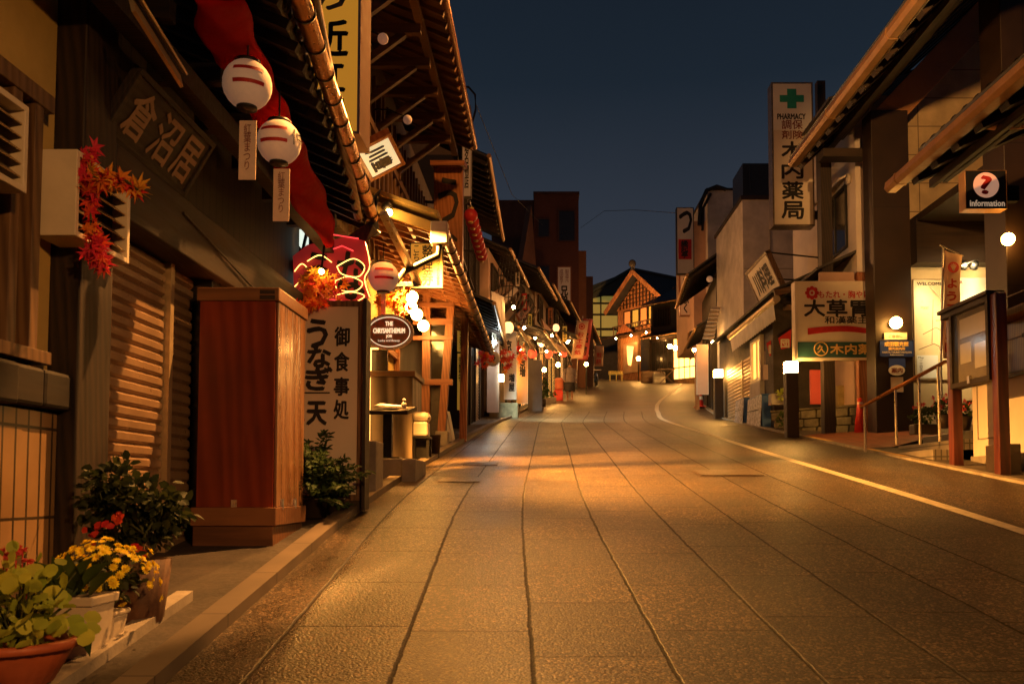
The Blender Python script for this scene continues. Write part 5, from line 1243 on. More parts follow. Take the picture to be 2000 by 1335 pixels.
bv = [((0, 0, .92), .12), ((0, 0, 1.12), .115), ((0, .0, 1.33), .12), ((0, .01, 1.45), .055), ((0, -.0, 1.53), .085), ((0, -.01, 1.63), .085),
      ((.09, 0, .86), .085), ((.10, -.10, .48), .06), ((.10, -.02, .09), .04), ((.10, -.14, .04), .035),
      ((-.09, 0, .86), .085), ((-.10, .10, .48), .06), ((-.10, .26, .13), .04), ((-.10, .16, .05), .035),
      ((.17, 0, 1.37), .06), ((.23, .06, 1.12), .045), ((.24, -.02, .88), .035), ((.24, -.06, .80), .03),
      ((-.17, 0, 1.37), .06), ((-.23, -.06, 1.12), .045), ((-.24, -.12, .88), .035), ((-.24, -.15, .80), .03)]
be = [(0, 1), (1, 2), (2, 3), (3, 4), (4, 5), (0, 6), (6, 7), (7, 8), (8, 9), (0, 10), (10, 11), (11, 12), (12, 13), (2, 14), (14, 15), (15, 16), (16, 17), (2, 18), (18, 19), (19, 20), (20, 21)]
skin('body', bv, be, 'skin', P_)
MB().lathe(g_, [(.26, .78), (.22, 1.0), (.20, 1.2), (.235, 1.36), (.12, 1.45), (.07, 1.47)], 20).build('coat', 'grey_cloth', P_)
for s_ in (1, -1): MB().tube([g_+V((s_*.19, 0, 1.38)), g_+V((s_*.25, s_*.06, 1.12)), g_+V((s_*.26, -.07+s_*.05, .86))], [.075, .062, .055], 10).build('sleeve', 'grey_cloth', P_)
MB().lathe(g_, [(.22, .40), (.23, .6), (.20, .85), (.001, .86)], 20).build('skirt', 'dark_cloth', P_)
MB().ball(g_+V((0, .02, 1.62)), .118, 12, (.95, 1, 1.1)).build('hair', 'hair', P_)
MB().box(g_.x+.20, g_.x+.34, Yq-.14, Yq+.05, g_.z+.5, g_.z+.76).build('bag', 'black_paint', P_, bevel=.03)
# ================================================================== RIGHT SIDE: visitor pavilion
gR = lambda y: ZR(y)+.03
Pv = thing('visitor_pavilion', 'brown pillared visitor pavilion with deep eaves and pale siding', 'building', (8, 17, gR(17)))
Yp = 17.5
pl_ = at(1712, 800, Yp).x; pr_ = at(1786, 800, Yp).x; pt = at(1740, 215, Yp).z
MB().box(pl_, pr_, Yp, Yp+.5, .3, pt).build('pillar', 'pillar_panel', Pv, bevel=.012)
gx, gz = 5.56, 7.30
mb = MB()
def boxgutter(mb, x, z, y0, y1, w=.17, h=.17):
    prof = [(-w*.5, h*.5), (-w*.62, -h*.15), (-w*.3, -h*.5), (w*.5, -h*.5), (w*.5, h*.5)]
    mb.prism([(x+a, y0, z+b) for a, b in prof], (0, y1-y0, 0)); return mb
g = boxgutter(MB(), gx, gz, 7, 19.2).build('gutter', 'gutter_tan', Pv, bevel=.006)
mb = MB()
for y in (10.6, 13.6, 16.6): boxgutter(mb, gx, gz, y, y+.05, .185, .185)
mb.build('gutter_joint', 'gutter_tan', g)
mb = MB(); corrugated(mb, (gx-.05, 7, gz+.10), (gx-.05, 19.2, gz+.10), (11.5, 19.2, gz+5.6), (11.5, 7, gz+5.6), 40, .04, 4); mb.build('roof', 'roof_tile', Pv)
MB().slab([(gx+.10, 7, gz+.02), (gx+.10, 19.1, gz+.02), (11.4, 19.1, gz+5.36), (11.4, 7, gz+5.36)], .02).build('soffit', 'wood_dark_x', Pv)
mb = MB()
for i in range(20): y = 7.3+i*.62; mb.bar((gx+.12, y, gz-.08), (10, y, gz+3.84), .22, .16)
mb.each('rafter', 'wood_dark_x', Pv)
mb = MB()
for k, (x, z) in enumerate(((.55, .22), (.8, .46), (1.02, .66))): mb.box(gx+x, gx+x+.09, 7, 19.1, gz+z-.16, gz+z-.03)
mb.each('purlin', 'wood_dark_y', Pv)
MB().box(gx+.10, gx+.125, 7, 19.1, gz-.08, gz+.0).build('fascia_strip', 'steel_worn', Pv)
MB().bar((6.95, 17.75, 7.55), (10.4, 17.75, 11.2), .36, .56).build('beam', 'beam_tan', Pv, bevel=.012)
MB().box(gx+.3, pl_+.1, 18.0, 18.35, gz-.30, gz-.12).build('tie_beam', 'wood_dark_x', Pv)
MB().box(6.02, 6.26, 18.7, 18.94, 1, gz-.1).build('post', 'wood_dark', Pv)
# siding wall and porch
Yw = 18.3
mb = MB(); a = at(1770, 440, Yw); c = at(1975, 80, Yw)
mb.prism([(a.x, Yw, a.z), (12, Yw, a.z), (12, Yw, 13.0), (a.x, Yw, a.z+2.3)], (0, .3, 0)); mb.build('siding_wall', 'siding', Pv)
b_ = at(1786, 524, Yw)
MB().box(a.x, 12, Yw-.5, Yw+.3, b_.z, a.z-.001).build('porch_fascia', 'wood_dark_x', Pv)
MB().box(a.x, 12, Yw-.1, Yw+.3, .5, b_.z-.002).build('porch_wall', 'plaster_cream', Pv)
d = at(1948, 760, Yw-.12); MB().box(7.40, 12, 16, Yw-.1, .6, at(1800, 862, 17).z).build('porch_floor', 'concrete', Pv)
rp_ = at(1966, 500, 14.2).x
MB().box(rp_, rp_+.7, 14.2, 14.9, .5, 9.8).build('pillar', 'pillar_panel', Pv, bevel=.012)
MB().box(rp_+.1, 12, 14.9, Yw-.1, 5.55, 5.7).build('porch_ceiling', 'wood_dark_x', Pv)
MB().box(d.x+.25, d.x+.55, 15.0, Yw-.1, .6, 5.4).build('porch_side_wall', 'plaster_cream', Pv)
# map on the wall
a, c = at(1787, 742, Yw-.13), at(1869, 545, Yw-.13)
sign('town_map', 'large cream wall map headed WELCOME lit by the pillar globe', a, X_, Z_, c.x-a.x, c.z-a.z, .02, 'map_panel', 'wood_mid', [('WELCOME', .08, .945, .66, .975, 'ink', .004), ('門前町', .16, .70, .34, .73, 'ink_brown', 0), ('総門', .5, .58, .64, .60, 'ink_brown', 0), ('新勝寺', .56, .30, .80, .33, 'ink_brown', 0)], border=.012, cat='map')
mb = MB(); mm = V((a.x, Yw-.135, a.z)); W_, H_ = c.x-a.x, c.z-a.z
mp = lambda u, v: mm+V((u*W_, 0, v*H_))
mb.tube([mp(.1, .30), mp(.45, .36), mp(.7, .30), mp(.95, .34)], .006, 4).tube([mp(.2, .45), mp(.5, .52), mp(.95, .40)], .006, 4).tube([mp(.4, .36), mp(.45, .8)], .005, 4)
MPO = bpy.data.objects[[o.name for o in bpy.data.objects if o.name.startswith('town_map')][0]]
mb.build('map_line', 'ink_brown', MPO); MB().tube([mp(.38, .93), mp(1.0, .60)], .006, 4).build('map_line', 'ink_white', MPO)
lg = MB().box(mp(.05, 0).x, mp(.52, 0).x, Yw-.145, Yw-.136, mp(0, .02).z, mp(0, .245).z).build('legend', 'sign_white', MPO)
text('Map\n'+'\n'.join('一二三四五六七八'), mp(.08, .03)+V((0, -.012, 0)), X_, Z_, W_*.12, H_*.20, 'ink', lg)
a, c = at(1871, 700, Yw-.13), at(1950, 542, Yw-.13)
sign('white_wall_panel', 'brightly lit white wall panel with a faint A heading right of the map', a, X_, Z_, c.x-a.x, c.z-a.z, .02, 'map_white', 'sign_cream', [('A', .07, .93, .14, .97, 'ink_brown', .003)], border=.012, cat='panel')
r = thing('spot_lamp', 'twin black spot lamps on the dark porch ceiling above the lit white panel', 'spot lamp', at(1895, 520, 17.0))
for px in (1884, 1905):
    p_ = at(px, 512, 16.9); MB().lathe(p_, [(.001, 0), (.06, 0), (.075, .14), (.06, .14), (.06, .12), (.001, .12)], 14, (.15, .75, -.65)).build('shade', 'black_metal', r)
    MB().lathe(p_+V((.15, .75, -.65)).normalized()*.13, [(.001, 0), (.058, 0), (.058, .004), (.001, .004)], 14, (.15, .75, -.65)).build('lens', 'panel_spot', r)
spot('spot_lamp_light', at(1890, 514, 16.75), at(1905, 610, Yw-.1), 420, 105, (1, .72, .34), .04, .8)
MB().bar(at(1870, 522, 16.9), at(1912, 505, 16.9), .025).build('arm', 'iron', r)
for px, py, wpx, hpx, face, lab, tx in ((1970, 530, 18, 34, 'black_paint', 'small black poster at the top of the posters on the right porch wall', '火'), (1968, 580, 30, 48, 'sign_blue', 'blue information poster on the right porch wall', '成田観光館'), (1968, 690, 34, 84, 'plaster_pink', 'tall pink paper notice below the blue poster on the right porch wall', None)):
    p_ = at(px, py, 15.6); q_ = at(px+wpx, py-hpx, 15.6)
    sign('poster', lab, V((p_.x, 14.98, p_.z)), X_, Z_, q_.x-p_.x, q_.z-p_.z, .015, face, face, [(tx, .1, .5, .9, .9, 'ink_white', .002)] if tx else [], border=.004, cat='poster')
# pillar globe and notices on the pillar
def globe_lamp(px, py, d, Y, lab):
    c = at(px, py, Y); rr = d/2*Y/F; r = thing('globe_lamp', lab, 'globe lamp', c-V((0, 0, rr)), 'pavilion globe lamps'); MB().ball(c, rr, 18).build('globe', 'pillar_globe', r)
    MB().lathe(c+V((0, rr*.6, 0)), [(.001, 0), (rr*.7, 0), (rr*.7, rr*.5), (.001, rr*.5)], 16, (0, 1, 0)).build('bracket', 'iron', r); return r
globe_lamp(1750, 630, 24, Yp-.2, 'glowing globe lamp fixed to the near face of the big brown pillar')
globe_lamp(1969, 467, 25, 14.05, 'half hidden globe lamp glowing on the right edge pillar')
a, c = at(1719, 696, Yp-.03), at(1784, 664, Yp-.03)
sign('blue_sign', 'blue tourist pavilion sign with white lettering on the big brown pillar', a, X_, Z_, c.x-a.x, c.z-a.z, .02, 'sign_blue', 'sign_blue', [('成田観光館', .13, .62, .85, .92, 'ink_gold', .004), ('観光案内所', .25, .38, .75, .57, 'ink_gold', .003), ('NARITA TOURIST PAVILION', .06, .19, .94, .31, 'ink_white', .001), ('Information', .3, .05, .7, .15, 'ink_white', .001)], border=.004)
a, c = at(1727, 663, Yp-.03), at(1771, 649, Yp-.03)
sign('name_plate', 'small cream plate above the blue sign on the big brown pillar', a, X_, Z_, c.x-a.x, c.z-a.z, .02, 'sign_cream', 'sign_cream', [('ご自由に', .2, .25, .8, .75, 'ink_brown', .001)], border=.004)
r = thing('round_notice', 'rounded cream notice on a blue plaque hung below the blue sign', 'notice', at(1751, 735, Yp-.05))
a, c = at(1736, 718, Yp-.02), at(1768, 699, Yp-.02); MB().box(a.x, c.x, Yp-.03, Yp-.002, a.z, c.z).build('blue_plaque', 'sign_blue', r, bevel=.01)
c = at(1751, 723, Yp-.04); ell(MB(), c, .165, .105, -.02, .0).build('panel', 'sign_white', r); text('案内', c+V((-.11, -.02, -.05)), X_, Z_, .22, .10, 'ink_brown', r, .003)
a, c = at(1741, 765, Yp-.03), at(1764, 736, Yp-.03); MB().box(a.x, c.x, Yp-.03, Yp-.004, a.z, c.z).build('leaflet', 'pot_white', r)
# information box sign
a, c = at(1886, 408, 13.9), at(1965, 333, 13.9)
r = sign('information_sign', 'black square information sign with a red question mark in a cream disc', a, X_, Z_, c.x-a.x, c.z-a.z, .22, 'black_paint', 'gutter_tan', [('information', .10, .06, .95, .22, 'letter_fill_glow', .004)], border=.006)
cc0 = V(((a.x+c.x)/2+.005, 13.9, a.z+(c.z-a.z)*.62)); MB().disc(cc0, (c.x-a.x)*.31, (0, -1, 0), .004, 36).build('disc', 'disc_fill_glow', r)
text('?', cc0+V((-.085, -.006, -.145)), X_, Z_, .17, .29, 'ink_red', r, .012)
MB().box(c.x+.001, rp_+.1, 13.95, 14.1, a.z+.15, a.z+.4).build('bracket', 'black_metal', r)
# ---- near right building: white wall with lower roof
Wn = thing('white_wall_building', 'building behind the notice board with pale panelled wall and low tiled side roof', 'building', (6.6, 11, gR(11)))
lx_, lz_ = 5.30, 4.62
boxgutter(MB(), lx_, lz_, 7.5, 13.15, .16, .16).build('gutter', 'gutter_tan', Wn, bevel=.006)
boxgutter(MB(), lx_, lz_, 12.75, 12.80, .175, .175).build('gutter_joint', 'gutter_tan', Wn)
mb = MB(); corrugated(mb, (lx_-.04, 7.5, lz_+.10), (lx_-.04, 12.0, lz_+.10), (8.6, 12.0, lz_+1.5), (8.6, 7.5, lz_+1.5), 15, .05, 4)
for i in range(15): mb.disc((lx_+.0, 7.7+i*.3, lz_+.15), .05, (-1, 0, .2), .03, 10)
mb.build('roof', 'roof_tile', Wn)
MB().slab([(lx_+.09, 7.5, lz_+.02), (lx_+.09, 12.8, lz_+.02), (8.5, 12.8, lz_+1.38), (8.5, 7.5, lz_+1.38)], .02).build('soffit', 'wood_dark_x', Wn)
mb = MB()
for i in range(9): y = 7.6+i*.62; mb.bar((lx_+.12, y, lz_-.07), (8, y, lz_+1.1), .2, .14)
mb.each('rafter', 'wood_dark_x', Wn)
mb = MB()
for x, z in ((.42, .02), (.62, .10)): mb.box(lx_+x, lx_+x+.07, 7.5, 12.75, lz_+z-.16, lz_+z-.04)
mb.each('purlin', 'wood_dark_y', Wn)
MB().box(lx_+.085, lx_+.11, 7.5, 12.75, lz_-.07, lz_+.0).build('fascia_strip', 'steel_worn', Wn)
p0 = at(1912, 236, 10.9); MB().tube([p0+V((0, 0, .10)), p0, p0+V((.06, -.02, -.06)), p0+V((.18, -.05, -.09)), p0+V((1.6, -.3, -.10))], .055, 12).build('downpipe', 'plaster_pink', Wn)
MB().box(6.28, 9, 7, 11.25, gR(12.5)+.001, 1.98).box(6.28, 9, 11.2501, 12.75, gR(12.5)+.001, 1.50).build('wall', 'plaster_white', Wn)
MB().box(8.2, 12, 7, 12.6, 2.36, 5.6).build('upper_wall', 'pillar_brown', Wn)
MB().box(6.22, 9, 7, 11.27, 1.981, 2.03).box(6.24, 9, 11.28, 12.76, 1.501, 1.53).build('coping', 'wood_dark_y', Wn)
MB().box(6.22, 9, 7, 12.8, -1, gR(12.5)+.0).box(6.24, 6.279, 7, 12.76, gR(12.5)+.001, at(1950, 885, 11.6).z).build('base', 'concrete', Wn)
mb = MB(); z1 = at(1950, 720, 11.6).z; z2 = at(1950, 850, 11.6).z
for y0, y1, za, zb in ((11.95, 12.6, z2-.0, z1+.25), (11.05, 11.85, z1-.05, z1+1.0), (9, 10.95, z1-.3, z1+.6)):
    for a_, b_ in (((y0, y0+.015), (za, zb)), ((y1-.015, y1), (za, zb)), ((y0, y1), (za, za+.015)), ((y0, y1), (zb-.015, zb))): mb.box(6.268, 6.285, a_[0], a_[1], b_[0], b_[1])
mb.build('wall_panel_line', 'concrete', Wn)
MB().box(6.05, 8.8, 9, 11.9, 2.26, 2.36).build('cap', 'wood_red', Wn, bevel=.01)
MB().box(6.30, 8.8, 9, 11.85, 2.031, 2.259).box(6.32, 8.8, 11.29, 11.85, 1.531, 2.03).build('upper_band', 'wood_red', Wn)
# ---- notice board
a1, a0 = V((5.72, 10.9, gR(10.9)-.03)), V((5.72, 12.15, gR(12.15)-.03))
nb = thing('notice_board', 'glazed notice board with dark red posts standing at the kerb by the steps', 'notice board', (5.75, 11.5, gR(11.5)))
zt = at(1930, 572, 10.9).z
MB().box(5.66, 5.80, 10.83, 10.98, a1.z-.05, zt).build('post', 'post_redbrown', nb, bevel=.012)
MB().box(5.66, 5.80, 12.05, 12.2, a0.z-.05, zt-.1).build('post', 'post_redbrown', nb, bevel=.012)
zb_ = at(1935, 742, 11).z
MB().box(5.63, 5.80, 10.982, 12.049, zb_, zb_+.07).box(5.63, 5.80, 10.982, 12.3, zt-.08, zt).box(5.60, 5.84, 10.95, 12.34, zt+.001, zt+.05).box(5.63, 5.80, 11.98, 12.049, zb_+.071, zt-.081).box(5.63, 5.80, 10.982, 11.05, zb_+.071, zt-.081).build('frame', 'wood_dark_y', nb, bevel=.006)
MB().box(5.72, 5.76, 11.051, 11.979, zb_+.071, zt-.081).build('back_panel', 'concrete', nb)
mb = MB(); H_ = zt-zb_
for y0, y1, za, zb, in ((11.1, 11.9, .62, .86), (11.15, 11.5, .2, .5), (11.6, 11.9, .3, .55)): mb.box(5.712, 5.7195, y0, y1, zb_+H_*za, zb_+H_*zb)
mb.build('paper', 'sign_white', nb)
MB().box(5.655, 5.662, 11.051, 11.979, zb_+.071, zt-.081).build('pane', 'glass_board_clear', nb)
MB().box(5.62, 5.66, 11.48, 11.54, zb_+.02, zb_+.12).build('lock', 'steel', nb)
mb = MB().box(5.82, 6.02, 11.0, 11.5, gR(11)-.0, gR(11)+.38); solo('dark_planter_box', mb, 'pot_dark', 'dark low box behind the posts of the notice board', 'box', bevel=.01)
# ---- steps with hand rail and flower pots
st = thing('entrance_steps', 'grey tiled entrance steps rising into the visitor pavilion', 'steps', (6.3, 13.3, gR(13.3)))
for i in range(4):
    x0 = 5.75+i*.36; MB().box(x0, 7.6, 12.9, 15.2-.16*i, gR(13)-.2, gR(13.2)+.12+.15*i-(.001*i)).build('step', 'step_tiles', st, bevel=.006)
hr = thing('hand_rail', 'bronze topped hand rail with steel posts climbing the pavilion steps', 'hand rail', (5.6, 14.2, gR(14)))
H0, H1 = at(1684, 793, 14.2), at(1846, 706, 13.0)
for px, t_, pb in ((1690, .03, 882), (1755, .42, 868), (1800, .70, 868), (1833, .92, 862)):
    tp = H0.lerp(H1, t_); bz = at(px, pb, tp.y).z; MB().tube([(tp.x, tp.y, bz), (tp.x, tp.y, tp.z-.02)], .022, 10).build('post', 'steel', hr)
MB().tube([H0+V((-.03, .02, -.02)), H0, H1, H1+V((.1, 0, 0))], .030, 12).build('top_rail', 'copper', hr)
for i, (px, py, w_, Y, lab) in enumerate(((1806, 832, 50, 13.8, 'dark trough of pink geraniums on the steps left of the notice board'), (1845, 818, 36, 13.4, 'dark pot of red geraniums close beside the left notice board post'), (1880, 822, 36, 13.0, 'dark pot of red flowers behind the glazed notice board'))):
    c = at(px, py, Y); w = w_*Y/F; r = thing('geranium_pot', lab, 'potted plant', c-V((0, 0, .1)))
    if i == 0: MB().box(c.x-w/2, c.x+w/2, Y-.1, Y+.12, c.z-.13, c.z+.03).build('pot', 'pot_dark', r, bevel=.015)
    else: MB().lathe(c-V((0, 0, .14)), [(.001, 0), (w*.35, 0), (w*.5, .2), (.001, .2)], 16).build('pot', 'pot_dark', r)
    mb = MB(); bush(mb, c+V((0, 0, .16)), (w*.62, .18, .16), 110, .07, .06, 'round'); mb.build('leaves', 'leaf_deep', r)
    for _ in range(9):
        mb = MB(); q = c+V((rnd.uniform(-.6, .5)*w, rnd.uniform(-.2, .05), .16+rnd.uniform(.0, .2)))
        for _ in range(9): leaf(mb, q+rdir()*.025, rdir(), rdir(), .035, .03)
        mb.build('flower', 'petal_pink', r)
# white banner on a pole
r = thing('crested_banner', 'pale vertical banner with red crest and red writing before the lit map', 'banner', V((at(1838, 860, 14.6).x, 14.6, gR(14.6)+.4)))
pb, ptop = at(1838, 720, 14.6), at(1842, 480, 14.6)
MB().tube([V((pb.x, 14.6, r.location.z)), pb, ptop], .018, 8).tube([ptop+V((-.06, 0, .02)), at(1882, 500, 14.5)], .012, 6).build('pole', 'steel', r)
A0, A1, B0, B1 = at(1845, 488, 14.58), at(1878, 500, 14.5), at(1840, 700, 14.58), at(1870, 700, 14.5)
mb = MB(); vs = []
for i in range(17):
    for k in range(6): vs.append(A0.lerp(B0, i/16).lerp(A1.lerp(B1, i/16), k/5)+V((0, .03*math.sin(i*.7+k*1.1), 0)))
mb.add(vs, [(i*6+k, i*6+k+1, (i+1)*6+k+1, (i+1)*6+k) for i in range(16) for k in range(5)], True); mb.build('cloth', 'nobori', r, solid=.006)
c = at(1862, 522, 14.48); mb = MB(); mb.disc(c, .095, (0, -1, 0), .004, 24); mb.build('crest', 'ink_red', r); mb = MB()
for k in range(5): mb.bar(c+V((0, -.006, -.06)), c+V((.055*math.sin((k-2)*.5), -.006, .065*math.cos((k-2)*.5))), .012, .003, (0, 1, 0))
mb.build('crest_mark', 'nobori', r)
for i, ch in enumerate('ようこそ成田'):
    p_ = at(1851-i*.9, 562+i*25, 14.45); text(ch, p_, X_, Z_, .15, .15, 'ink_red', r, .008)
# ---- brick apron and cones
mb = MB().add([(5.56, 15.0, gR(15)+.008), (5.56, 18.6, gR(18.6)+.008), (7.5, 18.4, gR(18.4)+.16), (7.5, 16.2, gR(16.2)+.20), (6.1, 15.2, gR(15.2)+.02)], [(0, 1, 2, 3, 4)])
o = mb.build('brick_apron', 'brick_apron_tiles', None); struct(o)
def cone_(px, Y, h, lab, stripes):
    g_ = V((at(px, 800, Y).x, Y, gR(Y))); r = thing('traffic_cone', lab, 'traffic cone', g_)
    MB().lathe(g_, [(.001, .03), (h*.17, .03), (h*.06, h), (h*.03, h*1.01), (.001, h*1.01)], 20).build('cone', 'cone_red', r)
    MB().box(g_.x-h*.24, g_.x+h*.24, Y-h*.24, Y+h*.24, g_.z, g_.z+.03).build('base', 'cone_red', r, bevel=.01)
    if stripes:
        f = lambda t: h*.17+(h*.06-h*.17)*t+.003
        for a_, b_ in ((.30, .46), (.62, .76)): MB().lathe(g_, [(f(a_), .03+(h-.03)*a_), (f(b_), .03+(h-.03)*b_)], 20).build('white_band', 'ink_white', r)
    else: MB().lathe(g_, [(h*.085, h*.72), (h*.075, h*.9)], 16).build('white_band', 'paper_tag', r)
cone_(1680, 18.2, .80, 'plain red traffic cone standing by the big brown pillar', False)
cone_(1367, 33.0, .85, 'red traffic cone with white bands standing far up the right kerb', True)
# ================================================================== pharmacy
Ph = thing('pharmacy', 'pharmacy building with white upper wall and dark window behind the brown pillar', 'pharmacy', (7, 21, gR(21)))
MB().box(6.75, 12, 18.62, 23.4, 4.7, 8.6).build('upper_wall', 'plaster_white', Ph)
MB().box(7.0, 12, 19.6, 23.4, 1, 4.69).build('wall', 'plaster_pink', Ph)
f = MB()
wy0, wy1 = 6.72*F/(1662-CX), 6.72*F/(1616-CX); wz0, wz1 = 5.45, 6.75
f.box(6.70, 6.749, wy0, wy1, wz0-.07, wz0).box(6.70, 6.749, wy0, wy1, wz1, wz1+.07).box(6.70, 6.749, wy0, wy0+.06, wz0, wz1).box(6.70, 6.749, wy1-.06, wy1, wz0, wz1).box(6.71, 6.749, (wy0+wy1)/2-.03, (wy0+wy1)/2+.03, wz0, wz1)
fo = f.build('window', 'black_metal', Ph, bevel=.005); MB().box(6.735, 6.748, wy0+.06, wy1-.06, wz0, wz1).build('pane', 'glass_dark', fo)
MB().slab([(6.55, wy0-.1, wz1+.12), (6.55, wy1+.1, wz1+.12), (6.75, wy1+.1, wz1+.22), (6.75, wy0-.1, wz1+.22)], .04).build('window_hood', 'plaster_white', Ph)
MB().lathe((6.74, 18.95, 6.85), [(.001, 0), (.10, 0), (.12, .06), (.001, .06)], 18, (-1, 0, 0)).build('vent', 'plaster_dirty', Ph)
mb = MB(); corrugated(mb, (5.9, 18.65, 4.75), (5.9, 23.3, 4.75), (6.9, 23.3, 5.2), (6.9, 18.65, 5.2), 14, .035, 2); mb.build('pent_roof', 'slate', Ph)
MB().box(5.95, 6.7, 18.66, 18.75, 4.45, 4.7).box(5.98, 7, 18.76, 23.2, 4.5, 4.56).build('pent_soffit', 'plaster_pink', Ph)
MB().box(6.75, 7.0, 18.62, 18.8, 1, 4.69).build('door_post', 'wood_red', Ph)
mb = MB(); corrugated(mb, (6.2, 18.6, 8.5), (6.2, 23.5, 8.5), (9.5, 23.5, 9.6), (9.5, 18.6, 9.6), 16, .04, 2); mb.build('roof', 'roof_tile', Ph)
a, c = at(1590, 790, 19.9), at(1612, 640, 19.9)
MB().box(7.05, 7.25, 19.5, 19.58, 1, 4.4).build('door_frame', 'wood_red', Ph)
MB().box(7.26, 7.8, 19.52, 19.58, 1, 4.4).build('door', 'glass_dark', Ph)
# sign board
a, c = at(1554, 702, 18.55), at(1792, 549, 18.55)
r = sign('pharmacy_board', 'wide cream pharmacy advertising board with red stripe and dark teal band', a, X_, Z_, c.x-a.x, c.z-a.z, .25, 'sign_cream', 'sign_cream', [
    ('もたれ・胸やけ・むかつき', .18, .80, .93, .90, 'ink_red', .003), ('大草胃腸', .06, .555, .80, .775, 'ink', .012), ('和漢薬主剤', .23, .455, .68, .555, 'ink', .003)], border=.045)
W_, H_ = c.x-a.x, c.z-a.z
MB().box(a.x+.047, c.x-.047, 18.543, 18.549, a.z+.046, a.z+H_*.225).build('teal_band', 'sign_teal', r)
text('木内薬局', V((a.x+W_*.28, 18.541, a.z+H_*.07)), X_, Z_, W_*.44, H_*.125, 'ink_gold', r, .008)
c2 = V((a.x+W_*.205, 18.54, a.z+H_*.135)); mb = MB()
ering(mb, c2, .155, .155, .022, -.006, 0, 28); mb.build('roundel', 'ink_gold', r); text('久', c2+V((-.08, -.002, -.085)), X_, Z_, .16, .17, 'ink_gold', r, .006)
vs = []
for i in range(13):
    u = i/12; vs += [V((a.x+W_*(.10+.55*u), 18.545, a.z+H_*(.30+.10*(1 if u < .6 else 1-(u-.6)*.5)+.03*math.sin(u*3.1)))), V((a.x+W_*(.10+.55*u), 18.545, a.z+H_*(.315+.04*math.sin(u*3.1))))]
MB().add(vs, [(2*i, 2*i+1, 2*i+3, 2*i+2) for i in range(12)]).build('stripe', 'ink_red', r)
c3 = V((a.x+W_*.14, 18.545, a.z+H_*.85)); mb = MB()
for k in range(8): q = 2*math.pi*k/8; mb.disc(c3+V((.105*math.cos(q), 0, .105*math.sin(q))), .046, (0, -1, 0), .003, 12)
ering(mb, c3-V((0, .004, 0)), .115, .115, .05, -.003, 0, 28); mb.disc(c3, .03, (0, -1, 0), .003, 12); mb.build('emblem', 'ink_red', r)
# vertical sign
a, c = at(1510, 441, 20.6), at(1587, 161, 20.6)
r = sign('pharmacy_tower_sign', 'tall vertical pharmacy sign with a green cross and dark characters', a, X_, Z_, c.x-a.x, c.z-a.z, .35, 'sign_cream', 'steel_worn', [
    ('PHARMACY', .11, .745, .84, .785, 'ink', .006), ('調保', .22, .675, .76, .74, 'ink_brown', .004), ('剤険', .22, .605, .76, .665, 'ink_brown', .004),
    ('木', .21, .47, .75, .585, 'ink', .014), ('内', .21, .325, .75, .44, 'ink', .014), ('薬', .21, .18, .75, .30, 'ink', .014), ('局', .19, .04, .75, .16, 'ink', .014)], border=.035)
W_, H_ = c.x-a.x, c.z-a.z; MB().box(a.x+.036, c.x-.036, 20.596, 20.599, a.z+H_*.665, c.z-.036).build('white_panel', 'sign_white', r)
cx_, cz_ = a.x+W_*.49, a.z+H_*.885
MB().box(cx_-W_*.11, cx_+W_*.11, 20.588, 20.594, cz_-H_*.068, cz_+H_*.068).build('cross', 'cross_green', r); MB().box(cx_-W_*.29, cx_-W_*.111, 20.588, 20.594, cz_-H_*.024, cz_+H_*.024).box(cx_+W_*.111, cx_+W_*.29, 20.588, 20.594, cz_-H_*.024, cz_+H_*.024).build('cross', 'cross_green', r)
mb = MB(); q = at(1600, 161, 21.2); mb.box(q.x-.08, q.x+.12, 21.1, 21.3, gR(21), q.z); mb.box(q.x-.5, q.x, 21.0, 21.08, c.z-1.2, c.z-1.0).box(q.x-.5, q.x, 21.0, 21.08, a.z+.3, a.z+.5)
mb.build('mast', 'wood_dark', r)
# stone wall with plants
sw = thing('stone_wall', 'low mossy stone garden wall below the pharmacy board', 'wall', (6.3, 20, gR(20)))
mb = MB()
tw_ = at(1600, 792, 19.8).z
for row in range(3):
    for i in range(6):
        u0, u1 = i/6, (i+1)/6
        pA = V((5.47, 21.0, 0)).lerp(V((7.15, 19.3, 0)), u0+(.03 if row % 2 else 0)); pB = V((5.47, 21.0, 0)).lerp(V((7.15, 19.3, 0)), min(1, u1+(.03 if row % 2 else 0)-.012))
        z0 = gR(20.6)-.15+row*(tw_-gR(20.6)+.1)/3; z1 = z0+(tw_-gR(20.6)+.1)/3-.012; j = rnd.uniform(0, .04)
        d_ = V((-.7, -.7, 0))*j; mb.prism([pA+d_+V((0, 0, z0)), pB+d_+V((0, 0, z0)), pB+V((.5, .5, z0)), pA+V((.5, .5, z0))], (0, 0, z1-z0))
mb.build('stones', 'stone_wall', sw, bevel=.02)
MB().prism([(5.45, 21.05, tw_-.048), (7.16, 19.28, tw_-.048), (7.6, 19.7, tw_-.048), (5.9, 21.5, tw_-.048)], (0, 0, .05)).build('coping', 'stone_wall', sw, bevel=.015)
for (px, py, Y, rx, rz, n_, mt, lab) in ((1532, 770, 20.6, .20, .16, 90, 'leaf_lime', 'bright yellow green plants growing on the stone wall behind the glowing post'), (1530, 820, 20.0, .18, .2, 70, 'leaf_deep', 'dark green weeds at the foot of the stone wall')):
    mb = MB(); bush(mb, at(px, py, Y), (rx, .15, rz), n_, .10, .05); solo('wall_plant', mb, mt, lab, 'plant')
mb = MB(); a, c = at(1507, 790, 20.9), at(1534, 768, 20.9); mb.box(a.x, c.x, 20.9, 21.2, a.z, c.z); solo('planter_box', mb, 'plaster_dirty', 'small pale planter box on the left end of the stone wall', 'planter', bevel=.01)
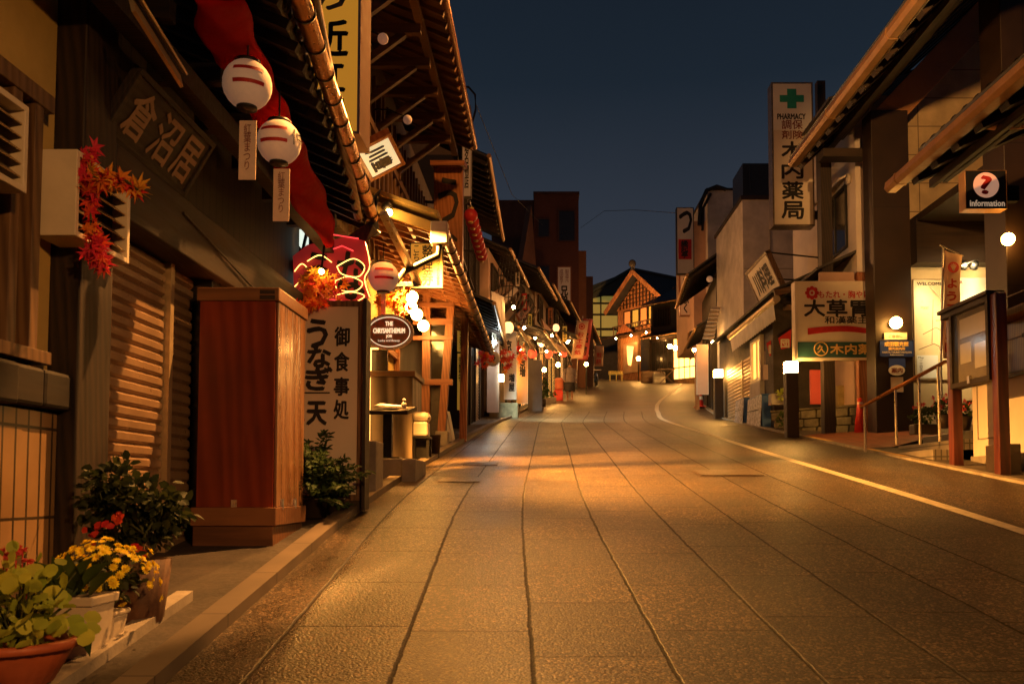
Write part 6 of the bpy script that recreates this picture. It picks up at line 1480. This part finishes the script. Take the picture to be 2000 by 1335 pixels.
a, c = at(1583, 789, 20.0), at(1602, 722, 20.0)
sign('pink_standing_sign', 'plain pinkish red standing panel on the stone wall below the pharmacy board', a, X_, Z_, c.x-a.x, c.z-a.z, .04, 'pink_panel', 'pink_panel', border=.008)
a, c = at(1636, 790, 20.3), at(1697, 752, 20.3)
mb = MB().box(a.x, c.x, 20.3, 20.8, a.z-.1, c.z); solo('yellow_block', mb, 'stone_yellow', 'yellowish stone block beside the dark pharmacy doorway', 'block', bevel=.02)
# ================================================================== awning shop with shutters
As = thing('shutter_shop', 'low shop with rolled awning, metal shutters and amber window', 'shop', (5.7, 24.5, gR(24.5)))
MB().box(5.72, 10, 21.7, 28.4, .5, 4.9).build('wall', 'concrete_dark', As)
for y0, y1 in ((25.0, 27.0), (23.75, 24.9)): slats(MB(), V((5.70, y1, gR(y0)-.4)), V((0, -1, 0)), Z_, V((-1, 0, 0)), y1-y0, 3.6-gR(y0)+.5, .10, .022).build('shutter', 'shutter_light', As)
MB().box(5.66, 5.719, 24.9, 25.0, .5, 3.7).build('shutter_guide', 'metal_strip', As)
MB().box(5.60, 5.719, 22.6, 23.74, 1, 2.85).build('wall_panel', 'plaster_dirty', As)
fo = MB().box(5.62, 5.719, 22.6, 23.74, 2.851, 2.95).box(5.62, 5.719, 22.6, 22.75, 2.95, 3.95).box(5.62, 5.719, 23.6, 23.74, 2.95, 3.95).box(5.62, 5.719, 22.6, 23.74, 3.95, 4.05).box(5.64, 5.719, 23.1, 23.16, 2.95, 3.95).build('window', 'pot_white', As)
MB().box(5.68, 5.70, 22.75, 23.6, 2.96, 3.94).build('pane', 'window_amber', fo)
g = MB().tube([(5.48, 20.4, 4.50), (5.48, 25.6, 4.50)], .09, 12).build('awning_roll', 'metal_strip', As)
mb = MB(); vs = []
for i in range(40):
    y = 20.6+i*.125; vs += [(5.46, y, 4.42), (5.50+.02*(i % 2), y, 4.02+.05*(i % 2))]
mb.add(vs, [(2*i, 2*i+1, 2*i+3, 2*i+2) for i in range(39)]); mb.build('awning_valance', 'noren_white', As, solid=.008)
mb = MB(); corrugated(mb, (5.45, 20.5, 4.72), (5.45, 28.3, 4.72), (7.2, 28.3, 5.5), (7.2, 20.5, 5.5), 24, .035, 3); mb.build('roof', 'slate', As)
mb = MB()
for y in (20.55, 22.3, 24.0, 25.5): mb.bar((5.48, y, 4.48), (6.6, y, 4.35), .06, .08)
mb.build('awning_arm', 'wood_dark_x', As)
mb = MB(); mb.bar((5.45, 20.5, 4.66), (6.9, 20.5, 4.98), .06, .14); mb.build('barge_board', 'wood_mid_x', As)
tp = [at(1456, 533, 22.6), at(1495, 490, 20.6), at(1486, 592, 22.2)]
Uv = tp[1]-tp[0]; w_ = Uv.length; Uv.normalize(); dn = at(1528, 560, 20.55)-tp[1]; Vv = -dn; Vv = Vv-Uv*Vv.dot(Uv); h_ = Vv.length; Vv.normalize()
O = tp[0]-Vv*h_
r = sign('leaning_plaque', 'framed plaque with bold dark characters leaning out above the right awning', O, Uv, Vv, w_, h_, .12, 'sign_cream', 'wood_mid', [('川料理', .13, .16, .88, .84, 'ink', .02)], border=.07)
mb = MB(); q = at(1495, 492, 20.6); mb.tube([q, q+V((1.5, .2, -.1))], .02, 6).tube([at(1520, 545, 20.6), at(1520, 545, 20.6)+V((1.3, .2, 0))], .02, 6); mb.build('stay', 'iron', r)
for i, (x0_, x1_, ya, yb, Y, lab, tx) in enumerate(((1497, 1522, 652, 695, 21.9, 'left of the two red pennants below the right awning', '一'), (1520, 1546, 642, 682, 21.4, 'right of the two red pennants below the right awning, with a cream mark', '団'))):
    a_, b_, c_, d_ = at(x0_, ya+18, Y), at(x1_, ya, Y), at(x1_-2, yb-4, Y), at(x0_+6, yb, Y); r = thing('red_pennant', lab, 'pennant', d_, 'red pennants below the right awning')
    MB().slab([d_, c_, b_, a_], .012).build('cloth', 'red_lantern', r); q = a_.lerp(c_, .5); text(tx, q+V((-.09, -.015, -.12)), X_, Z_, .2, .2, 'sign_cream', r, .012)
a, c = at(1491, 741, 22), at(1500, 712, 22); mb = MB().box(a.x, c.x, 22, 22.02, a.z, c.z).tube([(a.x+.05, 22.01, c.z), (a.x+.05, 22.01, c.z+.35)], .008, 4)
solo('paper_tag', mb, 'paper_tag', 'narrow pale paper tag hanging below the red pennants', 'tag')
# tarpaulin covered stacks
for i, (x0, x1, y0, y1, h, lab) in enumerate(((5.50, 5.88, 22.0, 23.5, .86, 'larger stack under blue tarpaulin with a patterned front on the right kerb'), (5.48, 5.80, 23.9, 24.9, .72, 'smaller patterned tarpaulin stack beyond the larger blue one'))):
    z = gR(y0)-.02; r = thing('covered_stack', lab, 'covered stack', ((x0+x1)/2, (y0+y1)/2, z))
    mb = MB(); n = 12; vs = []
    for k in range(2):
        for j in range(n+1):
            y = y0+(y1-y0)*j/n; vs.append((x0-.015*(j % 2)-(.05 if k == 0 else 0), y, z+(h*.97 if k else 0)))
    mb.add(vs, [(j, j+1, n+2+j, n+1+j) for j in range(n)]); mb.build('patterned_side', 'tarp_print', r, solid=.01)
    MB().box(x0+.002, x1, y0, y1, z, z+h*.96).box(x0-.02, x1+.02, y0-.02, y1+.02, z+h*.961, z+h).build('tarpaulin', 'tarp_blue', r, bevel=.03)
    MB().tube([(x0-.05, y0+.2, z+h*.55), (x0-.05, y1-.1, z+h*.6)], .008, 4).build('rope', 'iron', r)
# ================================================================== white house and roofs behind
WH = thing('white_house', 'plain white plastered house with sloping parapet behind the leaning plaque', 'house', (7, 29, gR(29)))
a = at(1450, 390, 27.0); b_ = at(1460, 390, 27)
MB().box(a.x, 11.5, 27.0, 31.2, 1, a.z).build('wall', 'plaster_dirty', WH)
MB().box(a.x-.06, 11.6, 26.95, 31.3, a.z+.001, a.z+.12).build('coping', 'wood_dark_y', WH)
mb = MB()
for x in (7.05, 8.3): mb.box(x, x+.03, 26.98, 26.999, 4.9, a.z-.05)
mb.box(a.x+.02, 11, 26.98, 26.999, 6.9, 6.92); mb.build('wall_joint', 'concrete', WH)
BW = thing('pipe_roofed_house', 'pinkish white house with curved pipes on its roof behind the plain white house', 'house', (8, 40, gR(40)))
a, c = at(1352, 560, 37.5), at(1462, 372, 37.5)
MB().box(a.x+.7, c.x+2, 37.5, 43, 6.5, c.z).build('wall', 'plaster_dirty', BW); MB().box(a.x+.15, a.x+.699, 38, 43, 6.5, c.z-1.2).build('side_wing', 'plaster_pink', BW)
MB().box(a.x+.65, c.x+2.1, 37.45, 43, c.z+.001, c.z+.1).build('coping', 'wood_dark_x', BW)
mb = MB().tube([at(1366, 440, 37.4), at(1368, 400, 37.4), at(1380, 372, 37.4), at(1400, 364, 37.4), at(1418, 370, 37.4)], .09, 8).tube([at(1372, 450, 37.4), at(1374, 405, 37.4), at(1388, 378, 37.4)], .06, 8)
mb.build('pipe', 'iron', BW)
a, c = at(1468, 392, 30), at(1518, 292, 30)
mb = MB().box(a.x, c.x+2, 31.3, 33, 5, c.z).tube([at(1466, 370, 31), at(1464, 320, 31)], .02, 4); solo('dark_rooftop', mb, 'black_paint', 'black rooftop block between the white house and the tall pharmacy sign', 'rooftop')
# far right shops
R3, TR3 = shop('dark_gable_shop', 'dark timber shop with steep eave beyond the white house on the right', (6.15, 31.6, gnd(32.5)), -1, TH*.6, 5.2, 2.9, 4.9, up='wood_dark', o1=.6, o2=.9, pitch=.7, front=('glass', 'door', 'shutter'), win=None)
R4, _ = shop('striped_eave_shop', 'shop with a lit slatted eave far along on the right', (7.6, 38.2, gnd(39.5)), -1, TH, 7, 2.8, 5.6, up='wood_mid', o1=1.2, o2=.6, front=('lit', 'door', 'glass'), lit='amber_pane', fill_bulbs=2)
R5, _ = shop('bend_shop', 'low timber shop at the bend of the street on the right', (9.2, 47.5, gnd(49)), -1, TH*1.1, 8, 2.8, 5.2, up='wood_mid', roof='roof_tile', o1=1.0, o2=.8, front=('glass', 'lit', 'door', 'glass'), lit='amber_pane', fill_bulbs=2)
a, c = at(1322, 535, 37), at(1355, 405, 37)
sign('tall_white_sign', 'tall white vertical sign with one brushed character and a red panel far on the right', a, X_, Z_, c.x-a.x, c.z-a.z, .3, 'sign_cream', 'iron', [('つ', .15, .62, .9, .95, 'ink', .03)], border=.03)
tws = [o for o in bpy.data.objects if o.name.startswith('tall_white_sign')][0]
W_, H_ = c.x-a.x, c.z-a.z; MB().box(a.x+W_*.1, a.x+W_*.85, 36.985, 36.995, a.z+H_*.22, a.z+H_*.52).build('red_panel', 'ink_red', tws); text(vert('縁起亭'), V((a.x+W_*.25, 36.98, a.z+H_*.24)), X_, Z_, W_*.4, H_*.26, 'ink', tws, .01)
a, c = at(1328, 616, 39), at(1350, 537, 39)
sign('pink_vertical_sign', 'pinkish vertical sign with flowing black characters below the tall white sign', a, X_, Z_, c.x-a.x, c.z-a.z, .3, 'plaster_white', 'wood_red', [(vert('まんぷく'), .2, .05, .8, .95, 'ink', .012)], border=.03)
a, c = at(1361, 770, 31.0), at(1383, 672, 31.0)
sign('white_standing_panel', 'plain pale pinkish standing panel above the striped traffic cone', a, X_, Z_, c.x-a.x, c.z-a.z, .1, 'plaster_pink', 'plaster_white', border=.015, cat='panel')
MB_ = MB().box(at(1352, 0, 32).x, at(1359, 0, 32).x, 32, 32.2, gnd(32)-.1, at(1355, 690, 32).z); solo('orange_post', MB_, 'orange_board', 'slim orange lit post left of the pale standing panel', 'post')
r = thing('post_lamp', 'tiny lamp glowing on top of the slim orange post', 'lamp', at(1356, 686, 31.9)); MB().ball(at(1356, 683, 31.95), .07, 8).build('bulb', 'small_glow', r); MB().lathe(at(1356, 690, 31.95), [(.001, 0), (.05, 0), (.05, .06), (.001, .06)], 8).build('holder', 'iron', r)
r = thing('round_wall_lamp', 'unlit round white lamp high on the dark gable shop', 'lamp', at(1386, 545, 31.3)); MB().ball(at(1386, 545, 31.3), .12, 10).build('globe', 'paper_white', r); MB().tube([at(1386, 541, 31.3), at(1405, 540, 31.8)], .02, 5).build('arm', 'iron', r)
mb = MB()
for i in range(8): mb.slab([at(1372+i*2.2, 660-i*8, 30.2), at(1394+i*1.6, 660-i*8, 30.2), at(1396+i*1.6, 655-i*8, 30.6), at(1374+i*2.2, 655-i*8, 30.6)], .03)
solo('slatted_screen', mb, 'sign_cream', 'pale slatted screen leaning under the dark gable eave', 'screen')
# ================================================================== houses at the crest
def crest_T(O, th): return Matrix.Translation(V(O)) @ Matrix.Rotation(th, 4, 'Z')
g_ = 9.3
GH = thing('gabled_house', 'two storey timber house with latticed gable at the crest of the street', 'house', (8.5, 70, g_))
# local: gable plane on y=0 facing -y, x across; ridge along +y
ap = at(1232, 528, 68); el = at(1186, 608, 68); 
th = math.radians(-53)
T = crest_T((at(1228, 700, 68).x+.6, 68.2, g_), th)
w2 = 3.1; he = at(1200, 600, 68).z-g_+.25; hr = ap.z-g_
B = lambda: MB(T)
B().box(-w2+.4, w2-.4, .5, 9, -1, he).build('wall', 'timber_amber', GH)
B().prism([(-w2+.3, .45, he), (w2-.3, .45, he), (0, .45, hr-.35)], (0, 8.5, 0)).build('gable_wall', 'timber_amber', GH)
mb = B()
for i in range(-6, 7): x = i*.38; top_ = hr-.5-abs(x)*(hr-he)/w2; mb.box(x-.04, x+.04, .38, .449, he, max(he+.05, top_))
for k in range(1, 8): z = he+k*(hr-he)/8; ww = w2*(1-(z-he)/(hr-he))-.25; mb.box(-ww, ww, .40, .448, z-.03, z+.03)
mb.build('gable_lattice', 'wood_dark', GH)
mb = MB(); P = lambda *p: T @ V(p)
for s_ in (-1, 1): corrugated(mb, P(s_*(w2+.25), -.35, he-.15), P(s_*(w2+.25), 9.5, he-.15), P(0, 9.5, hr), P(0, -.35, hr), 26, .05, 4)
mb.tube([P(0, -.4, hr+.08), P(0, 9.6, hr+.08)], .16, 8); mb.build('roof', 'roof_tile', GH)
mb = B()
for s_ in (-1, 1): mb.bar((s_*(w2+.25), -.37, he-.22), (0, -.37, hr-.08), .10, .34)
mb.each('barge_board', 'timber_amber', GH)
spot('house_fill_spot', (4.6, 60.5, g_+2.0), tuple(T @ V((0, .3, he-.6))), 5200, 66, (1, .42, .11), .1, .7)  # unseen uplight added to brighten the gable front
MB().ball(P(0, -.35, hr+.55), .30, 10, (1, .5, 1.1)).box(P(0, -.3, 0).x-.14, P(0, -.3, 0).x+.14, P(0, -.3, 0).y-.1, P(0, -.3, 0).y+.1, g_+hr+.0, g_+hr+.4).build('ridge_ornament', 'slate', GH)
for i, x in enumerate((-1.9, -.95, 0, .95)):
    fo = B().box(x, x+.85, .40, .499, 3.6, 3.68).box(x, x+.85, .40, .499, 5.0, 5.08).box(x, x+.07, .41, .499, 3.68, 5).box(x+.78, x+.85, .41, .499, 3.68, 5).build('window', 'wood_dark', GH)
    B().box(x+.07, x+.78, .46, .495, 3.68, 5).build('pane', 'green_glow' if i % 2 else 'amber_pane_dim', fo)
mb = B()
for i in range(12): x = -2.4+i*.43; mb.box(x, x+.05, -.28, -.23, 3.1, 3.75)
mb.box(-2.5, 2.5, -.30, -.22, 3.75, 3.82).box(-2.5, 2.5, -.30, .45, 3.0, 3.1); mb.build('balcony_rail', 'wood_mid', GH)
mb = MB(); corrugated(mb, P(-2.9, -1.2, 2.75), P(2.9, -1.2, 2.75), P(2.9, .45, 3.3), P(-2.9, .45, 3.3), 20, .04, 2); mb.build('lower_roof', 'roof_brown', GH)
mb = B().prism([(-1.0, -1.3, 2.9), (1.0, -1.3, 2.9), (0, -1.3, 3.6)], (0, .12, 0)); mb.build('entrance_gable', 'wood_red', GH)
B().box(-1.9, -.2, .38, .499, 0, 2.4).build('shutter', 'shutter_light', GH); B().box(.1, 2.2, .40, .499, 0, 2.5).build('door', 'glass_dark', GH)
mb = B()
for x in (-2.5, -.15, 2.4): mb.box(x, x+.14, .30, .48, 0, 3)
mb.build('post', 'wood_mid', GH)
CR, _ = shop('tiled_house', 'dark house with bright lit doorway right of the gabled house', (10.6, 60.2, 8.0), -1, math.radians(48), 4.0, 2.9, 5.4, wall='wood_mid', up='slate', o1=1.0, o2=.7, front=('lit', 'glass'), lit='door_glow', win='lattice', fill_bulbs=2)
CR2, _ = shop('dark_roofed_house', 'dark roofed house rising between the gabled house and the right hand shops', (15.5, 74, 9.2), -1, math.radians(-38), 10, 3.0, 6.6, up='slate', o1=1.0, o2=.9, front=('glass', 'door'))
gr = thing('green_lit_hall', 'broad low roofed hall with yellow green lit windows behind the gabled house', 'hall', (5, 86, 9))
a, c = at(1140, 700, 84), at(1215, 566, 84)
MB().box(a.x-6, c.x+2, 84.2, 92, 8, c.z).build('wall', 'slate', gr)
mb = MB(); e0, e1 = at(1128, 582, 83), at(1236, 520, 83); mb.slab([e0, e1, e1+V((0, 8, 0)), e0+V((0, 8, 0))], .25); mb.slab([e0+V((0, .3, -.3)), e1+V((0, .3, -.3)), V((e1.x, 83.5, c.z)), V((e0.x, 83.5, c.z-.2))], .1); mb.build('roof', 'roof_green', gr)
for x0_, x1_ in ((1155, 1172), (1175, 1206)):
    for y0_, y1_ in ((590, 578), (612, 594), (640, 616), (656, 645)):
        p, q = at(x0_, y0_, 84.1), at(x1_, y1_, 84.1); fo = MB().box(p.x-.06, q.x+.06, 84.12, 84.199, p.z-.1, p.z-.001).build('window', 'iron', gr); MB().box(p.x, q.x, 84.12, 84.19, p.z, q.z).build('pane', 'green_glow', fo)
# clutter before the crest houses
def crate(px, py, w, h, Y, mt, lab, cat='crate'):
    z = ZR(Y); c = at(px, py, Y); mb = MB()
    if cat == 'bench':
        mb.box(c.x-w/2, c.x+w/2, Y, Y+.35, z+h*.75, z+h*.85)
        for dx in (-w*.45, 0, w*.4): mb.box(c.x+dx, c.x+dx+.06, Y, Y+.06, z, z+h*.75)
        for k in range(2): mb.box(c.x-w/2, c.x+w/2, Y+.36, Y+.40, z+h*(.95+.14*k), z+h*(1.03+.14*k))
        mb.box(c.x-w*.4, c.x-w*.4+.05, Y+.32, Y+.36, z, z+h*1.15).box(c.x+w*.4, c.x+w*.4+.05, Y+.32, Y+.36, z, z+h*1.15)
    elif cat == 'trestle':
        for s_ in (-1, 1): mb.bar((c.x-s_*w/2, Y, z), (c.x+s_*w/2, Y, z+h), .05).bar((c.x-s_*w/2, Y+.5, z), (c.x+s_*w/2, Y+.5, z+h), .05)
        mb.box(c.x-w*.6, c.x+w*.6, Y-.05, Y+.55, z+h, z+h+.05)
    else:
        mb.box(c.x-w/2, c.x+w/2, Y, Y+.7, z, z+h)
        for k in range(3): mb.box(c.x-w/2-.02, c.x+w/2+.02, Y-.03, Y-.001, z+h*(.06+.32*k), z+h*(.28+.32*k))
    solo(cat, mb, mt, lab, cat, bevel=.02)
crate(1203, 735, 1.1, .7, 66, 'sign_yellow2', 'small yellowish bench outside the gabled house', 'bench')
crate(1272, 732, 1.3, .85, 62, 'wood_mid', 'low wooden crate at the crest left of the folded trestle')
crate(1288, 735, .8, .8, 61, 'noren_white', 'pale box beside the wooden crate at the crest', 'box')
crate(1302, 730, 1.0, 1.0, 60.5, 'wood_mid', 'crossed leg trestle before the bright far doorway', 'trestle')
a, c = at(1226, 712, 66.5), at(1238, 676, 66.5)
mb = MB().slab([a, V((a.x+.25, 66.5, a.z-.1)), V((c.x, 66.5, c.z)), V((c.x-.55, 66.5, c.z+.05))], .03); solo('leaning_cloth', mb, 'noren_white', 'pale lit cloth hanging aslant on the gabled house front', 'cloth')
r = thing('motorcycle', 'dark parked motorcycle in shadow at the far left bend', 'motorcycle', V((at(1162, 0, 55).x, 55, ZR(55))))
o_ = r.location; 
for dy in (-.6, .6): MB().lathe(o_+V((-.04, dy, .3)), [(.22, 0), (.3, 0), (.3, .09), (.22, .09)], 18, X_).build('wheel', 'black_paint', r)
MB().tube([o_+V((0, -.6, .35)), o_+V((0, -.1, .75)), o_+V((0, .5, .7)), o_+V((0, .6, .35))], .1, 8).build('body', 'tarp_blue', r); MB().bar(o_+V((-.3, -.45, 1.0)), o_+V((.3, -.45, 1.0)), .04).build('handlebar', 'steel', r); MB().box(o_.x-.12, o_.x+.12, o_.y, o_.y+.6, o_.z+.78, o_.z+.86).build('seat', 'black_paint', r, bevel=.03)

for x_ in (-1.6, 0.2, 1.9): MB().ball(P(x_, -.7, 2.72), .07, 6).build('porch_bulb', 'eave_fill_bulb', GH)
mb = MB(); mb.tube([at(1134, 445, 56), at(1180, 412, 50), at(1240, 410, 45), at(1322, 416, 38)], .012, 4); mb.tube([at(930, 205, 24), at(1000, 380, 36), at(1060, 440, 50)], .012, 4)
solo('overhead_cable', mb, 'iron', 'thin overhead cables strung across the street below the sky', 'cable')
